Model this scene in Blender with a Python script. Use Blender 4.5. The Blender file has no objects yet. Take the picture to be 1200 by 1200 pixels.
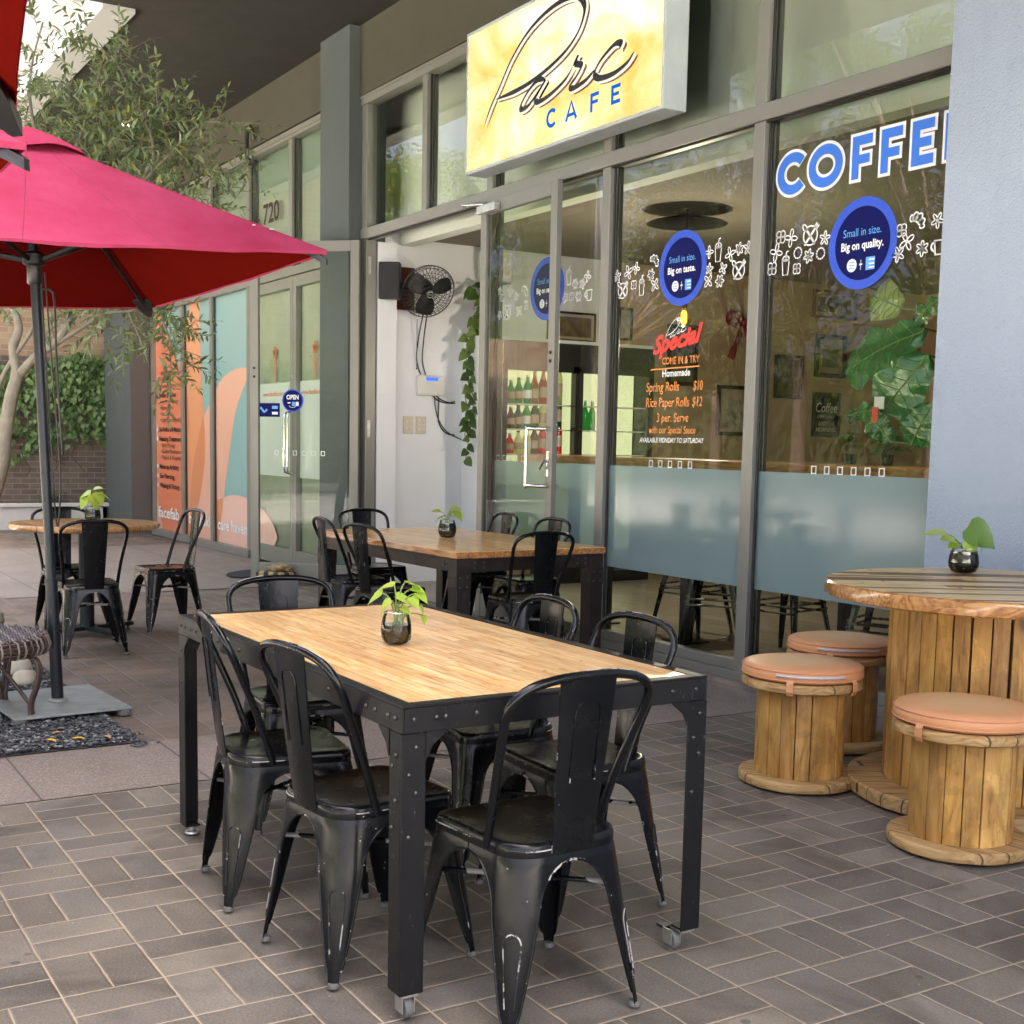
import bpy, math, random
from mathutils import Vector, Matrix, noise
random.seed(7)
R = math.radians
SC = bpy.context.scene
COL = SC.collection
EXPOSURE = 4.0

# ------------------------------------------------------------------ helpers
def catmull(pts, n=8, closed=False):
    P = [Vector(p) for p in pts]
    out = []
    m = len(P)
    segs = m if closed else m - 1
    for i in range(segs):
        if closed:
            a, b, c, d = P[(i-1) % m], P[i], P[(i+1) % m], P[(i+2) % m]
        else:
            a, b, c, d = P[max(i-1, 0)], P[i], P[i+1], P[min(i+2, m-1)]
        for k in range(n):
            t = k / n
            out.append(0.5*((2*b) + (c-a)*t + (2*a-5*b+4*c-d)*t*t + (3*b-a-3*c+d)*t**3))
    if not closed:
        out.append(P[-1].copy())
    return out

class MB:
    """collects faces with a material index, then links them as one mesh object"""
    def __init__(s):
        s.v = []; s.f = []; s.m = []; s.xf = None
    def add(s, vs, fs, mi=0):
        o = len(s.v)
        if s.xf is not None:
            vs = [s.xf @ Vector(v) for v in vs]
        s.v.extend([tuple(v) for v in vs])
        for f in fs:
            s.f.append([i + o for i in f]); s.m.append(mi)
        return s
    def box(s, x0, x1, y0, y1, z0, z1, mi=0):
        vs = [(x0,y0,z0),(x1,y0,z0),(x1,y1,z0),(x0,y1,z0),(x0,y0,z1),(x1,y0,z1),(x1,y1,z1),(x0,y1,z1)]
        return s.add(vs, [(3,2,1,0),(4,5,6,7),(0,1,5,4),(1,2,6,5),(2,3,7,6),(3,0,4,7)], mi)
    def quad(s, a, b, c, d, mi=0):
        return s.add([a,b,c,d], [(0,1,2,3)], mi)
    def tube(s, pts, r, n=8, mi=0, closed=False, cap=True, flat=1.0):
        P = [Vector(p) for p in pts]
        m = len(P)
        rad = r if isinstance(r, (list, tuple)) else [r]*m
        vs = []; up = None
        for i in range(m):
            if closed:
                t = P[(i+1) % m] - P[(i-1) % m]
            else:
                t = P[min(i+1, m-1)] - P[max(i-1, 0)]
            if t.length < 1e-9: t = Vector((0,0,1))
            t.normalize()
            if up is None:
                up = Vector((0,0,1)) if abs(t.z) < 0.9 else Vector((1,0,0))
                up = (up - t*up.dot(t)).normalized()
            else:
                up = up - t*up.dot(t)
                if up.length < 1e-6: up = t.orthogonal()
                up.normalize()
            w = t.cross(up)
            for k in range(n):
                a = 2*math.pi*k/n
                vs.append(P[i] + (up*math.cos(a)*flat + w*math.sin(a))*rad[i])
        fs = []
        for i in range(m if closed else m-1):
            j = (i+1) % m
            for k in range(n):
                fs.append((i*n+k, i*n+(k+1) % n, j*n+(k+1) % n, j*n+k))
        if cap and not closed:
            fs.append(tuple(range(n-1, -1, -1))); fs.append(tuple((m-1)*n+k for k in range(n)))
        return s.add(vs, fs, mi)
    def lathe(s, prof, n=32, mi=0, c=(0,0,0), cap0=True, cap1=True):
        vs = []; fs = []
        for (r, z) in prof:
            for k in range(n):
                a = 2*math.pi*k/n
                vs.append((c[0]+r*math.cos(a), c[1]+r*math.sin(a), c[2]+z))
        for i in range(len(prof)-1):
            for k in range(n):
                fs.append((i*n+k, i*n+(k+1) % n, (i+1)*n+(k+1) % n, (i+1)*n+k))
        if cap0: fs.append(tuple(range(n-1, -1, -1)))
        if cap1: fs.append(tuple((len(prof)-1)*n+k for k in range(n)))
        return s.add(vs, fs, mi)
    def poly(s, pts, Y, mi=0, depth=0.0):
        """polygon of (x, z) points standing in the plane y = Y, facing -y"""
        n = len(pts)
        ar = sum(pts[i][0]*pts[(i+1) % n][1] - pts[(i+1) % n][0]*pts[i][1] for i in range(n))
        if ar < 0: pts = pts[::-1]
        s.add([(x, Y, z) for x, z in pts], [tuple(range(n))], mi)
        return s
    def ribbon(s, pts, w, Y, mi=0, closed=False, wf=None):
        """flat line of width w through (x, z) points in the plane y = Y"""
        P = [Vector((p[0], p[1])) for p in pts]; m = len(P); vs = []
        for i in range(m):
            t = (P[(i+1) % m] - P[(i-1) % m]) if closed else (P[min(i+1, m-1)] - P[max(i-1, 0)])
            if t.length < 1e-9: t = Vector((1, 0))
            t.normalize(); nn = Vector((-t.y, t.x))
            ww = (w if wf is None else wf(i/(m-1), t))*0.5
            a = P[i] - nn*ww; b = P[i] + nn*ww
            vs += [(a.x, Y, a.y), (b.x, Y, b.y)]
        fs = [(2*i, 2*((i+1) % m), 2*((i+1) % m)+1, 2*i+1) for i in range(m if closed else m-1)]
        return s.add(vs, fs, mi)
    def build(s, name, mats, parent=None, smooth=None, bevel=0, loc=None, seg=2):
        me = bpy.data.meshes.new(name)
        me.from_pydata(s.v, [], s.f)
        if not isinstance(mats, (list, tuple)): mats = [mats]
        for m in mats: me.materials.append(m)
        me.polygons.foreach_set('material_index', s.m)
        if smooth is not None:
            me.polygons.foreach_set('use_smooth', [True]*len(me.polygons))
            if smooth < 180: me.set_sharp_from_angle(angle=R(smooth))
        me.validate(); me.update()
        o = bpy.data.objects.new(name, me)
        COL.objects.link(o)
        if parent is not None: o.parent = parent
        if loc is not None: o.location = loc
        if bevel:
            b = o.modifiers.new('bevel', 'BEVEL'); b.width = bevel; b.segments = seg
            b.limit_method = 'ANGLE'; b.angle_limit = R(40)
            b.harden_normals = False
        return o

def thing(name, label, cat, loc=(0,0,0), rz=0.0, group=None):
    o = bpy.data.objects.new(name, None); COL.objects.link(o)
    o.location = loc; o.rotation_euler = (0, 0, rz); o.empty_display_size = 0.2
    o['label'] = label; o['category'] = cat
    if group: o['group'] = group
    return o
def tag(o, label=None, cat=None, group=None, kind=None):
    if label: o['label'] = label
    if cat: o['category'] = cat
    if group: o['group'] = group
    if kind: o['kind'] = kind
    return o
def copy_tree(o, parent=None):
    c = o.copy(); COL.objects.link(c)
    c.parent = parent
    for ch in list(o.children): copy_tree(ch, c)
    return c
def clone(root, loc, rz, label, group=None):
    r = copy_tree(root); r.location = loc; r.rotation_euler = (0, 0, rz); r['label'] = label
    if group: r['group'] = group
    return r
def W(mb, name, mats, root, parent=None, **k):
    """a part whose mesh was written in world coordinates, under an unrotated root"""
    p = parent or root
    return mb.build(name, mats, p, loc=(-root.location if parent is None else None), **k)

# ------------------------------------------------------------------ node helpers
class NT:
    def __init__(s, m):
        m.use_nodes = True; s.t = m.node_tree; s.t.nodes.clear()
        s.out = s.t.nodes.new('ShaderNodeOutputMaterial')
    def n(s, typ, **kw):
        nd = s.t.nodes.new(typ)
        for k, v in kw.items():
            if k.startswith('i_'):
                nd.inputs[k[2:].replace('_', ' ')].default_value = v
            else: setattr(nd, k, v)
        return nd
    def l(s, a, b): s.t.links.new(a, b)
    def math(s, op, a, b=None, c=None):
        nd = s.t.nodes.new('ShaderNodeMath'); nd.operation = op
        for i, x in enumerate((a, b, c)):
            if x is None: continue
            if isinstance(x, (int, float)): nd.inputs[i].default_value = x
            else: s.l(x, nd.inputs[i])
        return nd.outputs[0]
    def mix(s, fac, a, b, mode='MIX'):
        nd = s.t.nodes.new('ShaderNodeMix'); nd.data_type = 'RGBA'; nd.blend_type = mode
        for sock, x in ((nd.inputs[0], fac), (nd.inputs[6], a), (nd.inputs[7], b)):
            if isinstance(x, (int, float)): sock.default_value = x
            elif isinstance(x, (tuple, list)): sock.default_value = (*x[:3], 1)
            else: s.l(x, sock)
        return nd.outputs[2]
    def ramp(s, fac, stops):
        nd = s.t.nodes.new('ShaderNodeValToRGB'); cr = nd.color_ramp
        while len(cr.elements) > 1: cr.elements.remove(cr.elements[-1])
        cr.elements[0].position = stops[0][0]; cr.elements[0].color = (*stops[0][1], 1)
        for p, c in stops[1:]:
            e = cr.elements.new(p); e.color = (*c, 1)
        s.l(fac, nd.inputs[0]); return nd.outputs[0]
    def noise(s, vec, scale, detail=4, rough=0.55, dist=0.0):
        nd = s.n('ShaderNodeTexNoise'); nd.inputs['Scale'].default_value = scale
        nd.inputs['Detail'].default_value = detail; nd.inputs['Roughness'].default_value = rough
        nd.inputs['Distortion'].default_value = dist
        if vec is not None: s.l(vec, nd.inputs['Vector'])
        return nd.outputs['Fac']
    def obj(s): return s.n('ShaderNodeTexCoord').outputs['Object']
    def obj_varied(s):
        # object coordinates shifted by a random amount per object, so copies wear differently
        v = s.n('ShaderNodeVectorMath'); v.operation = 'ADD'; s.l(s.obj(), v.inputs[0])
        k = s.math('MULTIPLY', s.n('ShaderNodeObjectInfo').outputs['Random'], 17.0); s.l(k, v.inputs[1]); return v.outputs[0]
    def pos(s): return s.n('ShaderNodeNewGeometry').outputs['Position']
    def mapping(s, vec, scale=(1,1,1), rot=(0,0,0), loc=(0,0,0)):
        nd = s.n('ShaderNodeMapping'); nd.inputs['Scale'].default_value = scale
        nd.inputs['Rotation'].default_value = rot; nd.inputs['Location'].default_value = loc
        s.l(vec, nd.inputs['Vector']); return nd.outputs[0]
    def bump(s, h, strength=0.3, dist=0.01):
        nd = s.n('ShaderNodeBump'); nd.inputs['Strength'].default_value = strength
        nd.inputs['Distance'].default_value = dist; s.l(h, nd.inputs['Height']); return nd.outputs[0]
    def bsdf(s, color=None, rough=0.5, metal=0.0, normal=None, spec=0.5, coat=0.0, coat_rough=0.05):
        b = s.n('ShaderNodeBsdfPrincipled')
        for key, x in (('Base Color', color), ('Roughness', rough), ('Metallic', metal)):
            if x is None: continue
            if isinstance(x, (int, float)): b.inputs[key].default_value = x
            elif isinstance(x, (tuple, list)): b.inputs[key].default_value = (*x[:3], 1)
            else: s.l(x, b.inputs[key])
        b.inputs['Specular IOR Level'].default_value = spec
        b.inputs['Coat Weight'].default_value = coat; b.inputs['Coat Roughness'].default_value = coat_rough
        if normal is not None: s.l(normal, b.inputs['Normal'])
        return b.outputs[0]
    def done(s, sh): s.l(sh, s.out.inputs['Surface'])

def newmat(name):
    m = bpy.data.materials.new(name); return m, NT(m)
def plain(name, col, rough=0.5, metal=0.0, var=0.12, scale=6.0, bump=0.0, bscale=60, coat=0.0, spec=0.5):
    m, t = newmat(name)
    p = t.obj()
    f = t.noise(p, scale, 5)
    c = t.mix(f, tuple(x*(1-var*1.4) for x in col), tuple(min(1, x*(1+var*1.4)) for x in col))
    r = t.math('MULTIPLY_ADD', t.noise(p, scale*3, 3), 0.25*rough, rough*0.875)
    nn = t.bump(t.noise(p, bscale, 3), bump, 0.01) if bump else None
    t.done(t.bsdf(c, r, metal, nn, spec, coat)); return m
def emit(name, col, s):
    m, t = newmat(name)
    e = t.n('ShaderNodeEmission'); e.inputs[0].default_value = (*col, 1); e.inputs[1].default_value = s
    t.done(e.outputs[0]); return m

M = {}
# --- paving: pairs of clay pavers laid as a basket weave with sandy joints
def paver_mat(name, ca, cb, cc, joint):
    m, t = newmat(name)
    cell = 0.2565
    xyz = t.n('ShaderNodeSeparateXYZ'); P = t.pos(); t.l(P, xyz.inputs[0])
    wob = t.n('ShaderNodeTexNoise'); wob.inputs['Scale'].default_value = 9; t.l(P, wob.inputs['Vector'])
    wv = t.math('MULTIPLY_ADD', wob.outputs['Fac'], 0.020, -0.010)
    u = t.math('ADD', t.math('DIVIDE', t.math('ADD', xyz.outputs[0], 2.640), cell), wv)
    v = t.math('ADD', t.math('DIVIDE', t.math('ADD', xyz.outputs[1], -2.197), cell), wv)
    i = t.math('FLOOR', u); j = t.math('FLOOR', v)
    fu = t.math('SUBTRACT', u, i); fv = t.math('SUBTRACT', v, j)
    par = t.math('FLOORED_MODULO', t.math('ADD', i, j), 2.0)
    a = t.math('ADD', t.math('MULTIPLY', fu, t.math('SUBTRACT', 1.0, par)), t.math('MULTIPLY', fv, par))   # split axis
    b = t.math('ADD', t.math('MULTIPLY', fv, t.math('SUBTRACT', 1.0, par)), t.math('MULTIPLY', fu, par))
    a2 = t.math('MULTIPLY', a, 2.0); h = t.math('FLOOR', a2); fa = t.math('SUBTRACT', a2, h)
    da = t.math('MULTIPLY', t.math('MINIMUM', fa, t.math('SUBTRACT', 1.0, fa)), 0.5)
    db = t.math('MINIMUM', b, t.math('SUBTRACT', 1.0, b))
    d = t.math('MINIMUM', da, db)
    cmb = t.n('ShaderNodeCombineXYZ'); t.l(i, cmb.inputs[0]); t.l(j, cmb.inputs[1]); t.l(h, cmb.inputs[2])
    wn = t.n('ShaderNodeTexWhiteNoise'); t.l(cmb.outputs[0], wn.inputs['Vector'])
    big = t.noise(P, 0.55, 3)
    fine = t.noise(P, 140, 3, 0.7)
    mid = t.noise(P, 14, 5, 0.6)
    c = t.ramp(wn.outputs['Value'], [(0, ca), (0.3, (ca[0]*.92, ca[0]*.90, ca[0]*.82)), (0.55, cb), (0.8, (cb[0]*.82, cb[0]*.80, cb[0]*.76)), (1, cc)])
    c = t.mix(t.math('MULTIPLY', mid, 0.5), c, tuple(x*1.35 for x in cb))
    c = t.mix(t.math('MULTIPLY', big, 0.25), c, tuple(x*0.7 for x in ca))
    c = t.mix(0.28, c, t.ramp(fine, [(0.3, (0.02,0.02,0.02)), (0.7, (0.35,0.32,0.30))]))
    # small pale flecks and scuffs
    fl = t.n('ShaderNodeTexVoronoi'); fl.inputs['Scale'].default_value = 26; t.l(P, fl.inputs['Vector'])
    flm = t.math('MULTIPLY', t.math('LESS_THAN', fl.outputs['Distance'], 0.075), t.math('GREATER_THAN', t.noise(P, 2.3, 2), 0.52))
    c = t.mix(t.math('MULTIPLY', flm, 0.6), c, (0.42, 0.40, 0.36))
    st = t.ramp(t.noise(P, 1.7, 4, 0.65, 0.6), [(0.36, (0.50,0.47,0.44)), (0.47, (0.9,0.88,0.86)), (0.62, (1.18,1.16,1.12))])
    c = t.mix(0.7, c, st, 'MULTIPLY')
    gm = t.n('ShaderNodeTexVoronoi'); gm.inputs['Scale'].default_value = 4.2; t.l(P, gm.inputs['Vector'])
    c = t.mix(t.math('MULTIPLY', t.math('LESS_THAN', gm.outputs['Distance'], 0.055), 0.55), c, (0.035,0.032,0.03))
    sm_ = t.ramp(t.noise(P, 0.9, 5, 0.7, 1.2), [(0.55, (0,0,0)), (0.68, (.5,.5,.5))])
    c = t.mix(sm_, c, tuple(x*0.42 for x in ca))
    jw = t.math('MULTIPLY_ADD', t.noise(P, 22, 4, .7), 0.030, 0.001)
    jm = t.math('SUBTRACT', 1.0, t.math('SMOOTH_MIN', t.math('DIVIDE', d, jw), 1.0, 0.3))
    jm = t.math('MAXIMUM', jm, 0.0)
    jn = t.math('MULTIPLY', jm, t.math('MULTIPLY_ADD', t.noise(P, 5, 3), 0.9, 0.45))
    jn = t.math('MINIMUM', jn, 1.0)
    jc = t.mix(t.noise(P, 3.0, 3), joint, tuple(x*0.55 for x in joint))
    c = t.mix(jn, c, jc)
    hgt = t.math('ADD', t.math('MULTIPLY', t.math('MINIMUM', t.math('DIVIDE', d, 0.035), 1.0), 1.0), t.math('MULTIPLY', fine, 0.25))
    hgt = t.math('ADD', hgt, t.math('MULTIPLY', wn.outputs['Value'], 0.35))
    nrm = t.bump(hgt, 0.55, 0.006)
    rg = t.math('MULTIPLY_ADD', mid, 0.3, 0.5)
    t.done(t.bsdf(c, rg, 0, nrm, 0.4)); return m
M['paver'] = paver_mat('clay_paver', (0.096,0.081,0.058), (0.168,0.144,0.106), (0.268,0.236,0.178), (0.66,0.54,0.38))
M['paver_brown'] = paver_mat('red_brown_paver', (0.15,0.100,0.064), (0.19,0.132,0.086), (0.24,0.178,0.118), (0.38,0.31,0.24))
def aggregate(name, base, light, dark):
    m, t = newmat(name); P = t.pos()
    vo = t.n('ShaderNodeTexVoronoi'); vo.inputs['Scale'].default_value = 150; t.l(P, vo.inputs['Vector'])
    wn = t.n('ShaderNodeTexWhiteNoise'); t.l(vo.outputs['Position'], wn.inputs['Vector'])
    c = t.ramp(wn.outputs['Value'], [(0, dark), (0.35, base), (0.75, base), (1, light)])
    c = t.mix(0.55, c, t.ramp(t.noise(P, 2.0, 6, 0.65), [(0.3, tuple(x*0.75 for x in base)), (0.7, tuple(x*1.2 for x in base))]))
    sx = t.n('ShaderNodeSeparateXYZ'); t.l(P, sx.inputs[0])
    fy = t.math('FRACT', t.math('DIVIDE', t.math('ADD', sx.outputs[1], -0.97), 0.665))
    ln = t.math('LESS_THAN', fy, 0.014)
    c = t.mix(t.math('MULTIPLY', ln, 0.75), c, (0.05,0.045,0.04))
    t.done(t.bsdf(c, 0.75, 0, t.bump(vo.outputs['Distance'], 0.35, 0.003))); return m
M['aggregate'] = aggregate('exposed_aggregate', (0.225,0.185,0.160), (0.44,0.40,0.36), (0.095,0.08,0.07))
M['aggregate2'] = aggregate('pale_aggregate', (0.235,0.205,0.175), (0.42,0.38,0.34), (0.11,0.095,0.08))
M['asphalt'] = plain('asphalt', (0.06,0.06,0.06), 0.85, var=0.2, scale=3, bump=0.4)
M['concrete'] = plain('concrete', (0.32,0.31,0.29), 0.8, var=0.15, scale=2, bump=0.2)
M['bed'] = plain('fine_dark_gravel', (0.05,0.052,0.055), 0.9, var=0.7, scale=90, bump=0.8, bscale=160)
M['soil'] = plain('soil', (0.06,0.045,0.035), 0.95, var=0.3, scale=8, bump=0.6)
M['grass_far'] = plain('lawn', (0.06,0.10,0.03), 0.9, var=0.3, scale=5, bump=0.6)
M['lane'] = plain('road_marking', (0.75,0.75,0.72), 0.7)

# --- wood
def wood(name, ca, cb, dark, plank=0.0, axis=0, gloss=0.3, coat=0.0, spec=0.5, ring=7.0, plank_len=0.6, seam=0.6, band=None, along=26, knots=0.0, worn=0.12):
    """grain along object axis (0 = x, 1 = y, 2 = z); optional glued strips of width `plank`"""
    m, t = newmat(name); p = t.obj()
    if axis == 1: p = t.mapping(p, rot=(0, 0, R(90)))
    if axis == 2: p = t.mapping(p, rot=(0, R(90), 0))
    s = t.n('ShaderNodeSeparateXYZ'); t.l(p, s.inputs[0])
    off = None
    if plank:
        row = t.math('FLOOR', t.math('DIVIDE', s.outputs[1], plank))
        w1 = t.n('ShaderNodeTexWhiteNoise'); w1.noise_dimensions = '1D'; t.l(row, w1.inputs['W'])
        sh = t.math('ADD', s.outputs[0], t.math('MULTIPLY', w1.outputs['Value'], 7.3))
        colm = t.math('FLOOR', t.math('DIVIDE', sh, plank_len))
        cm = t.n('ShaderNodeCombineXYZ'); t.l(row, cm.inputs[0]); t.l(colm, cm.inputs[1])
        w2 = t.n('ShaderNodeTexWhiteNoise'); t.l(cm.outputs[0], w2.inputs['Vector'])
        off = w2.outputs['Value']
        ad = t.n('ShaderNodeVectorMath'); ad.operation = 'ADD'; t.l(p, ad.inputs[0])
        sc = t.n('ShaderNodeVectorMath'); sc.operation = 'SCALE'; t.l(w2.outputs['Color'], sc.inputs[0]); sc.inputs['Scale'].default_value = 9
        t.l(sc.outputs[0], ad.inputs[1]); q = ad.outputs[0]
    else: q = p
    g = t.noise(t.mapping(q, (1.6, along, along)), 2.2, 6, 0.62, 0.8)
    g2 = t.noise(t.mapping(q, (0.8, ring, ring)), 1.3, 3, 0.5, 1.6)
    rings = t.math('FRACT', t.math('MULTIPLY', g2, 6.0))
    rr = t.math('ABSOLUTE', t.math('SUBTRACT', rings, 0.5))
    f = t.math('ADD', t.math('MULTIPLY', g, 0.65), t.math('MULTIPLY', rr, 0.7))
    c = t.ramp(f, [(0.18, dark), (0.34, cb), (0.62, ca), (0.9, tuple(min(1, x*1.12) for x in ca))])
    if off is not None:
        c = t.mix(0.55, c, t.ramp(off, [(0, tuple(x*0.72 for x in (1,0.95,0.9))), (0.5, (0.95,0.95,0.95)), (1, (1.25,1.2,1.1))]), 'MULTIPLY')
        if band:
            c = t.mix(t.math('MULTIPLY', t.math('GREATER_THAN', off, 0.56), 0.9), c, band)
        fr = t.math('FRACT', t.math('DIVIDE', s.outputs[1], plank))
        e1 = t.math('LESS_THAN', t.math('MINIMUM', fr, t.math('SUBTRACT', 1.0, fr)), 0.035)
        fx = t.math('FRACT', t.math('DIVIDE', sh, plank_len))
        e2 = t.math('LESS_THAN', fx, 0.006)
        c = t.mix(t.math('MULTIPLY', t.math('MAXIMUM', e1, e2), seam), c, tuple(x*0.5 for x in dark))
    stain = t.noise(p, 3.5, 5, 0.65)
    c = t.mix(t.math('MULTIPLY', t.math('SMOOTHSTEP' if False else 'GREATER_THAN', stain, 0.5), worn), c, tuple(x*0.6 for x in cb))
    if knots:
        vk = t.n('ShaderNodeTexVoronoi'); vk.inputs['Scale'].default_value = 1; t.l(t.mapping(p, (4.5, 11, 11)), vk.inputs['Vector'])
        wk_ = t.n('ShaderNodeTexWhiteNoise'); t.l(vk.outputs['Position'], wk_.inputs['Vector'])
        km = t.ramp(vk.outputs['Distance'], [(0.0, (1,1,1)), (0.10, (.75,.75,.75)), (0.24, (0,0,0))])
        c = t.mix(t.math('MULTIPLY', t.math('MULTIPLY', km, t.math('GREATER_THAN', wk_.outputs['Value'], 0.62)), knots), c, tuple(x*.6 for x in dark))
        dirt = t.noise(t.mapping(p, (2.0, 9, 9)), 1.6, 6, 0.7)
        c = t.mix(t.ramp(dirt, [(0.46, (0,0,0)), (0.70, (.55,.55,.55))]), c, tuple(x*.8 for x in dark))
    rg = t.math('MULTIPLY_ADD', t.noise(p, 11, 4), 0.2, gloss - 0.08)
    t.done(t.bsdf(c, rg, 0, t.bump(g, 0.12, 0.002), spec, coat, 0.06)); return m
M['top_wood'] = wood('strip_timber_top', (0.86,0.58,0.28), (0.74,0.41,0.15), (0.36,0.12,0.03), plank=0.042, axis=0, gloss=0.30, coat=0.25, plank_len=0.55, seam=0.55)
M['top_wood2'] = wood('varnished_timber_top', (0.92,0.56,0.22), (0.80,0.44,0.15), (0.52,0.22,0.06), plank=0.09, axis=0, gloss=0.16, coat=0.0, spec=0.42, plank_len=1.4, seam=0.2, along=12)
M['edge_wood'] = wood('red_timber_edge', (0.52,0.27,0.09), (0.33,0.13,0.04), (0.10,0.03,0.01), axis=0, gloss=0.22, coat=0.5)
M['spool_top'] = wood('striped_board_top', (0.86,0.66,0.36), (0.74,0.50,0.22), (0.30,0.12,0.04), plank=0.040, axis=0, gloss=0.30, coat=0.0, spec=0.16, plank_len=1.9, seam=0.7, band=(0.09,0.034,0.013))
M['stave_a'] = wood('pine_stave_a', (0.60,0.34,0.085), (0.46,0.235,0.05), (0.12,0.055,0.018), axis=2, gloss=0.48, coat=0.0, ring=3, knots=0.8, worn=0.3)
M['stave_b'] = wood('pine_stave_b', (0.55,0.31,0.09), (0.42,0.21,0.05), (0.09,0.04,0.014), axis=2, gloss=0.48, coat=0.0, ring=3, knots=0.8, worn=0.3)
M['stave_c'] = wood('pine_stave_c', (0.70,0.43,0.13), (0.56,0.30,0.08), (0.15,0.07,0.022), axis=2, gloss=0.48, coat=0.0, ring=3, knots=0.8, worn=0.3)
M['flange'] = wood('weathered_flange', (0.50,0.33,0.14), (0.37,0.22,0.08), (0.12,0.06,0.02), plank=0.085, axis=0, gloss=0.6, plank_len=3, seam=0.9)
M['bistro_wood'] = wood('knotty_slab', (0.50,0.27,0.10), (0.33,0.16,0.05), (0.10,0.04,0.015), plank=0.13, axis=0, gloss=0.3, coat=0.4, plank_len=3, seam=0.6)
M['counter_wood'] = wood('counter_plank', (0.60,0.28,0.10), (0.42,0.17,0.05), (0.18,0.06,0.02), axis=0, gloss=0.3, coat=0.4)
M['floor_wood'] = wood('grey_floor_boards', (0.34,0.30,0.25), (0.26,0.23,0.19), (0.13,0.11,0.09), plank=0.16, axis=0, gloss=0.35, plank_len=1.3, seam=0.5)
M['dark_wood'] = wood('dark_board', (0.10,0.035,0.015), (0.06,0.02,0.01), (0.02,0.008,0.004), axis=0, gloss=0.3)

# --- metals and paints
def chair_steel():
    m, t = newmat('black_painted_steel'); p = t.obj_varied()
    g = t.n('ShaderNodeNewGeometry')
    n1 = t.noise(p, 24, 6, 0.7); n2 = t.noise(p, 4.5, 3)
    edge = t.math('SUBTRACT', g.outputs['Pointiness'], 0.5)
    wear = t.math('GREATER_THAN', t.math('ADD', t.math('MULTIPLY', edge, 2.2), t.math('MULTIPLY', n1, 0.55)), 0.535)
    wear = t.math('MULTIPLY', wear, t.math('GREATER_THAN', n2, 0.50))
    spots = t.n('ShaderNodeTexVoronoi'); spots.inputs['Scale'].default_value = 55; t.l(p, spots.inputs['Vector'])
    sp = t.math('MULTIPLY', t.math('LESS_THAN', spots.outputs['Distance'], 0.10), t.math('GREATER_THAN', t.noise(p, 9, 2), 0.60))
    wear = t.math('MAXIMUM', wear, sp)
    c = t.mix(t.noise(p, 7, 4), (0.0018,0.0024,0.0032), (0.0042,0.0055,0.0072))
    c = t.mix(wear, c, (0.36,0.35,0.33))
    r = t.math('MULTIPLY_ADD', t.noise(p, 13, 4), 0.34, 0.07)
    nb = t.bump(t.noise(p, 60, 3), 0.05, 0.003)
    t.done(t.bsdf(c, r, 0.0, nb, 0.36)); return m
M['chair'] = chair_steel()
def worn_line():
    m, t = newmat('chipped_edge'); p = t.obj_varied()
    n1 = t.noise(p, 26, 5, 0.7); n2 = t.noise(p, 7, 2)
    f = t.math('GREATER_THAN', t.math('ADD', t.math('MULTIPLY', n1, 0.5), t.math('MULTIPLY', n2, 0.6)), 0.545)
    c = t.mix(f, (0.010,0.011,0.013), (0.42,0.41,0.39))
    t.done(t.bsdf(c, 0.5)); return m
M['worn'] = worn_line()
M['rubber'] = plain('pale_foot_cap', (0.13,0.13,0.125), 0.6)
def table_steel():
    m, t = newmat('scratched_black_steel'); p = t.obj()
    n1 = t.noise(t.mapping(p, (40, 40, 12)), 2.0, 8, 0.8)
    n2 = t.noise(p, 3.0, 4)
    sc = t.math('MULTIPLY', t.math('GREATER_THAN', n1, 0.63), t.math('GREATER_THAN', n2, 0.45))
    c = t.mix(n2, (0.003,0.0034,0.0042), (0.008,0.0086,0.010))
    c = t.mix(t.math('MULTIPLY', sc, 0.55), c, (0.26,0.26,0.27))
    t.done(t.bsdf(c, t.math('MULTIPLY_ADD', n1, 0.3, 0.28), 0, t.bump(n1, 0.12, 0.002), 0.30)); return m
M['table_steel'] = table_steel()
M['rust_steel'] = plain('aged_brown_steel', (0.030,0.022,0.020), 0.45, 0.3, var=0.5, scale=14, bump=0.15, bscale=90)
M['bolt'] = plain('zinc_bolt', (0.075,0.075,0.075), 0.38, 0.7)
M['zinc'] = plain('zinc_plate', (0.55,0.56,0.55), 0.35, 0.9, var=0.25, scale=20)
M['alu'] = plain('anodised_frame', (0.25,0.25,0.225), 0.42, 0.25, var=0.06, scale=3)
M['alu_dark'] = plain('frame_gasket', (0.02,0.02,0.02), 0.5)
M['chrome'] = plain('polished_steel', (0.75,0.75,0.74), 0.16, 1.0, var=0.04)
M['galv'] = plain('dusty_steel_plate', (0.30,0.33,0.32), 0.55, 0.25, var=0.35, scale=9, bump=0.1)
M['black_plastic'] = plain('black_plastic', (0.014,0.014,0.015), 0.4)
M['pole'] = plain('slate_blue_pole', (0.012,0.018,0.026), 0.35, 0.2, var=0.15)
def stained_wall(name, col):
    m, t = newmat(name); p = t.pos()
    c = t.mix(t.noise(p, 1.4, 6, .65), tuple(x*.90 for x in col), tuple(x*1.08 for x in col))
    st = t.ramp(t.noise(t.mapping(p, (9, 9, .7)), 1.0, 6, .7), [(.52, (0,0,0)), (.75, (.20,.20,.20))])
    c = t.mix(st, c, tuple(x*.7 for x in col))
    sc = t.ramp(t.noise(p, 7, 6, .75), [(.66, (0,0,0)), (.70, (.22,.22,.22))])
    c = t.mix(sc, c, tuple(min(1, x*1.2) for x in col))
    h = t.math('ADD', t.noise(p, 110, 3), t.math('MULTIPLY', t.noise(p, 30, 3), .6))
    t.done(t.bsdf(c, .75, 0, t.bump(h, .8, .01), .3)); return m
M['wall_blue'] = stained_wall('rendered_wall', (0.37,0.445,0.54))
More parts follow.
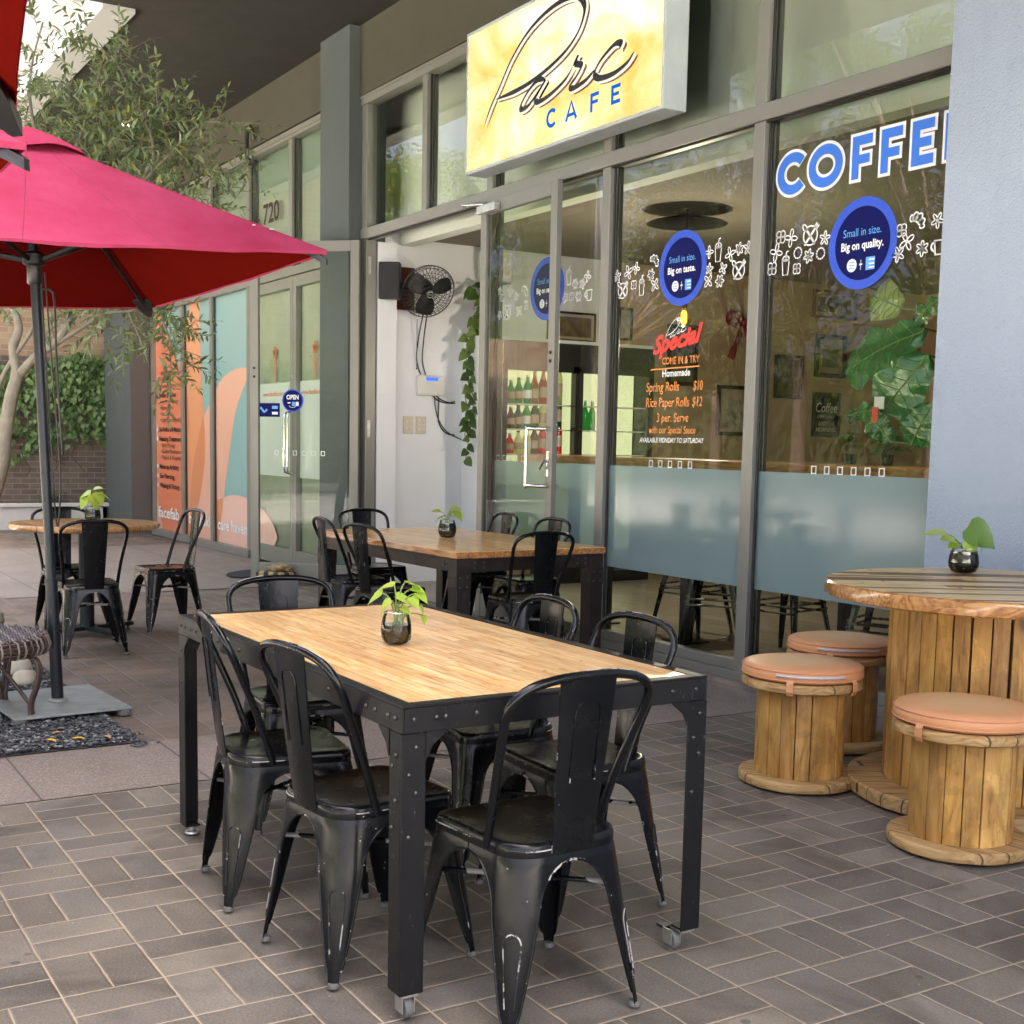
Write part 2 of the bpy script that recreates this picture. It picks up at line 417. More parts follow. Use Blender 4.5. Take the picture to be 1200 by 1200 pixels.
M['wall_blue_far'] = plain('rendered_column', (0.086,0.104,0.104), 0.75, var=0.08, scale=1.2, bump=0.3, bscale=60)
M['wall_brown'] = plain('brown_grey_render', (0.115,0.11,0.105), 0.75, var=0.08, scale=1.2)
M['fascia'] = plain('fascia_paint', (0.068,0.065,0.044), 0.7, var=0.06, scale=1.5, bump=0.15)
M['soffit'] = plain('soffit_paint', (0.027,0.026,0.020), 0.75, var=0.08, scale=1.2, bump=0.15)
M['soffit_strip'] = plain('pale_soffit_edge', (0.50,0.52,0.50), 0.6, var=0.06, scale=1.5)
M['upper_wall'] = plain('upper_storey_render', (0.36,0.36,0.34), 0.8, var=0.08, scale=1)
M['white_wall'] = plain('white_plaster', (0.83,0.86,0.89), 0.7, var=0.06, scale=1.6)
M['beige_wall'] = plain('beige_plaster', (0.55,0.40,0.24), 0.75, var=0.06, scale=1.5)
M['bulkhead'] = plain('pale_bulkhead', (0.80,0.86,0.76), 0.7, var=0.05, scale=1.5)
M['ceiling'] = plain('cafe_ceiling', (0.20,0.175,0.135), 0.8, var=0.05)
M['white_gloss'] = plain('white_plastic', (0.70,0.70,0.66), 0.4, var=0.05)
M['cream'] = plain('cream_plastic', (0.62,0.56,0.42), 0.4, var=0.05)
M['white_planter'] = plain('white_planter_paint', (0.60,0.60,0.57), 0.75, var=0.18, scale=3)
def brick(name, c1, c2, mort, bw=0.24, bh=0.082):
    m, t = newmat(name); p = t.pos()
    q = t.mapping(p, rot=(0, R(90), 0))          # wall faces +x: texture u = y, v = z
    s = t.n('ShaderNodeSeparateXYZ'); t.l(p, s.inputs[0])
    cm = t.n('ShaderNodeCombineXYZ'); t.l(s.outputs[1], cm.inputs[0]); t.l(s.outputs[2], cm.inputs[1])
    b = t.n('ShaderNodeTexBrick'); t.l(cm.outputs[0], b.inputs['Vector'])
    b.inputs['Scale'].default_value = 1; b.inputs['Brick Width'].default_value = bw; b.inputs['Row Height'].default_value = bh
    b.inputs['Mortar Size'].default_value = 0.006; b.inputs['Bias'].default_value = -0.1
    b.inputs['Color1'].default_value = (*c1, 1); b.inputs['Color2'].default_value = (*c2, 1); b.inputs['Mortar'].default_value = (*mort, 1)
    c = t.mix(t.math('MULTIPLY', t.noise(p, 4, 5), 0.5), b.outputs['Color'], tuple(x*0.7 for x in c2))
    t.done(t.bsdf(c, 0.85, 0, t.bump(b.outputs['Fac'], -0.4, 0.005))); return m
M['brick_tan'] = brick('tan_brick', (0.46,0.35,0.22), (0.33,0.20,0.13), (0.46,0.42,0.35))
M['brick_brown'] = brick('brown_brick', (0.22,0.17,0.125), (0.14,0.105,0.085), (0.32,0.29,0.25))

# --- glass, film, fabric
def glass(name, ior=1.8, tint=(0.86,0.92,0.88), ripple=0.0):
    m, t = newmat(name)
    fr = t.n('ShaderNodeFresnel'); fr.inputs['IOR'].default_value = ior
    tr = t.n('ShaderNodeBsdfTransparent'); tr.inputs[0].default_value = (*tint, 1)
    gl = t.n('ShaderNodeBsdfGlossy'); gl.inputs['Roughness'].default_value = 0.0; gl.inputs[0].default_value = (1,1,1,1)
    if ripple:
        nb = t.bump(t.noise(t.obj(), 1.3, 2), ripple, 0.02); t.l(nb, gl.inputs['Normal'])
    mx = t.n('ShaderNodeMixShader'); t.l(fr.outputs[0], mx.inputs[0]); t.l(tr.outputs[0], mx.inputs[1]); t.l(gl.outputs[0], mx.inputs[2])
    t.done(mx.outputs[0]); return m
M['glass'] = glass('window_glass', 1.49, (0.88,0.92,0.82))
M['glass_upper'] = glass('transom_glass', 1.6, (0.93,0.97,0.92))
M['glass_door'] = glass('door_glass', 1.32, (0.90,0.94,0.90))
M['glass_clear'] = glass('clear_pot_glass', 1.3, (0.95,0.97,0.95))
def frost():
    m, t = newmat('frosted_film')
    p = t.obj()
    col = t.mix(t.noise(p, 1.5, 4), (0.31,0.45,0.46), (0.36,0.50,0.505))
    di = t.n('ShaderNodeBsdfDiffuse'); t.l(col, di.inputs[0])
    tl = t.n('ShaderNodeBsdfTranslucent'); t.l(col, tl.inputs[0])
    tr = t.n('ShaderNodeBsdfTransparent'); tr.inputs[0].default_value = (0.8,0.9,0.87,1)
    gl = t.n('ShaderNodeBsdfGlossy'); gl.inputs['Roughness'].default_value = 0.10
    fr = t.n('ShaderNodeFresnel'); fr.inputs['IOR'].default_value = 1.35
    a = t.n('ShaderNodeMixShader'); a.inputs[0].default_value = 0.35; t.l(di.outputs[0], a.inputs[1]); t.l(tl.outputs[0], a.inputs[2])
    b = t.n('ShaderNodeMixShader'); b.inputs[0].default_value = 0.12; t.l(a.outputs[0], b.inputs[1]); t.l(tr.outputs[0], b.inputs[2])
    c = t.n('ShaderNodeMixShader'); t.l(fr.outputs[0], c.inputs[0]); t.l(b.outputs[0], c.inputs[1]); t.l(gl.outputs[0], c.inputs[2])
    t.done(c.outputs[0]); return m
M['frost'] = frost()
def vinyl(name, col, rough=0.35):
    m, t = newmat(name); p = t.obj()
    c = t.mix(t.noise(p, 2, 3), tuple(x*0.95 for x in col), tuple(min(1, x*1.05) for x in col))
    t.done(t.bsdf(c, rough, 0, None, 0.5, 0.6, 0.03)); return m
M['film_teal'] = vinyl('teal_film', (0.27,0.48,0.48))
M['film_orange'] = vinyl('orange_film', (0.80,0.36,0.185))
M['film_red'] = vinyl('coral_film', (0.80,0.25,0.13))
M['film_deep'] = vinyl('deep_orange_film', (0.72,0.29,0.14))
M['film_pink'] = vinyl('salmon_film', (0.82,0.47,0.34))
M['film_pale'] = vinyl('pale_salmon_film', (0.84,0.53,0.43))
M['film_white'] = vinyl('pale_door_film', (0.56,0.66,0.58))
M['film_grey'] = vinyl('pale_blind', (0.36,0.46,0.42), 0.5)
M['ink_white'] = plain('white_vinyl', (0.85,0.87,0.88), 0.4, var=0.02)
M['ink_black'] = plain('dark_ink', (0.03,0.015,0.012), 0.5)
M['ink_red'] = plain('red_vinyl', (0.80,0.035,0.025), 0.4, var=0.03)
M['ink_orange'] = plain('orange_vinyl', (0.88,0.30,0.06), 0.4, var=0.03)
M['ink_blue'] = plain('bright_blue_vinyl', (0.04,0.19,0.78), 0.4, var=0.03)
M['ink_navy'] = plain('navy_vinyl', (0.003,0.006,0.10), 0.5, var=0.05, spec=0.1)
M['ink_ring'] = plain('royal_blue_vinyl', (0.02,0.085,0.62), 0.45, var=0.12, scale=30)
M['ink_light'] = plain('light_blue_vinyl', (0.12,0.40,0.88), 0.4, var=0.03)
M['sign_blue'] = plain('sign_blue_vinyl', (0.02,0.16,0.62), 0.4)
def canopy_cloth():
    m, t = newmat('canopy_cloth'); p = t.obj()
    f = t.ramp(t.noise(p, 2.0, 6, 0.65), [(.3, (0,0,0)), (.7, (1,1,1))])
    c = t.mix(f, (0.36,0.038,0.086), (0.46,0.072,0.140))
    wv = t.noise(t.mapping(p, (160, 160, 160)), 3, 2)
    nb = t.bump(t.math('ADD', t.math('MULTIPLY', t.noise(p, 3.5, 6, .6), 1.0), t.math('MULTIPLY', wv, 0.05)), 0.55, 0.03)
    di = t.n('ShaderNodeBsdfDiffuse'); t.l(c, di.inputs[0]); t.l(nb, di.inputs['Normal'])
    tl = t.n('ShaderNodeBsdfTranslucent'); tl.inputs[0].default_value = (0.20,0.006,0.006,1)
    a = t.n('ShaderNodeMixShader'); a.inputs[0].default_value = 0.16; t.l(di.outputs[0], a.inputs[1]); t.l(tl.outputs[0], a.inputs[2])
    t.done(a.outputs[0]); return m
M['canopy'] = canopy_cloth()
def shaded_cloth():
    m, t = newmat('canopy_underside_shade')
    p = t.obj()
    c = t.mix(t.noise(p, 3, 4), (0.11,0.005,0.0035), (0.15,0.008,0.005))  # same cloth as the top, shade underneath put into a darker red
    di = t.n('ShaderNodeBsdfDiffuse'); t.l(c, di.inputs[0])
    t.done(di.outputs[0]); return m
M['leather'] = plain('tan_leatherette', (0.62,0.29,0.13), 0.5, var=0.10, scale=5, bump=0.12, bscale=140)
def cushion_mat():
    m, t = newmat('pale_centred_leatherette'); p = t.obj()
    sp = t.n('ShaderNodeVectorMath'); sp.operation = 'LENGTH'
    fl = t.mapping(p, (1, 1, 0.0)); t.l(fl, sp.inputs[0])
    f = t.math('ADD', t.math('DIVIDE', sp.outputs['Value'], 0.25), t.math('MULTIPLY_ADD', t.noise(p, 7, 4), 0.5, -0.25))
    c = t.ramp(f, [(0.25, (0.68,0.44,0.22)), (0.62, (0.68,0.39,0.19)), (0.95, (0.66,0.31,0.14))])  # paler and yellower towards the middle
    t.done(t.bsdf(c, t.math('MULTIPLY_ADD', t.noise(p, 12, 4), 0.2, 0.36), 0, t.bump(t.math('ADD', t.math('MULTIPLY', t.noise(p, 150, 2), .15), t.noise(p, 9, 4, .6)), 0.30, 0.012), 0.45)); return m
M['cushion'] = cushion_mat()
M['zip'] = plain('zip_tape', (0.55,0.50,0.50), 0.5, 0.3)

# --- plants
def leaf_mat(name, ca, cb, rough=0.45, trans=0.25, coat=0.0, scale=3.0, yellow=None):
    m, t = newmat(name); p = t.obj()
    g = t.n('ShaderNodeNewGeometry')
    f = t.math('ADD', t.math('MULTIPLY', g.outputs['Random Per Island'], 0.75), t.math('MULTIPLY', t.noise(p, scale, 3), 0.25))
    c = t.mix(f, ca, cb)
    if yellow:
        c = t.mix(t.math('MULTIPLY', t.math('GREATER_THAN', g.outputs['Random Per Island'], 0.93), 0.7), c, yellow)
    b = t.bsdf(c, rough, 0, None, 0.5, coat, 0.1)
    tl = t.n('ShaderNodeBsdfTranslucent'); t.l(c, tl.inputs[0])
    mx = t.n('ShaderNodeMixShader'); mx.inputs[0].default_value = trans; t.l(b, mx.inputs[1]); t.l(tl.outputs[0], mx.inputs[2])
    t.done(mx.outputs[0]); return m
M['olive'] = leaf_mat('olive_leaf', (0.05,0.092,0.036), (0.25,0.31,0.13), 0.42, 0.2, yellow=(0.30,0.30,0.06))
M['ivy'] = leaf_mat('ivy_leaf', (0.045,0.12,0.035), (0.20,0.30,0.09), 0.4, 0.2)
M['street_leaf'] = leaf_mat('street_tree_leaf', (0.035,0.062,0.014), (0.13,0.17,0.035), 0.5, 0.3, yellow=(0.26,0.24,0.05))
M['pothos'] = leaf_mat('lime_pothos_leaf', (0.30,0.50,0.05), (0.50,0.62,0.12), 0.35, 0.3, 0.2)
M['pothos_dark'] = leaf_mat('green_pothos_leaf', (0.06,0.17,0.025), (0.20,0.32,0.06), 0.3, 0.25, 0.3)
M['vine'] = leaf_mat('vine_leaf', (0.030,0.09,0.02), (0.22,0.32,0.07), 0.35, 0.2, 0.2)
def fig():
    m, t = newmat('fig_leaf'); p = t.obj()
    c = t.mix(t.noise(p, 5, 3), (0.018,0.12,0.035), (0.065,0.25,0.07))
    t.done(t.bsdf(c, 0.22, 0, t.bump(t.noise(p, 9, 3), 0.35, 0.03), 0.5, 0.6, 0.12)); return m
M['fig'] = fig()
M['fig_vein'] = plain('fig_leaf_vein', (0.16,0.30,0.08), 0.45)
M['fig_pale'] = leaf_mat('pale_new_leaf', (0.36,0.48,0.14), (0.50,0.58,0.22), 0.4, 0.3)
M['stem'] = plain('green_stem', (0.16,0.26,0.06), 0.5)
M['bark'] = plain('grey_bark', (0.22,0.20,0.15), 0.85, var=0.3, scale=14, bump=0.5, bscale=40)
M['bark_dark'] = plain('brown_bark', (0.10,0.075,0.055), 0.9, var=0.3, scale=12, bump=0.5)
M['pebble_dark'] = plain('dark_pot_water', (0.014,0.014,0.010), 0.08, var=0.4, scale=40, coat=0.6)
M['pebble'] = plain('pot_pebble', (0.16,0.17,0.07), 0.4, var=0.4, scale=60)
M['strap'] = leaf_mat('strap_leaf', (0.05,0.11,0.03), (0.12,0.20,0.06), 0.45, 0.2)
M['stone_a'] = plain('blue_gravel', (0.105,0.115,0.125), 0.7, var=0.5, scale=40)
M['stone_b'] = plain('dark_gravel', (0.045,0.05,0.056), 0.7, var=0.5, scale=40)
M['stone_c'] = plain('pale_gravel', (0.30,0.30,0.29), 0.7, var=0.4, scale=40)
M['rock'] = plain('round_rock', (0.30,0.275,0.22), 0.8, var=0.35, scale=7, bump=0.4, bscale=25)
M['rock_pale'] = plain('pale_rock', (0.50,0.46,0.37), 0.8, var=0.3, scale=7, bump=0.4, bscale=25)
M['leaf_yellow'] = plain('yellow_dead_leaf', (0.70,0.42,0.03), 0.6)
M['leaf_tan'] = plain('tan_dead_leaf', (0.45,0.26,0.12), 0.7)
M['wicker'] = plain('brown_wicker', (0.075,0.05,0.042), 0.5, var=0.35, scale=30)
M['wicker_pale'] = plain('worn_wicker', (0.21,0.18,0.155), 0.5, var=0.4, scale=40)
M['cardboard'] = plain('cardboard', (0.42,0.29,0.15), 0.8, var=0.06)
M['red_felt'] = plain('red_ribbon', (0.26,0.012,0.014), 0.6)
M['picture_dark'] = plain('black_picture_frame', (0.015,0.012,0.010), 0.35)
M['picture_brown'] = plain('brown_picture_frame', (0.12,0.045,0.022), 0.35)
M['mount'] = plain('picture_mount', (0.46,0.38,0.26), 0.8)
M['art_sepia'] = plain('sepia_print', (0.14,0.10,0.055), 0.6, var=0.9, scale=9)
M['art_olive'] = plain('olive_print', (0.13,0.12,0.05), 0.6, var=0.9, scale=12)
M['art_pale'] = plain('pale_print', (0.40,0.38,0.30), 0.6, var=0.5, scale=16)
M['chalk'] = plain('chalkboard', (0.02,0.022,0.02), 0.6)
# ================================================================== setting
def sheet(name, x0, x1, y0, y1, z, mat, n=1):
    mb = MB(); mb.quad((x0,y0,z),(x1,y0,z),(x1,y1,z),(x0,y1,z))
    o = mb.build(name, mat); o['kind'] = 'structure'; return o
sheet('ground', -300, 300, -300, 300, -0.03, M['concrete'])
sheet('patio_paving', -20.2, 5.0, -4.2, 5.16, 0.0, M['paver'])
sheet('brown_paving', -19.5, -5.70, -2.0, 3.25, 0.003, M['paver_brown'])
mb = MB()
mb.quad((-5.70,-4.2,0.004),(-4.955,-4.2,0.004),(-4.955,4.62,0.004),(-5.70,4.62,0.004))
mb.build('paving_band', M['aggregate'])['kind'] = 'structure'
mb = MB()
mb.quad((-4.955,4.62,0.004),(2,4.62,0.004),(2,5.16,0.004),(-4.955,5.16,0.004))
mb.quad((-11.0,4.62,0.004),(-4.955,4.62,0.004),(-4.955,5.16,0.004),(-11.0,5.16,0.004))
mb.build('shopfront_paving_band', M['aggregate'])['kind'] = 'structure'
mb = MB()
mb.quad((-16.2,-2,0.007),(-11.3,-2,0.007),(-11.3,5.14,0.007),(-16.2,5.14,0.007))
mb.build('pale_paving', M['aggregate2'])['kind'] = 'structure'
sheet('street_footpath', -120, 60, -13.5, -4.2, -0.02, M['concrete'])
sheet('road', -120, 60, -21.5, -13.5, -0.016, M['asphalt'])
mb = MB()
mb.box(-120, 60, -13.62, -13.5, -0.03, 0.03)
mb.build('kerb', M['concrete'])['kind'] = 'structure'
mb = MB()
for k in range(26): mb.quad((-100+k*5,-17.6,-0.012),(-97.5+k*5,-17.6,-0.012),(-97.5+k*5,-17.48,-0.012),(-100+k*5,-17.48,-0.012))
mb.quad((-120,-14.6,-0.012),(60,-14.6,-0.012),(60,-14.48,-0.012),(-120,-14.48,-0.012))
mb.build('road_marking', M['lane'])['kind'] = 'structure'
sheet('far_verge', -120, 60, -60, -21.5, -0.012, M['grass_far'])

# gravel bed
mb = MB()
mb.quad((-9.6,-2.0,0.009),(-5.70,-2.0,0.009),(-5.70,1.53,0.009),(-9.6,1.60,0.009))
mb.build('gravel_bed_soil', M['bed'])['kind'] = 'structure'
mb = MB()
rng = random.Random(3)
def pebble(mb, x, y, z, r, mi, rng):
    vs = []
    sx, sy, sz = r*rng.uniform(.7,1.3), r*rng.uniform(.7,1.3), r*rng.uniform(.45,.8)
    a0 = rng.uniform(0, 6.28)
    c, s_ = math.cos(a0), math.sin(a0)
    ring = []
    for k in range(5):
        a = k*1.2566; jj = rng.uniform(.8,1.2)
        ring.append((math.cos(a)*sx*jj, math.sin(a)*sy*jj))
    for zz, f in ((-.5,.7),(.35,1.0)):
        for px_, py_ in ring: vs.append((x+(px_*c-py_*s_)*f, y+(px_*s_+py_*c)*f, z+zz*sz))
    vs.append((x, y, z+sz))
    fs = [(k, (k+1) % 5, 5+(k+1) % 5, 5+k) for k in range(5)] + [(5+k, 5+(k+1) % 5, 10) for k in range(5)]
    mb.add(vs, fs, mi)
for k in range(12000):
    x = -5.72 - abs(rng.gauss(0, 1))*1.35 if k % 3 else rng.uniform(-9.5, -5.72)
    y = rng.uniform(0.2, 1.55)
    if k % 4 == 0: x = rng.uniform(-6.3, -5.705)
    if x < -9.5: continue
    pebble(mb, x, y, 0.012+rng.random()*0.014, rng.uniform(.006, .013), rng.choice((0,0,0,1,1,1,2)), rng)
for k in range(160):   # strays over the paving edge
    pebble(mb, rng.uniform(-6.0,-5.62), 1.50+abs(rng.gauss(0,.05)), 0.010, rng.uniform(.004,.009), rng.choice((0,1)), rng)
o = mb.build('gravel', [M['stone_a'], M['stone_b'], M['stone_c']], smooth=35); tag(o, kind='stuff')

# ------------------------------------------------------------------ sky and sun
w = bpy.data.worlds.new('World'); SC.world = w; w.use_nodes = True
nt = w.node_tree; nt.nodes.clear()
sky = nt.nodes.new('ShaderNodeTexSky'); sky.sky_type = 'NISHITA'; sky.sun_disc = False
sun_dir = Vector((0.30, 0.62, 1.15)).normalized()       # towards the sun: high, behind the building
sky.sun_elevation = math.asin(sun_dir.z); sky.sun_rotation = math.atan2(sun_dir.x, sun_dir.y)
sky.air_density = 0.22; sky.dust_density = 9.0; sky.ozone_density = 0.0
bg = nt.nodes.new('ShaderNodeBackground'); bg.inputs['Strength'].default_value = 0.15
wo = nt.nodes.new('ShaderNodeOutputWorld')
nt.links.new(sky.outputs[0], bg.inputs['Color']); nt.links.new(bg.outputs[0], wo.inputs['Surface'])
sl = bpy.data.lights.new('sun', 'SUN'); sl.energy = 5.0; sl.angle = R(0.5); sl.color = (1.0, 0.94, 0.84)
so = bpy.data.objects.new('sun', sl); COL.objects.link(so)
so.rotation_euler = (-sun_dir).to_track_quat('-Z', 'Y').to_euler()

# ------------------------------------------------------------------ the building itself
F0, F1, G = 5.15, 5.25, 5.21
bld = thing('cafe_building', 'grey building with dark soffit and blue rendered pillars over the shopfronts', 'building', (-6, 5.2, 0))
mb = MB()
mb.box(-11.80, 6.0, 1.45, 5.40, 5.17, 5.30)
mb.box(-22.0, -11.80, 3.27, 5.40, 5.17, 5.30)
W(mb, 'soffit', M['soffit'], bld)
mb = MB(); mb.box(-22.0, -11.805, 2.98, 3.267, 5.13, 5.34); W(mb, 'soffit_edge', M['soffit_strip'], bld)
mb = MB()
mb.box(-22.0, -11.83, 3.02, 13.2, 5.35, 9.6); mb.box(-11.82, 6.0, 1.47, 13.2, 5.31, 9.6)  # unseen; height set to shade the patio and leave the street sunlit
W(mb, 'unseen_upper_storeys', M['upper_wall'], bld)
mb = MB(); mb.box(-18.07, -11.752, 5.125, 5.40, 4.60, 5.168); mb.box(-11.078, -4.262, 5.125, 5.40, 4.545, 5.168); W(mb, 'fascia', M['fascia'], bld)
mb = MB(); mb.box(-4.254, 6.0, 5.03, 5.40, 0.0, 5.168); W(mb, 'pillar', M['wall_blue'], bld)
bld.children[-1]['label'] = 'wide blue grey rendered wall pier beside the window'
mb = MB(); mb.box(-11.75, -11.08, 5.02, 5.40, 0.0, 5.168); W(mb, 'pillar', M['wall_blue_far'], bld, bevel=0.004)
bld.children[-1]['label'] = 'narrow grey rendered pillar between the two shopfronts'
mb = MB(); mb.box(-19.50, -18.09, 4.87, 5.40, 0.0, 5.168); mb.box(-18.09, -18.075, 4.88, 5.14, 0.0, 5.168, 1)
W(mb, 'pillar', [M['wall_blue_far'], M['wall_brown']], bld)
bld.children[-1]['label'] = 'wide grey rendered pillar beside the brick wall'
mb = MB(); mb.box(-22, 6.0, 13.0, 13.2, 0, 5.3); mb.box(5.8, 6.0, 5.4, 13.0, 0, 5.3); mb.box(-22, -21.8, 5.4, 13.0, 0, 5.3); W(mb, 'outer_wall', M['upper_wall'], bld)
mb = MB(); mb.box(-21.8, -11.3, 5.9, 6.0, 0, 5.3)
W(mb, 'back_wall', M['bulkhead'], bld)
# soffit downlights
for k, (x, y) in enumerate(((-16.07, 4.35), (-12.75, 4.30), (-9.6, 4.3), (-6.4, 4.3), (-3.2, 4.3))):
    if k: continue
    t = thing('downlight', ('round lit downlight in the soffit seen between the olive leaves' if k == 0 else 'round lit downlight in the soffit in front of the narrow pillar'), 'ceiling light', (x, y, 5.168))
    mb = MB(); mb.lathe([(0.085,0),(0.115,0),(0.115,-0.012),(0.085,-0.008)], 24, cap0=False, cap1=False); mb.build('trim_ring', M['white_gloss'], t, smooth=40)
    mb = MB(); mb.lathe([(0.0005,-0.003),(0.084,-0.003)], 24, cap0=False, cap1=False); mb.build('lamp_lens', emit('lamp_lens_glow', (1.0,0.78,0.42), 1.6), t)

# cafe interior shell
def struct(name, mb, mat, **k):
    o = mb.build(name, mat, **k); o['kind'] = 'structure'; return o
mb = MB(); mb.box(-11.1, 5.8, 5.16, 13.0, -0.02, 0.012); struct('interior_floor', mb, M['floor_wood'])
mb = MB(); mb.box(-11.25, -11.1, 5.41, 8.0, 0.012, 3.42); struct('interior_side_wall', mb, M['white_wall'])
mb = MB(); mb.box(-11.25, -11.1, 8.0, 13.0, 0.012, 3.42); struct('interior_gallery_wall', mb, M['beige_wall'])
mb = MB(); mb.box(-11.1, 5.8, 12.85, 12.99, 0.012, 3.42); struct('interior_back_wall', mb, M['beige_wall'])
mb = MB(); mb.box(-11.25, 5.8, 5.72, 13.0, 3.31, 3.4); struct('interior_ceiling', mb, M['ceiling'])
mb = MB(); mb.box(-11.07, 5.8, 5.55, 5.70, 3.24, 5.15); struct('interior_bulkhead', mb, M['bulkhead'])
mb = MB(); mb.box(-11.098, -10.97, 5.27, 5.47, 0.012, 3.235); struct('interior_nib_wall', mb, M['white_wall'])
mb = MB(); mb.box(-11.098, -10.672, 6.27, 8.3, 0.012, 2.42); struct('interior_ledge_wall', mb, M['white_wall'])

# ------------------------------------------------------------------ text and icon shapes
def text_mesh(body, bold=0.0, shear=0.0, res=3):
    cu = bpy.data.curves.new('t', 'FONT'); cu.body = body; cu.size = 1; cu.offset = bold; cu.shear = shear
    cu.resolution_u = res; cu.fill_mode = 'FRONT'
    ob = bpy.data.objects.new('t', cu); COL.objects.link(ob)
    dg = bpy.context.evaluated_depsgraph_get(); dg.update()
    me = bpy.data.meshes.new_from_object(ob.evaluated_get(dg))
    vs = [v.co.copy() for v in me.vertices]; fs = [tuple(p.vertices) for p in me.polygons]
    bpy.data.objects.remove(ob); bpy.data.curves.remove(cu); bpy.data.meshes.remove(me)
    return vs, fs
_cap = max(v.y for v in text_mesh('H')[0])
def text(mb, body, x0, x1, z, cap, Y, mi=0, bold=0.0, shear=0.0, slope=0.0, axis='y'):
    """text from x0 to x1 with its baseline at z, capitals `cap` tall, standing in the plane y = Y"""
    vs, fs = text_mesh(body, bold, shear)
    xa = min(v.x for v in vs); xb = max(v.x for v in vs)
    sx = (x1-x0)/(xb-xa); sz = cap/_cap
    mb.add([(x0+(v.x-xa)*sx, Y, z+v.y*sz+(v.x-xa)*sx*slope) for v in vs], fs, mi)
def ell(cx, cz, a, b, rot=0, n=14, a0=0, a1=2*math.pi):
    out = []
    for k in range(n):
        t = a0 + (a1-a0)*k/(n if abs(a1-a0-2*math.pi) < 1e-6 else n-1)
        x, z = a*math.cos(t), b*math.sin(t)
        out.append((cx+x*math.cos(rot)-z*math.sin(rot), cz+x*math.sin(rot)+z*math.cos(rot)))
    return out
def disc(mb, cx, cz, r, Y, mi=0, n=48): mb.poly(ell(cx, cz, r, r, 0, n), Y, mi)
def icon(mb, kind, cx, cz, s, Y, rng, mi=0):
    lw = 0.0085
    a0 = rng.uniform(0, 1.5)
    if kind in ('f4', 'f5', 'f6', 'f4o'):
        n = int(kind[1]); fat = 0.5 if kind == 'f4o' else (0.27 if n == 4 else 0.24)
        if kind == 'f4o': a0 = 0.785
        for k in range(n):
            a = a0 + 2*math.pi*k/n
            mb.ribbon(ell(cx+math.cos(a)*s*.55, cz+math.sin(a)*s*.55, s*.45, s*fat*.9, a, 10), lw*0.8, Y, mi, closed=True)
    elif kind == 'cup':
        w_ = s*.42
        mb.ribbon([(cx-w_, cz+s*.25), (cx-w_*.68, cz-s*.95), (cx+w_*.68, cz-s*.95), (cx+w_, cz+s*.25)], lw, Y, mi, closed=True)
        mb.ribbon([(cx-w_*1.15, cz+s*.27), (cx+w_*1.15, cz+s*.27)], lw*1.5, Y, mi)
        mb.ribbon(ell(cx, cz+s*.28, w_*1.0, s*.36, 0, 9, 0, math.pi), lw, Y, mi)
        mb.ribbon([(cx, cz+s*.3), (cx+s*.06, cz+s*.95), (cx+s*.28, cz+s*1.02)], lw, Y, mi)
    elif kind == 'plate':
        mb.ribbon(ell(cx, cz, s*.8, s*.8, 0, 22), lw, Y, mi, closed=True)
        mb.ribbon([(cx-s*.65, cz-s*.75), (cx+s*.55, cz+s*.55)], lw*1.6, Y, mi)
        mb.ribbon([(cx+s*.55, cz-s*.75), (cx-s*.55, cz+s*.6)], lw*1.6, Y, mi)
        mb.ribbon(ell(cx-s*.68, cz+s*.72, s*.32, s*.2, 2.3, 10), lw, Y, mi, closed=True)
        for d in (-.12, 0, .12): mb.ribbon([(cx+s*(.55+d), cz+s*(.55-d)), (cx+s*(.85+d), cz+s*(.88-d))], lw*.8, Y, mi)
    elif kind == 'cro':
        for k, (dx, dz, r) in enumerate(((-.62,.25,.30),(-.2,.35,.42),(.25,.2,.46),(.55,-.2,.40),(.62,-.62,.28))):
            mb.ribbon(ell(cx+dx*s, cz+dz*s, r*s*.62, r*s, -0.35*k-0.1, 14), lw, Y, mi, closed=True)
    elif kind == 'mug':
        mb.ribbon([(cx-s*.6, cz+s*.55), (cx-s*.42, cz-s*.8), (cx+s*.42, cz-s*.8), (cx+s*.6, cz+s*.55)], lw*1.3, Y, mi, closed=True)
        mb.ribbon(ell(cx-s*.55, cz, s*.42, s*.4, 0, 12, 1.4, 4.9), lw*1.3, Y, mi)
    elif kind == 'dot':
        for k in range(12):
            a = k*math.pi/6
            mb.ribbon([(cx+math.cos(a)*s*.75, cz+math.sin(a)*s*.75), (cx+math.cos(a)*s*1.0, cz+math.sin(a)*s*1.0)], lw*1.4, Y, mi)
# ================================================================== cafe shopfront
caf = thing('cafe_shopfront', 'grey framed cafe shopfront with frosted windows and open double doors', 'shopfront', (-7.5, 5.2, 0))
def mullion(root, x0, x1, z0, z1):
    mb = MB(); mb.box(x0, x1, F0, F1, z0, z1); mb.box(x1, x1+0.012, G-0.03, G-0.012, z0, z1, 1); mb.box(x0-0.012, x0, G-0.03, G-0.012, z0, z1, 1)
    mb.box(x1, x1+0.02, G+0.006, F1-0.002, z0, z1, 0); mb.box(x0-0.02, x0, G+0.006, F1-0.002, z0, z1, 0)
    return W(mb, 'mullion', [M['alu'], M['alu_dark']], root, bevel=0.003, seg=1)
TZ0, TZ1, HZ0, HZ1 = 3.25, 3.345, 4.46, 4.545
for x0, x1 in ((-8.78,-8.69), (-7.23,-7.14), (-5.74,-5.65)):
    mullion(caf, x0, x1, 0.0, TZ0); mullion(caf, x0, x1, TZ1, HZ0)
mullion(caf, -9.875, -9.79, TZ1, HZ0)
mb = MB(); mb.box(-11.078, -10.965, F0, F1, 0, TZ0); mb.box(-11.078, -10.965, F0, F1, TZ1, HZ0); W(mb, 'door_jamb', M['alu'], caf, bevel=0.003, seg=1)
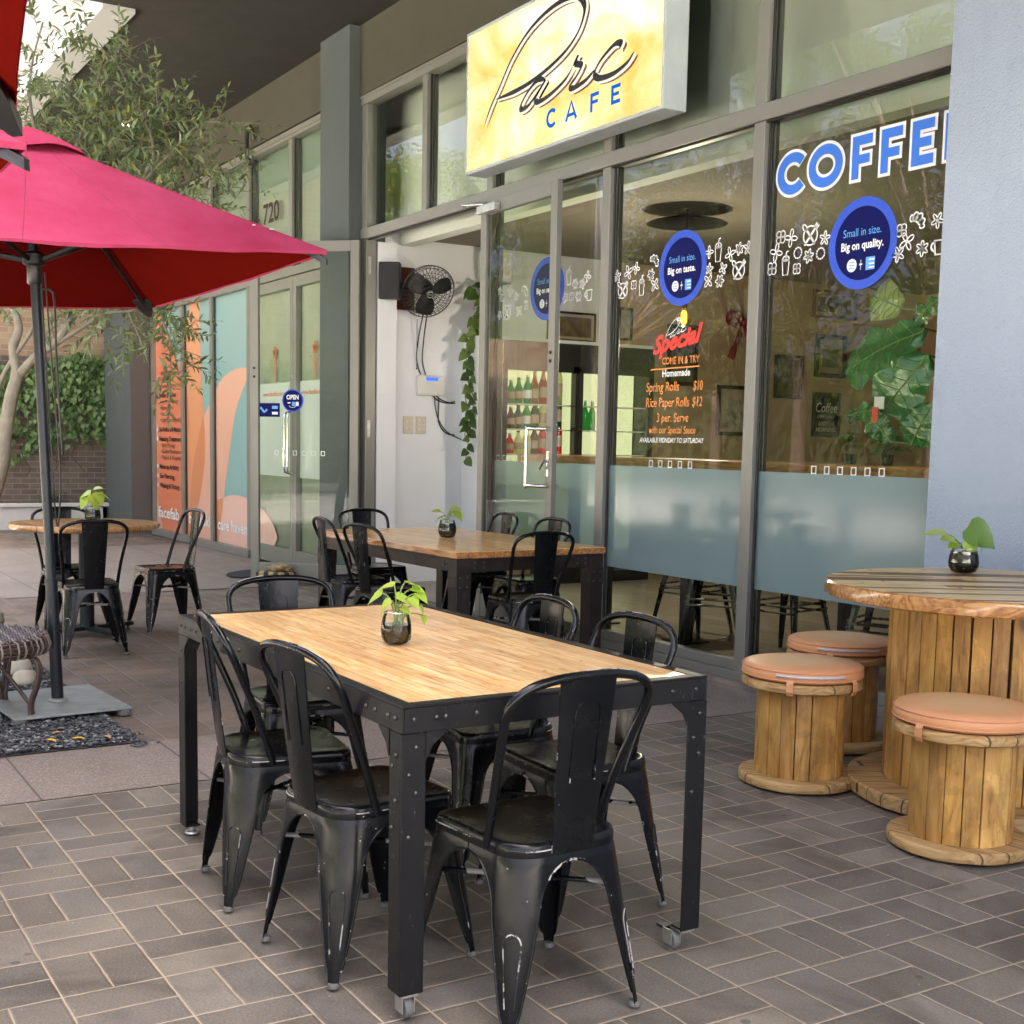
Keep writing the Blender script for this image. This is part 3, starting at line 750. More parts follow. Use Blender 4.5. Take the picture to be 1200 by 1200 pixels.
mb = MB(); mb.box(-11.078, -4.256, F0-0.012, F1+0.01, TZ0, TZ1); mb.box(-11.078, -4.256, F0+0.012, F0+0.03, TZ0-0.012, TZ0, 1); W(mb, 'transom', [M['alu'], M['alu_dark']], caf, bevel=0.004, seg=1)
mb = MB(); mb.box(-11.078, -4.256, F0-0.01, F1+0.01, HZ0, HZ1); mb.box(-11.078, -4.256, F0-0.02, F0-0.01, HZ1-0.03, HZ1-0.004); W(mb, 'head_rail', M['alu'], caf, bevel=0.003, seg=1)
mb = MB(); mb.box(-8.69, -4.256, F0-0.015, F1+0.01, 0.0, 0.05); mb.box(-8.69, -4.256, F0+0.015, F1-0.01, 0.05, 0.115); W(mb, 'sill', M['alu'], caf, bevel=0.004, seg=1)
mb = MB(); mb.box(-10.965, -8.78, F0, F1, 0.012, 0.022); W(mb, 'threshold', M['alu'], caf)

ICONS = [('f5',-7.106,2.529,.04),('f4',-6.983,2.542,.049),('f4',-6.898,2.559,.039),('plate',-7.04,2.426,.062),('f4o',-6.919,2.454,.032),('cup',-6.833,2.441,.066),('f6',-6.736,2.502,.038),('f4',-6.692,2.433,.045),('cro',-6.708,2.589,.05),('f4',-6.163,2.579,.038),('cup',-6.08,2.58,.07),('f4',-5.971,2.545,.045),('f6',-5.89,2.567,.038),('f5',-5.812,2.563,.041),('plate',-5.889,2.44,.063),('f4',-6.031,2.468,.037),('f5',-6.158,2.477,.036),('f4',-6.164,2.405,.043),('f6',-6.058,2.395,.04)]
ICONQ = [('f4o',-5.542,2.591,.041),('f4',-5.459,2.576,.05),('plate',-5.308,2.571,.066),('f5',-5.197,2.543,.039),('f4',-5.575,2.509,.051),('cup',-5.494,2.438,.067),('dot',-5.4,2.487,.034),('f6',-5.315,2.46,.039),('dot',-5.224,2.464,.034),('f4o',-5.604,2.421,.041),('f4o',-5.404,2.4,.033),('f4o',-4.659,2.515,.037),('cro',-4.563,2.553,.055),('f5',-4.434,2.535,.04),('f4',-4.622,2.455,.05),('f6',-4.521,2.408,.04),('mug',-4.415,2.408,.051),('f5',-4.674,2.396,.041)]
ICONS3 = [('cup',-7.691,2.589,.068),('f6',-7.61,2.525,.038),('f5',-7.518,2.517,.038),('f4',-7.457,2.562,.04),('mug',-7.431,2.438,.053),('f4o',-7.649,2.441,.033),('f6',-7.563,2.434,.038),('f5',-7.729,2.44,.038)]
ICOND = [('f5',-8.41,2.535,.035),('f6',-8.375,2.486,.034),('f4',-8.253,2.525,.043),('f5',-8.179,2.477,.035),('cro',-8.061,2.508,.051),('plate',-8.305,2.37,.067),('f5',-8.412,2.357,.034),('f4',-8.13,2.365,.045),('f4o',-8.034,2.403,.034)]
ICONS3 += [(k, x*1.0277, 1.4+(z-1.4)*1.0277, s) for k, x, z, s in ICOND]
INK = [M['ink_white'], M['ink_black'], M['ink_red'], M['ink_orange'], M['ink_blue'], M['ink_navy'], M['ink_ring'], M['ink_light'], M['sign_blue']]
YD = G - 0.006
def round_sticker(pane, cx, cz, r, line2, w2):
    mb = MB()
    disc(mb, cx, cz, r, YD, 6); disc(mb, cx+0.002, cz, r*.80, YD-.0015, 5)
    text(mb, 'Small in size.', cx-r*.55, cx+r*.55, cz+r*.17, r*.17, YD-.003, 7)
    text(mb, line2, cx-r*.60, cx+r*.60*w2, cz-r*.12, r*.17, YD-.003, 0, bold=0.03)
    disc(mb, cx-r*.26, cz-r*.46, r*.145, YD-.003, 0, 24)
    for k in (-.05, 0.0, .05): mb.ribbon([(cx-r*.34, cz-r*.46+r*k*1.3), (cx-r*.18, cz-r*.46+r*k*1.3)], r*.022, YD-.004, 7)
    mb.ribbon([(cx-r*.04, cz-r*.46), (cx+r*.05, cz-r*.46)], r*.035, YD-.003, 0)
    mb.ribbon([(cx+r*.005, cz-r*.36), (cx+r*.005, cz-r*.58)], r*.014, YD-.003, 0)
    mb.poly([(cx+r*.15,cz-r*.60),(cx+r*.41,cz-r*.60),(cx+r*.41,cz-r*.32),(cx+r*.15,cz-r*.32)], YD-.003, 7)
    for dz in (.38, .47, .55): mb.ribbon([(cx+r*.24, cz-r*dz), (cx+r*.40, cz-r*dz)], r*.03, YD-.004, 0)
    return mb.build('sticker', INK, pane)
def decals(pane, name, fn):
    mb = MB(); fn(mb); return mb.build(name, INK, pane)
def window(x0, x1, z0, z1, frosted=False):
    mb = MB(); mb.quad((x0,G,z0),(x1,G,z0),(x1,G,z1),(x0,G,z1))
    p = W(mb, 'window_pane', M['glass'] if z0 < 1 else M['glass_upper'], caf)
    if frosted:
        mb = MB(); mb.quad((x0,G-.003,.555),(x1,G-.003,.555),(x1,G-.003,1.255),(x0,G-.003,1.255)); mb.build('frosted_film', M['frost'], p)
    return p
def squares(xa, xb, n):
    def fn(mb):
        for k in range(n):
            x = xa + (xb-xa)*k/(n-1); mb.ribbon([(x-.017,1.252+.004),(x+.017,1.256),(x+.017,1.296),(x-.017,1.296)], .009, YD, 0, closed=True)
    return fn
pA = window(-8.69, -7.23, .115, TZ0, True); pA['label'] = 'fixed pane behind the folded door with a round blue sticker'
pB = window(-7.14, -5.74, .115, TZ0, True); pB['label'] = 'pane with the painted specials menu'
pC = window(-5.65, -4.256, .115, TZ0, True); pC['label'] = 'pane with large blue coffee lettering'
for x0, x1 in ((-10.965,-9.875), (-9.79,-8.78), (-8.69,-7.23), (-7.14,-5.74), (-5.65,-4.256)): window(x0, x1, TZ1, HZ0)
rg = random.Random(5)
def put(lst):
    def fn(mb):
        for k, x, z, s in lst: icon(mb, k, x, z, s, YD, rg)
    return fn
decals(pA, 'icon_frieze', put(ICONS3)); decals(pB, 'icon_frieze', put(ICONS)); decals(pC, 'icon_frieze', put(ICONQ))
round_sticker(pA, -7.972, 2.525, .228, 'Big on service.', 1.0)
round_sticker(pB, -6.418, 2.511, .234, 'Big on taste.', .95)
round_sticker(pC, -4.925, 2.483, .240, 'Big on quality.', 1.05)
decals(pA, 'marker_squares', squares(-8.627, -8.26, 5)); decals(pB, 'marker_squares', squares(-6.677, -6.277, 5)); decals(pC, 'marker_squares', squares(-5.202, -4.71, 6))
def coffee(mb):
    zb, zt, st, ow = 2.822, 3.045, .066, .0165
    def arc(cx, cz, rx, rz, a0, a1, wd, Y, mi):
        pts = ell(cx, cz, rx, rz, 0, 40, a0, a1); mb.ribbon(pts, wd, Y, mi, closed=abs(a1-a0-2*math.pi) < 1e-6)
    for grow, Y, mi in ((ow, YD, 0), (0, YD-.002, 4)):
        ex = .0 if grow == 0 else ow/(.1)
        arc(-5.465, 2.932, .095, .0885, .72-ex*.9*.2, 2*math.pi-.72+ex*.9*.2, st*.82+2*grow, Y, mi)
        arc(-5.215, 2.932, .1, .0885, 0, 2*math.pi, st*.82+2*grow, Y, mi)
        def bar(x0, x1, z0, z1): mb.poly([(x0-grow,z0-grow),(x1+grow,z0-grow),(x1+grow,z1+grow),(x0-grow,z1+grow)], Y, mi)
        for k, (xl, w_, e) in enumerate(((-5.022,.140,0), (-4.822,.140,0), (-4.620,.14,1), (-4.412,.14,1))):
            Y2 = Y - k*.0001
            bar(xl, xl+.050, zb, zt)
            Y = Y - .0002; bar(xl+.050, xl+w_, zt-.050, zt)
            bar(xl+.050, xl+w_*.88, 2.932-.022-(0 if e else .012), 2.932+.026-(0 if e else .012))
            if e: bar(xl+.050, xl+w_, zb, zb+.050)
            Y = Y + .0002
decals(pC, 'window_lettering', coffee)
def calli(mb, pts, Y, wmin, wmax, mi, pen=0.75, n=10, off=(0, 0)):
    P = catmull([(p[0]+off[0], p[1]+off[1], 0) for p in pts], n)
    L = len(P)
    def wf(u, t):
        a = math.atan2(t.y, t.x)
        k = abs(math.sin(a-pen)); taper = min(1, u*14+.25, (1-u)*14+.25)
        return (wmin+(wmax-wmin)*k**1.6)*taper
    mb.ribbon([(p.x, p.y) for p in P], wmin, Y, mi, wf=wf)
SCRIPT = {'P': [(-8.482,3.752),(-8.384,3.873),(-8.273,3.977),(-8.113,4.135),(-7.904,4.267),(-7.676,4.341),(-7.456,4.366),(-7.29,4.345),(-7.215,4.29),(-7.20,4.222),(-7.258,4.122),(-7.383,4.039),(-7.562,3.978),(-7.787,3.93),(-8.023,3.905),(-8.314,3.902)],
 'a': [(-7.653,3.896),(-7.747,3.912),(-7.862,3.873),(-7.957,3.804),(-7.964,3.761),(-7.871,3.766),(-7.744,3.833),(-7.655,3.893),(-7.744,3.827),(-7.781,3.788),(-7.729,3.763),(-7.579,3.784),(-7.41,3.839),(-7.323,3.902)],
 'r': [(-7.323,3.902),(-7.269,3.955),(-7.285,3.916),(-7.219,3.885),(-7.28,3.828),(-7.345,3.789),(-7.312,3.762),(-7.173,3.779),(-7.067,3.824)],
 'c': [(-6.80,3.888),(-6.785,3.922),(-6.86,3.929),(-6.998,3.87),(-7.066,3.805),(-7.015,3.76),(-6.862,3.752),(-6.716,3.785),(-6.642,3.836)]}
def menu(mb):
    Y = YD
    for k, pts in SCRIPT.items():     # the same script logo, small and white
        q = [(-6.575+(x+8.482)*.118, 2.068+(z-3.752)*.165+(x+8.482)*.03) for x, z in pts]
        calli(mb, q, Y, .004, .011, 0, n=6)
    text(mb, 'Special', -6.690, -6.195, 1.985, .105, Y-.001, 2, bold=0.045, shear=0.35, slope=.13)
    text(mb, 'COME IN & TRY', -6.590, -6.222, 1.915, .045, Y, 3, bold=0.008)
    mb.ribbon([(-6.708,1.887),(-6.219,1.892)], .009, Y, 3)
    text(mb, 'Homemade', -6.585, -6.305, 1.838, .042, Y, 0, bold=0.03)
    text(mb, 'Spring Rolls', -6.750, -6.410, 1.745, .058, Y, 3, bold=0.01, shear=.1)
    text(mb, '$10', -6.270, -6.180, 1.745, .058, Y, 3, bold=0.01, shear=.1)
    text(mb, 'Rice Paper Rolls', -6.748, -6.306, 1.645, .058, Y, 3, bold=0.01, shear=.1)
    text(mb, '$12', -6.275, -6.180, 1.645, .058, Y, 3, bold=0.01, shear=.1)
    text(mb, '3 per. Serve', -6.630, -6.308, 1.548, .055, Y, 3, bold=0.01, shear=.1)
    text(mb, 'with our Special Sauce', -6.710, -6.235, 1.474, .045, Y, 3, bold=0.01, shear=.1)
    text(mb, 'AVAILABLE MONDAY TO SATURDAY', -6.806, -6.150, 1.415, .030, Y, 0, bold=0.02, shear=.15)
decals(pB, 'menu_lettering', menu)

# --- doors
def door(L, H, sub):
    """a glazed leaf along local x from the hinge at x = 0"""
    mb = MB()
    mb.box(0, .085, -.022, .022, .02, H); mb.box(L-.085, L, -.022, .022, .02, H)
    mb.box(.085, L-.085, -.021, .021, H-.10, H); mb.box(.085, L-.085, -.021, .021, .02, .20)
    return mb
def handle_mesh(L, side, z0=1.09, z1=1.50, out=.16):
    mb = MB()
    x = L-.05
    for s in (-1, 1):
        y0 = s*.022
        pts = [(x, y0, z0), (x-.02, y0+s*.05, z0), (x-.10, y0+s*.075, z0), (x-.155, y0+s*.08, z0), (x-.175, y0+s*.08, z0+.02)]
        pts2 = [(x-.175, y0+s*.08, z1-.02), (x-.155, y0+s*.08, z1), (x-.10, y0+s*.075, z1), (x-.02, y0+s*.05, z1), (x, y0, z1)]
        mb.tube(catmull(pts+pts2, 5), .014, 10)
    return mb
# right leaf, folded back flat over the fixed pane
L = 1.115
dr = door(L, 3.235, None)
droot = dr.build('door', M['alu'], caf, loc=Vector((-8.735, 5.098, 0))-caf.location, bevel=0.003, seg=1); droot['label'] = 'right door leaf folded back over the fixed pane'
droot.rotation_euler = (0, 0, R(-1.6))
mb = MB(); mb.quad((.085,0,.2),(L-.085,0,.2),(L-.085,0,3.135),(.085,0,3.135)); mb.build('door_pane', M['glass_door'], droot)
handle_mesh(L, 1).build('door_handle', M['chrome'], droot, smooth=60)
mb = MB(); mb.box(L-.06, L-.03, -.030, -.0225, 1.16, 1.34); mb.tube([(L-.05,-.03,1.27),(L-.05,-.06,1.27)], .012, 8); mb.tube([(L-.05,-.058,1.275),(L-.10,-.062,1.21)], .010, 8); mb.build('door_lock', M['chrome'], droot, smooth=40)
mb = MB()
for z in (1.98, 2.04): mb.lathe([(.014,0),(.014,.012)], 12); 
mb = MB()
for z in (1.98, 2.04): mb.tube([(L-.045,-.0225,z),(L-.045,-.030,z)], .013, 10)
mb.build('bolt_hole', M['alu_dark'], droot, smooth=40)
mb = MB(); mb.box(.02, .30, -.075, -.0225, 3.14, 3.20); mb.tube([(.10,-.05,3.21),(-.16,-.10,3.235),(-.30,.00,3.25)], .011, 6); mb.build('door_closer', M['zinc'], droot, bevel=0.004)
# left leaf, swung right out into the courtyard
hx, hy, ex, ey = -10.99, 5.095, -11.77, 4.32
L2 = math.hypot(ex-hx, ey-hy)
dl = door(L2, 3.235, None).build('door', M['alu'], caf, loc=Vector((hx, hy, 0))-caf.location, bevel=0.003, seg=1); dl['label'] = 'left door leaf swung out into the courtyard'
dl.rotation_euler = (0, 0, math.atan2(ey-hy, ex-hx))
mb = MB(); mb.quad((.085,0,.2),(L2-.085,0,.2),(L2-.085,0,3.135),(.085,0,3.135)); mb.build('door_pane', M['glass_door'], dl)
mb = MB()
for z in (1.98, 2.06): mb.tube([(L2-.045,-.0225,z),(L2-.045,-.030,z)], .013, 10); mb.tube([(L2-.045,.0225,z),(L2-.045,.030,z)], .013, 10)
mb.build('bolt_hole', M['alu_dark'], dl, smooth=40)
mb = MB(); 
for k in range(6): x = .36+k*.095; mb.ribbon([(x-.017,1.24),(x+.017,1.24),(x+.017,1.28),(x-.017,1.28)], .009, .004, 0, closed=True)
for v in range(len(mb.v)): pass
mb.build('marker_squares', M['ink_white'], dl)
mb = MB(); mb.poly([(L2-.30,1.60),(L2-.09,1.60),(L2-.09,1.73),(L2-.30,1.73)], .005, 5); mb.ribbon([(L2-.17,1.67),(L2-.14,1.645),(L2-.10,1.69)], .022, .0065, 7); mb.ribbon([(L2-.28,1.69),(L2-.22,1.69)], .03, .0065, 7); mb.ribbon([(L2-.28,1.635),(L2-.22,1.635)], .025, .0065, 0)
mb.build('sticker', INK, dl)
# lever, pull and keeper plate at the jamb
mb = MB(); mb.box(-10.966, -10.955, 5.165, 5.195, 1.42, 1.58); mb.box(-10.966, -10.955, 5.165, 5.195, 2.93, 3.09); W(mb, 'keeper_plate', M['zinc'], caf)

# hanging open sign on the left leaf
ux = Vector((ex-hx, ey-hy, 0)).normalized(); un = Vector((ux.y, -ux.x, 0))
if un.dot(Vector((0,0,0))-Vector((hx,hy,0))) < 0: un = -un
pc = Vector((hx,hy,0)) + ux*.655 + un*.035
sg = thing('open_sign', 'round blue OPEN sign hanging on the open glass door', 'sign', (pc.x, pc.y, 1.755))
sg.rotation_euler = (0, 0, math.atan2(un.y, un.x) + math.pi/2)
mb = MB(); mb.lathe([(.0005,0),(.108,0),(.108,.006),(.0005,.006)], 40, cap0=False, cap1=False)
mb.v = [(x, z, y) for x, y, z in mb.v]; mb.build('sign_disc', M['ink_ring'], sg, smooth=40)
mb = MB(); disc(mb, 0, 0, .096, -.002, 5, 36)
text(mb, 'OPEN', -.062, .062, .012, .040, -.0035, 0, bold=0.035)
mb.ribbon([(-.05,-.022),(-.022,-.022)], .012, -.0035, 0); mb.poly([(-.006,-.05),(.026,-.05),(.026,-.012),(-.006,-.012)], -.0035, 7); mb.poly([(.032,-.05),(.062,-.05),(.062,-.012),(.032,-.012)], -.0035, 0)
mb.ribbon(ell(0,-.035,.04,.03,0,10,3.6,5.8), .004, -.0035, 0)
mb.build('sign_print', INK, sg)
mb = MB(); mb.tube([(-.05,.0,.09),(0,.012,.24)], .0025, 5); mb.tube([(.05,.0,.09),(0,.012,.24)], .0025, 5); mb.lathe([(.022,0),(.022,.01)], 12, c=(0,.012,.24)); mb.build('hanging_cord', M['chrome'], sg)

# ------------------------------------------------------------------ lightbox sign
sgn = thing('lightbox_sign', 'glowing yellow lightbox sign reading Parc CAFE over the doors', 'sign', (-7.55, 5.03, 3.43))
X0, X1, Z0, Z1, YF, YB = -8.765, -6.335, 3.432, 4.475, 4.945, 5.128
mb = MB()
mb.box(X0, X1, YF+.012, YB, Z0, Z1)
for a in ((X0, X0+.022, Z0, Z1), (X1-.022, X1, Z0, Z1), (X0+.022, X1-.022, Z0, Z0+.022), (X0+.022, X1-.022, Z1-.022, Z1)): mb.box(a[0], a[1], YF, YF+.012, a[2], a[3])
W(mb, 'sign_case', plain('pale_blue_case', (0.50,0.58,0.60), 0.45), sgn, bevel=0.003, seg=1)
def sign_face():
    m, t = newmat('lit_sign_face'); p = t.obj()
    n1 = t.noise(t.mapping(p, (1, 1, 1.3), loc=(3.1, 0, 1.7)), 1.15, 5, 0.55, 0.5)
    c = t.ramp(n1, [(0.33, (1.0,0.58,0.13)), (0.43, (1.0,0.77,0.29)), (0.52, (1.0,0.91,0.58)), (0.61, (1.0,0.98,0.90))])
    s = t.n('ShaderNodeSeparateXYZ'); t.l(p, s.inputs[0])
    ex_ = t.math('ABSOLUTE', t.math('DIVIDE', t.math('ADD', s.outputs[0], 7.55), 1.19)); ez_ = t.math('ABSOLUTE', t.math('DIVIDE', t.math('ADD', s.outputs[2], -3.953), .50))
    edge = t.math('POWER', t.math('MAXIMUM', ex_, ez_), 9.0)
    c = t.mix(t.math('MULTIPLY', edge, 0.5), c, (1.0,0.62,0.24))
    e = t.n('ShaderNodeEmission'); t.l(c, e.inputs[0]); e.inputs[1].default_value = 1.35/2**EXPOSURE
    g = t.n('ShaderNodeBsdfGlossy'); g.inputs['Roughness'].default_value = 0.02
    fr = t.n('ShaderNodeFresnel'); fr.inputs['IOR'].default_value = 1.35
    mx = t.n('ShaderNodeMixShader'); t.l(fr.outputs[0], mx.inputs[0]); t.l(e.outputs[0], mx.inputs[1]); t.l(g.outputs[0], mx.inputs[2])
    t.done(mx.outputs[0]); return m
mb = MB(); mb.box(X0+.022, X1-.022, YF+.004, YF+.011, Z0+.022, Z1-.022); fc = W(mb, 'sign_face', sign_face(), sgn)
mb = MB()
for k, pts in SCRIPT.items():
    calli(mb, pts, YF+.0030, .020, .050, 1, off=(.040, -.026), n=12)
for k, pts in SCRIPT.items():
    calli(mb, pts, YF+.0020, .030, .066, 2, off=(.016, -.010), n=12)
for k, pts in SCRIPT.items():
    calli(mb, pts, YF+.0010, .017, .050, 0, n=12)
mb.build('script_lettering', [plain('sign_ink', (0.022,0.02,0.03), 0.5), plain('sign_shadow_ink', (0.20,0.085,0.05), 0.5), emit('backlit_cream', (1.0,0.93,0.74), 1.15/2**EXPOSURE)], fc)
blue_glow = emit('backlit_blue', (0.015,0.16,0.72), 1.0/2**EXPOSURE)
def letter(*strokes):
    for k, (pts, w_) in enumerate(strokes):
        if k == 0: mb = MB()
        mb.ribbon(pts, w_, YF+.0008-.00004*k, 0)
    mb.build('cafe_letter', blue_glow, fc)
letter((ell(-7.565, 3.620, .055, .052, 0, 22, .75, 2*math.pi-.75), .026))
letter(([(-7.388,3.560),(-7.328,3.680),(-7.268,3.560)], .026), ([(-7.365,3.595),(-7.290,3.595)], .022))
letter(([(-7.093,3.560),(-7.093,3.680)], .026), ([(-7.093,3.668),(-7.010,3.668)], .024), ([(-7.093,3.622),(-7.020,3.622)], .022))
letter(([(-6.862,3.560),(-6.862,3.680)], .026), ([(-6.862,3.668),(-6.775,3.668)], .024), ([(-6.862,3.621),(-6.790,3.621)], .022), ([(-6.862,3.572),(-6.775,3.572)], .024))
mb = MB()
for x in (-8.74, -8.66, -6.9): mb.box(x, x+.03, 5.128, 5.15, 3.5, 3.56)
W(mb, 'mounting_bracket', M['zinc'], sgn)

# ================================================================== skin clinic shopfront
nb = thing('clinic_shopfront', 'grey framed shopfront covered in teal and orange petal film', 'shopfront', (-14.5, 5.2, 0))
NT0, NT1, NH0, NH1 = 3.10, 3.19, 4.50, 4.59
for x0, x1 in ((-16.69,-16.60), (-15.50,-15.42), (-14.18,-14.08)): mullion(nb, x0, x1, 0.02, NT0); mullion(nb, x0, x1, NT1, NH0)
mullion(nb, -12.885, -12.80, NT1, NH0)
mb = MB(); mb.box(-18.07, -18.0, F0, F1, 0.02, NH0); W(mb, 'frame_jamb', M['alu'], nb)
mb = MB(); mb.box(-11.83, -11.752, F0, F1, 0.02, NH0); W(mb, 'frame_jamb', M['alu'], nb)
mb = MB(); mb.box(-18.0, -11.83, F0-.01, F1, NT0, NT1); W(mb, 'transom', M['alu'], nb, bevel=.003, seg=1)
mb = MB(); mb.box(-18.07, -11.752, F0-.012, F1, NH0, NH1); mb.box(-18.07, -11.752, F0-.03, F0-.012, NH0+.03, NH0+.06, 0); W(mb, 'head_rail', M['alu'], nb, bevel=.003, seg=1)
mb = MB(); mb.box(-18.0, -14.08, F0-.03, F1, 0.008, 0.10); W(mb, 'sill', M['alu'], nb, bevel=.004, seg=1)
FILM = [M['film_teal'], M['film_orange'], M['film_red'], M['film_deep'], M['film_pink'], M['film_pale'], M['ink_black'], M['ink_white']]
def bay(x0, x1, polys, label, extra=None):
    mb = MB(); mb.quad((x0,G,.10),(x1,G,.10),(x1,G,NT0),(x0,G,NT0)); p = W(mb, 'window_pane', M['glass'], nb); p['label'] = label
    mb = MB()
    base = polys[0]
    mb.quad((x0,G-.002,.10),(x1,G-.002,.10),(x1,G-.002,NT0),(x0,G-.002,NT0), base)
    for k, (mi, pts) in enumerate(polys[1:]):
        q = [(min(max(x, x0), x1), min(max(z, .10), NT0)) for x, z in pts]
        mb.poly(q, G-.0035-.0012*k, mi)
    if extra: extra(mb, G-.012)
    mb.build('window_film', FILM, p)
def sm(pts, n=5): return [(p.x, p.y) for p in catmull([(x, z, 0) for x, z in pts], n, True)]
def bay1(mb, Y):
    z = 2.23
    rows = [('Microdermabrasion',0),('Facial Peel',0),('Power Enzyme Facials',0),None,('Brows & Lashes',1),('Eye brow Design',0),('Henna Brows',0),('Feathering',0),('Lash Extensions/Lifts',0),None,('Spa Pedicure & Manicure',1),None,('Relaxing Treatments',1),('Body Massage',0),('Guided Meditation',0),('Physical & Metaphysical',0),None,('Make up Artistry',1),None,('Ear Piercing',1),None,('Waxing & Tinting',1)]
    for r_ in rows:
        if r_:
            b_, h_ = r_
            x = -17.78 if not h_ else -17.83
            text(mb, ('\u2022 ' if not h_ else '') + b_, x, x + min(.052*len(b_)+.05, 1.06), z, .056 if not h_ else .062, Y, 6, bold=0.0 if not h_ else 0.03)
            if h_: disc(mb, -17.93, z+.03, .033, Y, 7, 12)
            z -= .084
        else: z -= .048
    text(mb, 'facefab', -17.93, -16.95, .265, .145, Y, 7, bold=0.025)
bay(-18.0, -16.69, [2, (0, [(-17.76,3.10),(-17.506,3.10),(-16.69,3.10),(-16.69,2.25),(-16.95,2.36),(-17.237,2.564),(-17.466,2.797),(-17.66,2.99)]),
  (4, [(-18.0,1.95),(-17.98,1.65),(-17.93,1.40),(-18.0,1.30)]), (4, sm([(-18.0,.65),(-17.95,.5),(-17.86,.3),(-17.75,.11),(-18.0,.11)],3))], 'coral film pane with a list of treatments', bay1)
bay(-16.60, -15.50, [0, (1, [(-16.45,3.10),(-16.02,3.10),(-16.044,2.767),(-15.99,2.3),(-15.94,1.9),(-15.86,1.6),(-15.75,1.40),(-15.8,1.0),(-16.1,.3),(-16.2,.10),(-16.60,.10),(-16.60,2.85),(-16.56,2.98)]),
  (4, [(-15.50,1.93),(-15.62,1.84),(-15.76,1.745),(-15.902,1.66),(-16.05,1.49),(-16.2,1.25),(-16.34,1.0),(-16.40,.8),(-16.45,.5),(-16.5,.10),(-15.50,.10)]),
  (3, [(-15.902,1.673),(-15.86,1.50),(-15.846,1.30),(-15.865,1.10),(-15.93,.92),(-16.02,.72),(-16.17,.47),(-16.45,.28),(-16.53,.20),(-16.50,.5),(-16.42,.85),(-16.32,1.10),(-16.2,1.28),(-16.05,1.5)]),
  (3, [(-16.60,1.95),(-16.52,1.75),(-16.50,1.5),(-16.53,1.2),(-16.58,.9),(-16.60,.8)])], 'teal film pane with tall orange petal', lambda mb, Y: text(mb, 'body skin', -16.52, -15.53, .262, .135, Y, 7, bold=0.025))
bay(-15.42, -14.18, [0, (4, [(-15.42,1.985),(-15.30,2.06),(-15.1,2.135),(-14.899,2.181),(-14.72,2.205),(-14.57,2.213),(-14.40,2.211),(-14.18,2.195),(-14.18,2.16),(-14.30,2.09),(-14.45,1.97),(-14.629,1.80),(-14.75,1.64),(-14.85,1.43),(-14.95,1.18),(-15.061,.90),(-15.16,.64),(-15.26,.37),(-15.35,.10),(-15.42,.10)]),
  (5, [(-15.34,.10),(-15.30,.30),(-15.25,.45),(-15.19,.58),(-15.152,.65),(-15.04,.678),(-14.90,.698),(-14.75,.707),(-14.60,.708),(-14.45,.70),(-14.30,.685),(-14.18,.66),(-14.18,.10)]),
  (3, [(-15.42,.60),(-15.33,.628),(-15.24,.645),(-15.155,.652),(-15.20,.50),(-15.27,.35),(-15.34,.18),(-15.38,.10),(-15.42,.10)])], 'teal film pane with salmon petals', lambda mb, Y: text(mb, 'care haven', -15.36, -14.30, .258, .130, Y, 7, bold=0.025))
# glazed double doors with pale film, seen through the cafe's open leaf
for s, (x0, x1) in enumerate(((-14.07,-12.80), (-12.79,-11.84))):
    mb = MB()
    mb.box(x0, x0+.08, F0+.01, F1-.02, .02, NT0-.004); mb.box(x1-.08, x1, F0+.01, F1-.02, .02, NT0-.004)
    mb.box(x0+.08, x1-.08, F0+.012, F1-.022, NT0-.12, NT0-.006); mb.box(x0+.08, x1-.08, F0+.012, F1-.022, .02, .20)
    d = W(mb, 'door', M['alu'], nb, bevel=.003, seg=1)
    mb = MB(); mb.quad((x0+.08,G,.20),(x1-.08,G,.20),(x1-.08,G,NT0-.12),(x0+.08,G,NT0-.12)); mb.build('door_pane', M['glass'], d)
    mb = MB(); mb.quad((x0+.08,G+.02,.20),(x1-.08,G+.02,.20),(x1-.08,G+.02,NT0-.12),(x0+.08,G+.02,NT0-.12)); mb.quad((x0+.08,G-.002,.98),(x1-.08,G-.002,.98),(x1-.08,G-.002,2.0),(x0+.08,G-.002,2.0), 1)
    mb.build('door_film', [plain('pale_blind', (0.54,0.62,0.56), 0.6), M['film_white']], d)
    mb = MB()
    cx = (x0+x1)/2
    text(mb, 'www.facefab.com.au', cx-.36, cx+.36, 1.86, .05, G-.004, 0, bold=.01)
    for k in range(5): a = k*1.2566+1.57; mb.ribbon(ell(cx+math.cos(a)*.035, 2.33+math.sin(a)*.035, .034, .014, a, 8), .016, G-.004, 0, closed=True)
    mb.ribbon([(cx,2.27),(cx,2.02)], .014, G-.004, 0); mb.ribbon([(cx-.03,2.02),(cx-.04,2.2),(cx-.10,2.26),(cx-.14,2.24)], .010, G-.004, 0); mb.ribbon([(cx+.03,2.02),(cx+.04,2.2),(cx+.10,2.26),(cx+.14,2.24)], .010, G-.004, 0)
    if s == 0:
        mb.poly([(x0+.08,.20),(x0+.62,.20),(x0+.66,.245),(x0+.72,.30),(x0+.60,.42),(x0+.46,.50),(x0+.30,.57),(x0+.08,.63)], G-.0045, 1)
    mb.build('door_print', [plain('rust_print', (0.62,0.17,0.05), 0.5), M['film_pale']], d)
    hx_ = x1-.04 if s == 0 else x0+.04
    mb = MB(); mb.tube([(hx_,F0+.01,1.02),(hx_,F0-.06,1.04),(hx_,F0-.07,1.10),(hx_,F0-.07,1.60),(hx_,F0-.06,1.66),(hx_,F0+.01,1.68)], .015, 8); mb.build('door_handle', M['chrome'], d, smooth=60)
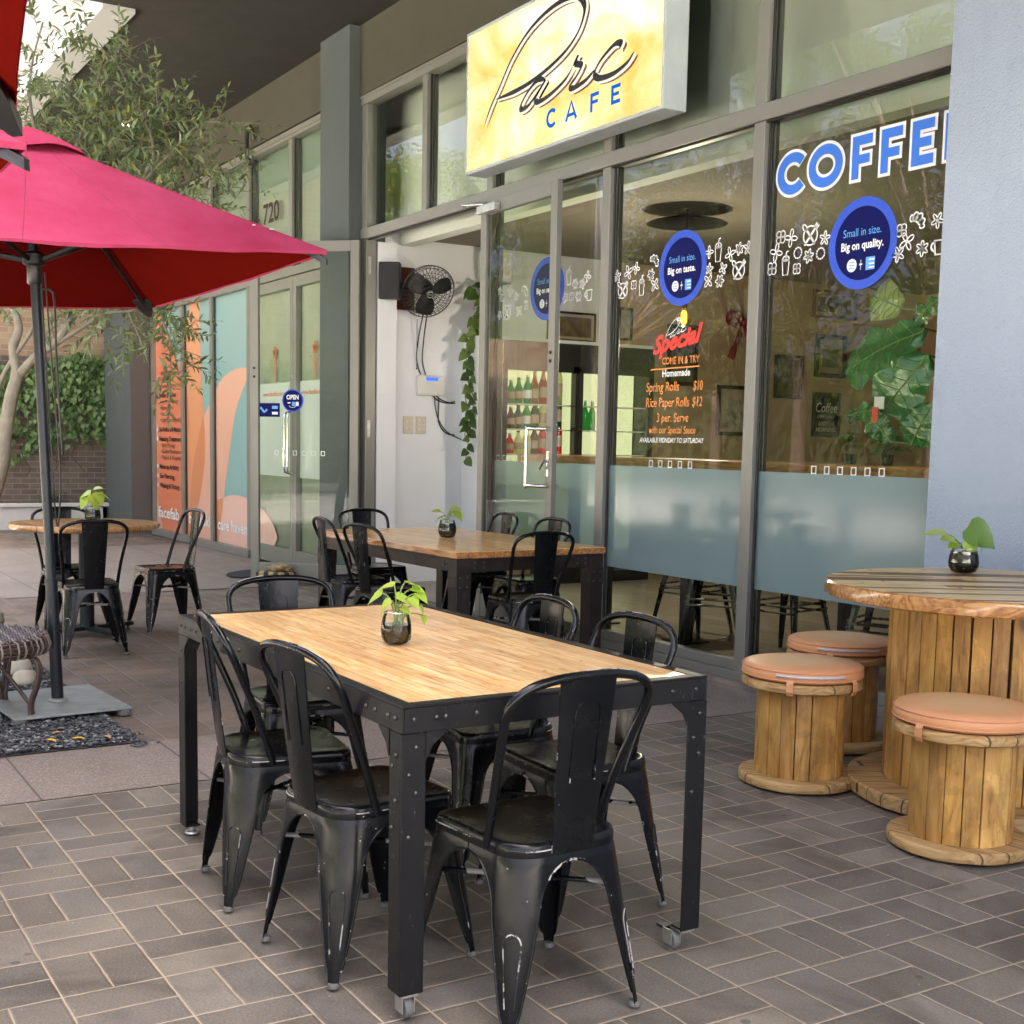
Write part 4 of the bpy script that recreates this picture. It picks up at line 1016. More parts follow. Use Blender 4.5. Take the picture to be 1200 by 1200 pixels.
for x0, x1 in ((-18.0,-16.69), (-16.60,-15.50), (-15.42,-14.18), (-14.08,-12.885), (-12.80,-11.83)):
    mb = MB(); mb.quad((x0,G,NT1),(x1,G,NT1),(x1,G,NH0),(x0,G,NH0)); p = W(mb, 'window_pane', M['glass'], nb)
    mb = MB(); mb.quad((x0,G+.05,NT1),(x1,G+.05,NT1),(x1,G+.05,NH0),(x0,G+.05,NH0)); mb.build('blind', M['film_grey'], p)
    if x0 == -14.08:
        mb = MB(); text(mb, '720', -13.775, -13.30, 3.755, .205, G-.004, 0, bold=0.02); text(mb, 'No.', -14.05, -13.85, 3.755, .12, G-.004, 0, bold=0.02); mb.build('street_number', M['ink_black'], p)
mb = MB(); mb.tube(catmull([(-13.86,5.12,4.44),(-13.86,5.06,4.46),(-13.86,5.05,4.60),(-13.86,5.05,4.76),(-13.82,5.05,4.80),(-13.77,5.06,4.78),(-13.77,5.10,4.66)],5), .024, 8); mb.box(-13.97,-13.72,5.06,5.124,4.415,4.435)
o = mb.build('wall_conduit', M['black_plastic'], smooth=60); tag(o, 'black hooked conduit fixed to the beam above the clinic windows', 'conduit')
# ================================================================== steel cafe chair (faces +y)
SEAT_Z = 0.45
def outline(n_corner=10, n_side=6, a=.180, front=.185, rear=-.175, rf=.045, rr=.085):
    """rounded square, list of (point, arclength), starting mid right side, counter-clockwise"""
    pts = []
    def corner(cx, cy, r, a0):
        for k in range(n_corner+1):
            t = a0 + (math.pi/2)*k/n_corner; pts.append((cx+r*math.cos(t), cy+r*math.sin(t)))
    corner(a-rf, front-rf, rf, 0); corner(-(a-rf), front-rf, rf, math.pi/2)
    corner(-(a*.93-rr), rear+rr, rr, math.pi); corner(a*.93-rr, rear+rr, rr, 1.5*math.pi)
    out = []
    m = len(pts)
    for i in range(m):
        p, q = Vector(pts[i]), Vector(pts[(i+1) % m]); d = (q-p).length
        k = max(1, int(d/.02))
        for j in range(k): out.append(p.lerp(q, j/k))
    return out
OUT = outline()
def out_len():
    acc = [0]
    for i in range(len(OUT)): acc.append(acc[-1] + (OUT[(i+1) % len(OUT)]-OUT[i]).length)
    return acc
ACC = out_len(); TOT = ACC[-1]
def on_outline(s):
    s = s % TOT
    lo, hi = 0, len(OUT)
    while hi-lo > 1:
        mid = (lo+hi)//2
        if ACC[mid] <= s: lo = mid
        else: hi = mid
    p, q = OUT[lo], OUT[(lo+1) % len(OUT)]
    t = (s-ACC[lo])/max(1e-9, ACC[lo+1]-ACC[lo])
    return p.lerp(q, t)
def s_of_dir(ang):
    d = Vector((math.cos(ang), math.sin(ang)))
    return ACC[max(range(len(OUT)), key=lambda i: OUT[i].normalized().dot(d))]
CORN = [s_of_dir(R(x)) for x in (45, 135, 227, 313)]
MIDS = [((CORN[i] + (CORN[(i+1) % 4] if i < 3 else CORN[0]+TOT))/2) for i in range(4)]   # between corner i and i+1
def leg_point(ci, s, z, push=0.0):
    """s in -1..1 across the sheet"""
    c = CORN[ci]
    w_next = MIDS[ci]-c; w_prev = c-(MIDS[ci-1] if ci else MIDS[3]-TOT)
    Wd = w_next if s >= 0 else w_prev
    ztop, zl = .402, .285
    if z >= ztop: w_ = Wd
    else:
        wl = .022+.040*min(1, max(0, (z-.05))/.235)**0.9
        if z < .05: wl = .0145+.0075*max(0, min(1, (z-.035)/.015))
        if z > zl:
            t = (z-zl)/(ztop-zl); w_ = Wd-(Wd-wl)*math.sqrt(max(0, 1-t*t))
        else: w_ = wl
    p = on_outline(c+s*w_)
    pc_ = on_outline(c); d = pc_.normalized()
    if z < zl:      # below the arch the sheet tightens towards a rounded channel
        k = (zl-z)/zl
        p = p + (pc_-p)*0.0
        p = p - d*(abs(s)**2*w_*0.25*k)
    grow = 1+.02*max(0, min(1, (.435-z)/.03))
    q = Vector((p.x*grow, p.y*grow)) + d*((.42-z)*.175 if z < .42 else 0) + d*push
    return Vector((q.x, q.y, z))
def make_chair(label, group):
    t = thing('cafe_chair', label, 'chair', (0,0,0), 0, group)
    # seat
    mb = MB(); n = len(OUT); rings = [(.0,.4445),(.45,.4450),(.80,.4462),(.90,.4500),(.955,.4525),(.99,.4500),(1.008,.4440),(1.015,.4340),(1.015,.4180),(1.0,.4165)]
    vs = [(0,0,rings[0][1])]; fs = []
    for f, z in rings[1:]: vs += [(p.x*f, p.y*f, z) for p in OUT]
    for k in range(n): fs.append((0, 1+k, 1+(k+1) % n))
    for i in range(len(rings)-2):
        for k in range(n): fs.append((1+i*n+k, 1+(i+1)*n+k, 1+(i+1)*n+(k+1) % n, 1+i*n+(k+1) % n))
    mb.add(vs, fs)
    for a, b in ((.52,.70),(.80,.93),(.12,.2),(.3,.42)):
        L_ = [on_outline(TOT*(a+(b-a)*k/24))*1.0158 for k in range(25)]
        mb.tube([(p.x, p.y, .4345) for p in L_], .0016, 5, 1)
    for hx_, hy_ in ((-.03,.0),(.03,.0),(-.03,-.06),(.03,-.06),(0,-.03)):
        mb.lathe([(.0004,.0),(.0042,.0)], 8, 2, c=(hx_,hy_,.4462), cap0=False, cap1=False)
    mb.build('seat', [M['chair'], M['worn'], M['alu_dark']], t, smooth=50)
    # four pressed legs
    zs = [.425,.412,.402,.396,.386,.372,.355,.335,.315,.298,.285,.26,.22,.18,.14,.10,.07,.052,.047,.040,.02,.004]
    for ci in range(4):
        mb = MB(); ns = 16
        grid = []
        for z in zs:
            grid.append([leg_point(ci, -1+2*k/ns, z) for k in range(ns+1)])
        vs = [v for row in grid for v in row]
        inner = []
        for i, row in enumerate(grid):
            d = Vector((on_outline(CORN[ci]).x, on_outline(CORN[ci]).y, 0)).normalized()
            inner += [v - d*.0022 for v in row]
        nv = len(vs); w_ = ns+1; fs = []
        for i in range(len(zs)-1):
            for k in range(ns):
                a = i*w_+k; b = a+1; c = a+w_+1; d_ = a+w_
                fs.append((a, b, c, d_)); fs.append((nv+d_, nv+c, nv+b, nv+a))
        for i in range(len(zs)-1):
            a = i*w_; fs.append((a, a+w_, nv+a+w_, nv+a)); a = i*w_+ns; fs.append((a+w_, a, nv+a, nv+a+w_))
        mb.add(vs+inner, fs)
        for s_ in (-1, 1):   # rolled edge of the arch
            mb.tube([leg_point(ci, s_*.995, z, -.001) for z in zs[2:-2]], .0032, 6, 0)
        # pressed channel outline, paint rubbed through along it
        path = [leg_point(ci, -.42, z, .0016) for z in (.075,.10,.14,.18,.215)]
        arch = [leg_point(ci, s_, .215+.030*math.sqrt(max(0, 1-(s_/.42)**2)), .0016) for s_ in (-.38,-.28,-.14,0,.14,.28,.38)]
        path += arch + [leg_point(ci, .42, z, .0016) for z in (.215,.18,.14,.10,.075)]
        mb.tube(catmull(path, 4), .0021, 6, 1, flat=.6)
        foot = leg_point(ci, 0, .006); d = Vector((foot.x, foot.y, 0)).normalized()
        mb.lathe([(.0150,0),(.0155,.008),(.0135,.013)], 12, 2, c=(foot.x-d.x*.009, foot.y-d.y*.009, 0))
        mb.build('leg', [M['chair'], M['worn'], M['rubber']], t, smooth=45)
    # bent tube of the back
    side = [(.168,-.060,.425),(.170,-.072,.47),(.180,-.110,.58),(.197,-.160,.70),(.205,-.188,.765),(.196,-.207,.808),(.160,-.219,.836),(.10,-.226,.851),(.04,-.229,.856)]
    pts = side + [(-x, y, z) for x, y, z in reversed(side)]
    mb = MB(); P = catmull(pts, 5); mb.tube(P, .0112, 10)
    for k in ((5, 13), (30, 44), (52, 58), (70, 80)):
        seg = [p + Vector((0, .002, .0105)) for p in P[k[0]:k[1]]]
        if len(seg) > 2: mb.tube(seg, .0016, 5, 1)
    mb.build('back_hoop', [M['chair'], M['worn']], t, smooth=60)
    # splat
    mb = MB(); prof = [(.424,-.176,.060),(.46,-.181,.061),(.52,-.189,.064),(.60,-.199,.068),(.70,-.211,.074),(.78,-.220,.078),(.83,-.225,.0805),(.848,-.2275,.081)]
    def sp(u, z, y, w_, off): return (u*w_, y-.008*(1-u*u)+off, z)
    us = [-1,-.92,-.6,-.3,0,.3,.6,.92,1]; vs = []; fs = []
    for off in (-.0018, .0018):
        for z, y, w_ in prof: vs += [sp(u, z, y, w_, off) for u in us]
    nu = len(us); npf = len(prof); half = nu*npf
    for i in range(npf-1):
        for k in range(nu-1):
            a = i*nu+k; fs.append((a, a+1, a+nu+1, a+nu)); fs.append((half+a+nu, half+a+nu+1, half+a+1, half+a))
    for i in range(npf-1):
        a = i*nu; fs.append((a, a+nu, half+a+nu, half+a)); a = i*nu+nu-1; fs.append((a+nu, a, half+a, half+a+nu))
    mb.add(vs, fs)
    for off in (-.0035, .0030):   # pressed arch near the top
        def pp(x, z):
            k = (z-.70)/.13; y = -.211-.014*k; w_ = .074+.0065*k; u = x/w_
            return (x, y-.008*(1-u*u)+off, z)
        pth = [pp(-.036, z) for z in (.60,.66,.72,.765)] + [pp(-.031,.785), pp(-.018,.792), pp(0,.793), pp(.018,.792), pp(.031,.785)] + [pp(.036, z) for z in (.765,.72,.66,.60)]
        mb.tube(catmull(pth, 3), .0022, 6, 0, flat=.7)
    mb.build('splat', [M['chair'], M['worn']], t, smooth=40)
    # crossed braces under the seat
    mb = MB()
    for a, b in ((0, 2), (1, 3)):
        pa, pb = leg_point(a, 0, .305, -.006), leg_point(b, 0, .305+.006*(a), -.006)
        mb.tube([pa, pb], .007, 6)
    mb.build('cross_brace', M['chair'], t, smooth=60)
    return t
G1, G2, G3 = 'chairs around the near black table', 'chairs around the far timber table', 'chairs around the round table'
# heading: the angle rz turns +y; rz = 0 faces the windows (+y), pi/2 faces -x
CH = [
 ((-2.605,1.685), R(92),  'black steel chair at the near end of the front table, closest to the camera', G1),
 ((-3.665,1.435), R(-8),  'black steel chair on the left of the front table, farther of two there', G1),
 ((-3.075,1.445), R(6),   'black steel chair left of the front table, beside its riveted corner leg', G1),
 ((-3.640,2.190), R(175), 'black steel chair tucked behind the front table, right beside the pot plant', G1),
 ((-3.130,2.190), R(178), 'black steel chair behind the front table, the one nearer the spool stools', G1),
 ((-4.365,1.780), R(-93), 'black steel chair at the far end of the front table, facing the camera', G1),
 ((-6.560,4.180), R(88),  'black steel chair with tall dark back at the far timber table, near end', G2),
 ((-7.950,3.640), R(-4),  'black steel chair at the left corner of the far timber table beside another', G2),
 ((-7.330,3.610), R(10),  'black steel chair left of the far timber table, beside its thick front leg', G2),
 ((-8.180,4.790), R(176), 'black steel chair behind the far timber table, in front of the folded door', G2),
 ((-7.470,4.770), R(182), 'black steel chair behind the far timber table, below the window mullion', G2),
 ((-8.650,4.150), R(-88), 'black steel chair at the far end of the far timber table by the open doorway', G2),
 ((-8.300,1.950), R(88),  'black steel chair with its back to us at the round table, beside the parasol pole', G3),
 ((-9.340,2.060), R(-88), 'black steel chair on the far side of the round table behind the parasol pole', G3),
 ((-9.080,2.690), R(184), 'black steel chair turned sideways at the round table, nearest the orange film', G3),
]
c0 = make_chair(CH[0][2], G1)
for k, ((x, y), rz, lb, gp) in enumerate(CH):
    if k == 0: c0.location = (x, y, .009); c0.rotation_euler = (0, 0, rz)
    else: clone(c0, (x, y, .009), rz, lb, gp)

# ================================================================== tables
def steel_table(name, label, L, Wd, H, leg, loc, rz):
    t = thing(name, label, 'table', loc, rz); return t
# front table: black riveted angle steel with inset strip timber
L, Wd, H = 1.722, .92, .775
t1 = thing('steel_frame_table', 'black riveted steel table with a pale strip timber top in front', 'table', (-4.321, 1.320, .008), 0)
mb = MB(); mb.box(.034, L-.034, .034, Wd-.034, H-.022, H-.001); mb.build('tabletop', M['top_wood'], t1, bevel=.002)
mb = MB()
e = .036
mb.box(0, L, 0, e, H-.006, H+.001); mb.box(0, L, Wd-e, Wd, H-.006, H+.001); mb.box(0, e, e, Wd-e, H-.006, H+.001); mb.box(L-e, L, e, Wd-e, H-.006, H+.001)
mb.box(.0, L, -.001, .006, H-.066, H-.006); mb.box(0, L, Wd-.006, Wd+.001, H-.066, H-.006); mb.box(-.001, .006, .006, Wd-.006, H-.066, H-.006); mb.box(L-.006, L+.001, .006, Wd-.006, H-.066, H-.006)
# gussets at the corners of both visible sides
for x, s in ((.063, 1), (L-.063, -1)):
    for y0, y1 in ((-.004, .002), (Wd-.002, Wd+.004)):
        v = [(x, H-.066), (x+s*.055, H-.066), (x+s*.040, H-.078), (x+s*.015, H-.098), (x, H-.13)]
        n = len(v); vs = [(a, y0, b) for a, b in v]+[(a, y1, b) for a, b in v]
        mb.add(vs, [tuple(range(n)), tuple(range(2*n-1, n-1, -1))]+[(i, (i+1) % n, n+(i+1) % n, n+i) for i in range(n)])
for y, s in ((.063, 1), (Wd-.063, -1)):
    for x0, x1 in ((-.004, .002), (L-.002, L+.004)):
        v = [(y, H-.066), (y+s*.055, H-.066), (y+s*.040, H-.078), (y+s*.015, H-.098), (y, H-.13)]
        n = len(v); vs = [(x0, a, b) for a, b in v]+[(x1, a, b) for a, b in v]
        mb.add(vs, [tuple(range(n)), tuple(range(2*n-1, n-1, -1))]+[(i, (i+1) % n, n+(i+1) % n, n+i) for i in range(n)])
def rivet(mb, p, d, r=.0068, mi=1):
    d = Vector(d); p = Vector(p); mb.tube([p, p+d*.003, p+d*.0065], [r, r*.9, r*.4], 8, mi)
for x in (.03,.075,.14,.19,.42,.62,.86,1.1,1.3,1.53,1.58,1.65,1.69): rivet(mb, (x, -.001, H-.033), (0,-1,0))
for y in (.03,.09,.115,.20,.46,.72,.80,.88): rivet(mb, (L+.001, y, H-.033), (1,0,0)); rivet(mb, (-.001, y, H-.033), (-1,0,0))
mb.build('table_frame', [M['table_steel'], M['bolt']], t1, bevel=.0015, seg=1)
lw = .061
for i, (x, y) in enumerate(((0,0),(L-lw,0),(L-lw,Wd-lw),(0,Wd-lw))):
    mb = MB(); cf = i in (0, 3)
    zb = .028 if cf else .068
    sx, sy = (1 if x > .5 else -1), (1 if y > .4 else -1)          # outer corner of the angle iron
    xo = x+lw+.002 if sx > 0 else x-.002; yo = y+lw+.002 if sy > 0 else y-.002
    mb.box(min(xo, xo-sx*.006), max(xo, xo-sx*.006), y-.002, y+lw+.002, zb, H-.067)
    mb.box(*sorted((xo-sx*.0061, xo-sx*(lw+.004))), *sorted((yo, yo-sy*.006)), zb, H-.067)
    mb.box(x+.006, x+lw-.006, y+.006, y+lw-.006, zb-.002, zb+.004)
    for z in (H-.10, H-.15, H-.21, H-.30):
        for o_ in (.02, .042):
            if (z in (H-.15, H-.30)) == (o_ == .042): continue
            rivet(mb, (x+o_*.85, (y-.002 if sy < 0 else yo-.006), z-.02*(o_ > .03)), (0,-1,0)); rivet(mb, ((x+lw+.002 if sx > 0 else xo+.006), y+o_*.85, z-.015*(o_ < .03)), (1,0,0))
    lg = mb.build('leg', [M['table_steel'], M['bolt']], t1, bevel=.002, seg=1)
    mb = MB(); cx, cy = x+lw/2, y+lw/2
    if cf:
        mb.lathe([(.011,.004),(.011,.03)], 10, c=(cx,cy,0)); mb.lathe([(.026,0),(.024,.006),(.011,.010)], 16, c=(cx,cy,0)); mb.build('levelling_foot', M['zinc'], lg, smooth=40)
    else:
        mb.box(cx-.026, cx+.026, cy-.022, cy+.022, .060, .070)
        o_ = (-.022, -.018) if i == 2 else (.0, .0)
        for s in (-1, 1): mb.box(cx+o_[0]-.020, cx+o_[0]+.018, cy+o_[1]+s*.016-.0015, cy+o_[1]+s*.016+.0015, .018, .060)
        mb.lathe([(.012,-.012),(.026,-.011),(.028,-.006),(.028,.006),(.026,.011),(.012,.012)], 20, 1)
        nn = len(mb.v)
        for q in range(nn-6*20, nn):
            a, b, c_ = mb.v[q]; mb.v[q] = (cx+o_[0]+a, cy+o_[1]+c_, .028+b)
        mb.box(cx+o_[0]-.055, cx+o_[0]-.020, cy+o_[1]-.012, cy+o_[1]+.012, .050, .058, 2)
        mb.build('caster', [M['zinc'], M['rubber'], M['black_plastic']], lg, smooth=40)

# far table: thick varnished timber on heavy bolted legs
L2_, W2_, H2 = 2.00, 1.10, .735
t2 = thing('timber_top_table', 'far table with a glossy orange timber top on heavy bolted steel legs', 'table', (-8.57, 3.645, .008), R(1.2))
mb = MB(); mb.box(0, L2_, 0, W2_, H2-.042, H2); tp = mb.build('tabletop', M['top_wood2'], t2, bevel=.004)
mb = MB(); mb.box(-.004, L2_+.004, -.006, -.0005, H2-.040, H2-.003); mb.box(-.004, L2_+.004, W2_+.0005, W2_+.006, H2-.040, H2-.003); mb.box(L2_+.0005, L2_+.006, -.006, W2_+.006, H2-.040, H2-.003); mb.box(-.006, -.0005, -.006, W2_+.006, H2-.040, H2-.003)
for y in (.08,.4,.72,1.02): rivet(mb, (L2_+.006, y, H2-.02), (1,0,0), .005, 1)
mb.build('edge_strip', [M['edge_wood'], M['bolt']], tp, bevel=.002, seg=1)
mb = MB(); b = .012
mb.box(.02, L2_-.02, b, b+.012, H2-.125, H2-.043); mb.box(.02, L2_-.02, W2_-b-.012, W2_-b, H2-.125, H2-.043); mb.box(b, b+.012, .03, W2_-.03, H2-.125, H2-.043); mb.box(L2_-b-.012, L2_-b, .03, W2_-.03, H2-.125, H2-.043)
for x in (.13,.17,1.83,1.87):
    for z in (H2-.07, H2-.10): rivet(mb, (x, b, z), (0,-1,0), .009)
for y in (.14,.20,.9,.96):
    for z in (H2-.07, H2-.10): rivet(mb, (L2_-b, y, z), (1,0,0), .009)
mb.build('apron', [M['rust_steel'], M['bolt']], t2)
for x, y in ((.005,.005),(L2_-.105,.005),(L2_-.105,W2_-.105),(.005,W2_-.105)):
    mb = MB(); mb.box(x, x+.10, y, y+.10, .0, H2-.043); mb.box(x-.003, x+.103, y-.003, y+.103, H2-.24, H2-.128)
    for z in (H2-.155, H2-.215):
        for o_ in (.025,.075): rivet(mb, (x+o_, y-.003, z), (0,-1,0), .009); rivet(mb, (x+.103, y+o_, z), (1,0,0), .009)
    mb.build('leg', [M['rust_steel'], M['bolt']], t2, bevel=.004)

# round bistro table
t3 = thing('round_table', 'round knotty timber table on a black cross foot behind the parasol pole', 'table', (-9.0, 2.10, .009))
rg = random.Random(11)
def rough_disc(mb, r, z0, z1, n, rng, amp=.008, mi=0, mi_edge=None):
    k1 = [rng.uniform(-1, 1) for _ in range(n)]
    def rr(i, q): return r + amp*(k1[i % n]*.6 + .4*math.sin(i*.9+q)) 
    prof = [(rr, -.010, z0), (rr, 0, z0+.006), (rr, .003, (z0+z1)/2), (rr, 0, z1-.006), (rr, -.008, z1)]
    vs = []; fs = []
    for q, (f, d, z) in enumerate(prof):
        for i in range(n):
            a = 2*math.pi*i/n; R_ = f(i, q*1.3)+d
            vs.append((R_*math.cos(a), R_*math.sin(a), z))
    for q in range(len(prof)-1):
        for i in range(n): fs.append((q*n+i, q*n+(i+1) % n, (q+1)*n+(i+1) % n, (q+1)*n+i))
    mb.add(vs, fs, mi if mi_edge is None else mi_edge)
    mb.add(vs[:n], [tuple(range(n-1, -1, -1))], mi); mb.add(vs[-n:], [tuple(range(n))], mi)
mb = MB(); rough_disc(mb, .50, .745, .785, 56, rg, .010); mb.build('tabletop', M['bistro_wood'], t3, smooth=30)
mb = MB(); mb.lathe([(.055,.05),(.05,.10),(.05,.72),(.06,.735)], 20); mb.box(-.22,.22,-.025,.025,.735,.744); mb.box(-.025,.025,-.22,.22,.728,.7345); mb.build('column', M['pole'], t3, smooth=40)
mb = MB()
for a in (20, 110):
    mb.xf = Matrix.Rotation(R(a), 4, 'Z'); mb.box(-.36,.36,-.035,.035,.035 + (.001 if a > 90 else 0),.062)
    for s in (-1, 1): mb.lathe([(.02,0),(.02,.012),(.008,.014),(.008,.036)], 10, c=(s*.33,0,0))
mb.xf = None; mb.build('cross_foot', M['pole'], t3, bevel=.004)

# ------------------------------------------------------------------ cable spools
def spool(name, label, cat, loc, rz, r_top, r_barrel, r_base, z_barrel0, z_top0, z_top1, nst, top_mat, seed, group=None, edge=None):
    rng = random.Random(seed)
    t = thing(name, label, cat, loc, rz, group)
    mb = MB()
    for k in range(nst):
        a0 = 2*math.pi*k/nst + .006; a1 = 2*math.pi*(k+1)/nst - rng.uniform(.006,.02)
        mi = rng.choice((0,0,1,2)); dr = rng.uniform(-.004,.004)
        pts = []
        for a in (a0, (a0*2+a1)/3, (a0+2*a1)/3, a1): pts.append((math.cos(a)*(r_barrel+dr), math.sin(a)*(r_barrel+dr)))
        pin = [(math.cos(a)*(r_barrel-.03), math.sin(a)*(r_barrel-.03)) for a in (a1, a0)]
        pl = pts+pin; n = len(pl)
        vs = [(x, y, z_barrel0) for x, y in pl]+[(x, y, z_top0-.001) for x, y in pl]
        mb.add(vs, [(i, (i+1) % n, n+(i+1) % n, n+i) for i in range(n)], mi)
    mb.lathe([(r_barrel-.031, z_barrel0+.002),(r_barrel-.031, z_top0-.002)], 24, 3, cap0=False, cap1=False)
    mb.build('barrel', [M['stave_a'], M['stave_b'], M['stave_c'], M['alu_dark']], t, bevel=.0015, seg=1)
    mb = MB(); rough_disc(mb, r_base, 0, z_barrel0-.001, 48, rng, .005); mb.build('base_flange', M['flange'], t, smooth=30)
    mb = MB(); rough_disc(mb, r_top, z_top0, z_top1, 64, rng, .006 if edge else .004, 0, 1 if edge else 0)
    mb.build('top_flange', [top_mat, edge or top_mat], t, smooth=30)
    return t
GS = 'cable spool stools'
spool('spool_table', 'large round cable spool table with a glossy striped top', 'table', (-3.30, 4.335, .009), R(57), .665, .405, .545, .06, .800, .860, 36, M['spool_top'], 4, edge=M['edge_wood'])
STL = [((-3.812,3.800), 30, 'cable spool stool standing clear at the left, nearest the front table'), ((-4.225,4.455), 75, 'cable spool stool standing behind another, nearest the window'), ((-2.90,3.690), 10, 'cable spool stool in front of the spool table, at the right edge')]
for k, ((x, y), a, lb) in enumerate(STL):
    spool('spool_stool', lb, 'stool', (x, y, .009), R(a), .245, .180, .245, .042, .405, .445, 18, M['flange'], 20+k, GS)
CUL = ['tan round cushion with a zip facing us, on the left spool stool', 'tan round cushion on the spool stool behind the others', 'tan round cushion with a smooth front edge, on the right spool stool']
for k, ((x, y), a, _) in enumerate(STL):
    t = thing('seat_cushion', CUL[k], 'cushion', (x, y, .4565), R(a), 'tan stool cushions')
    mb = MB(); r = .247
    mb.lathe([(.0005,.0),(r-.02,.0),(r-.006,.004),(r,.014),(r+.001,.028),(r-.002,.044),(r-.012,.054),(r-.05,.061),(r-.12,.066),(.0005,.068)], 56, cap0=False, cap1=False)
    mb.build('cushion_pad', M['cushion'], t, smooth=60)
    mb = MB()
    for z, rr_ in ((.012, r+.0005), (.046, r-.001)): mb.tube([(rr_*math.cos(i*math.pi/28), rr_*math.sin(i*math.pi/28), z) for i in range(56)], .0028, 6, closed=True)
    mb.build('piping', M['leather'], t, smooth=60)
    va = math.atan2(-y, -x) - R(a)   # direction back towards the path side
    if k != 2:
        mb = MB(); mb.tube([((r+.003)*math.cos(va+d), (r+.003)*math.sin(va+d), .031) for d in [-.42+.05*i for i in range(24)]], .0042, 6, flat=1.5); mb.build('zip', M['zip'], t, smooth=60)
    for d in ((-.18, .95, 2.9) if k != 2 else (-.62, 1.2, 2.8)):
        mb = MB(); a_ = va + d
        cs, sn = math.cos(a_), math.sin(a_)
        pth = [((r+.002), .016), ((r+.012), .002), ((r+.013), -.03), ((r+.004), -.046), (r-.03, -.05)]
        vs = []
        for rr_, z in pth:
            for s in (-.014, .014): vs.append((rr_*cs-s*sn, rr_*sn+s*cs, z))
        for rr_, z in pth:
            for s in (-.014, .014): vs.append(((rr_-.003)*cs-s*sn, (rr_-.003)*sn+s*cs, z))
        fs = [(2*i, 2*i+1, 2*i+3, 2*i+2) for i in range(4)]+[(10+2*i+2, 10+2*i+3, 10+2*i+1, 10+2*i) for i in range(4)]+[(2*i+2, 2*i+12, 2*i+10, 2*i) for i in range(4)]+[(2*i+1, 2*i+11, 2*i+13, 2*i+3) for i in range(4)]
        mb.add(vs, fs); mb.build('strap', M['leather'], t)
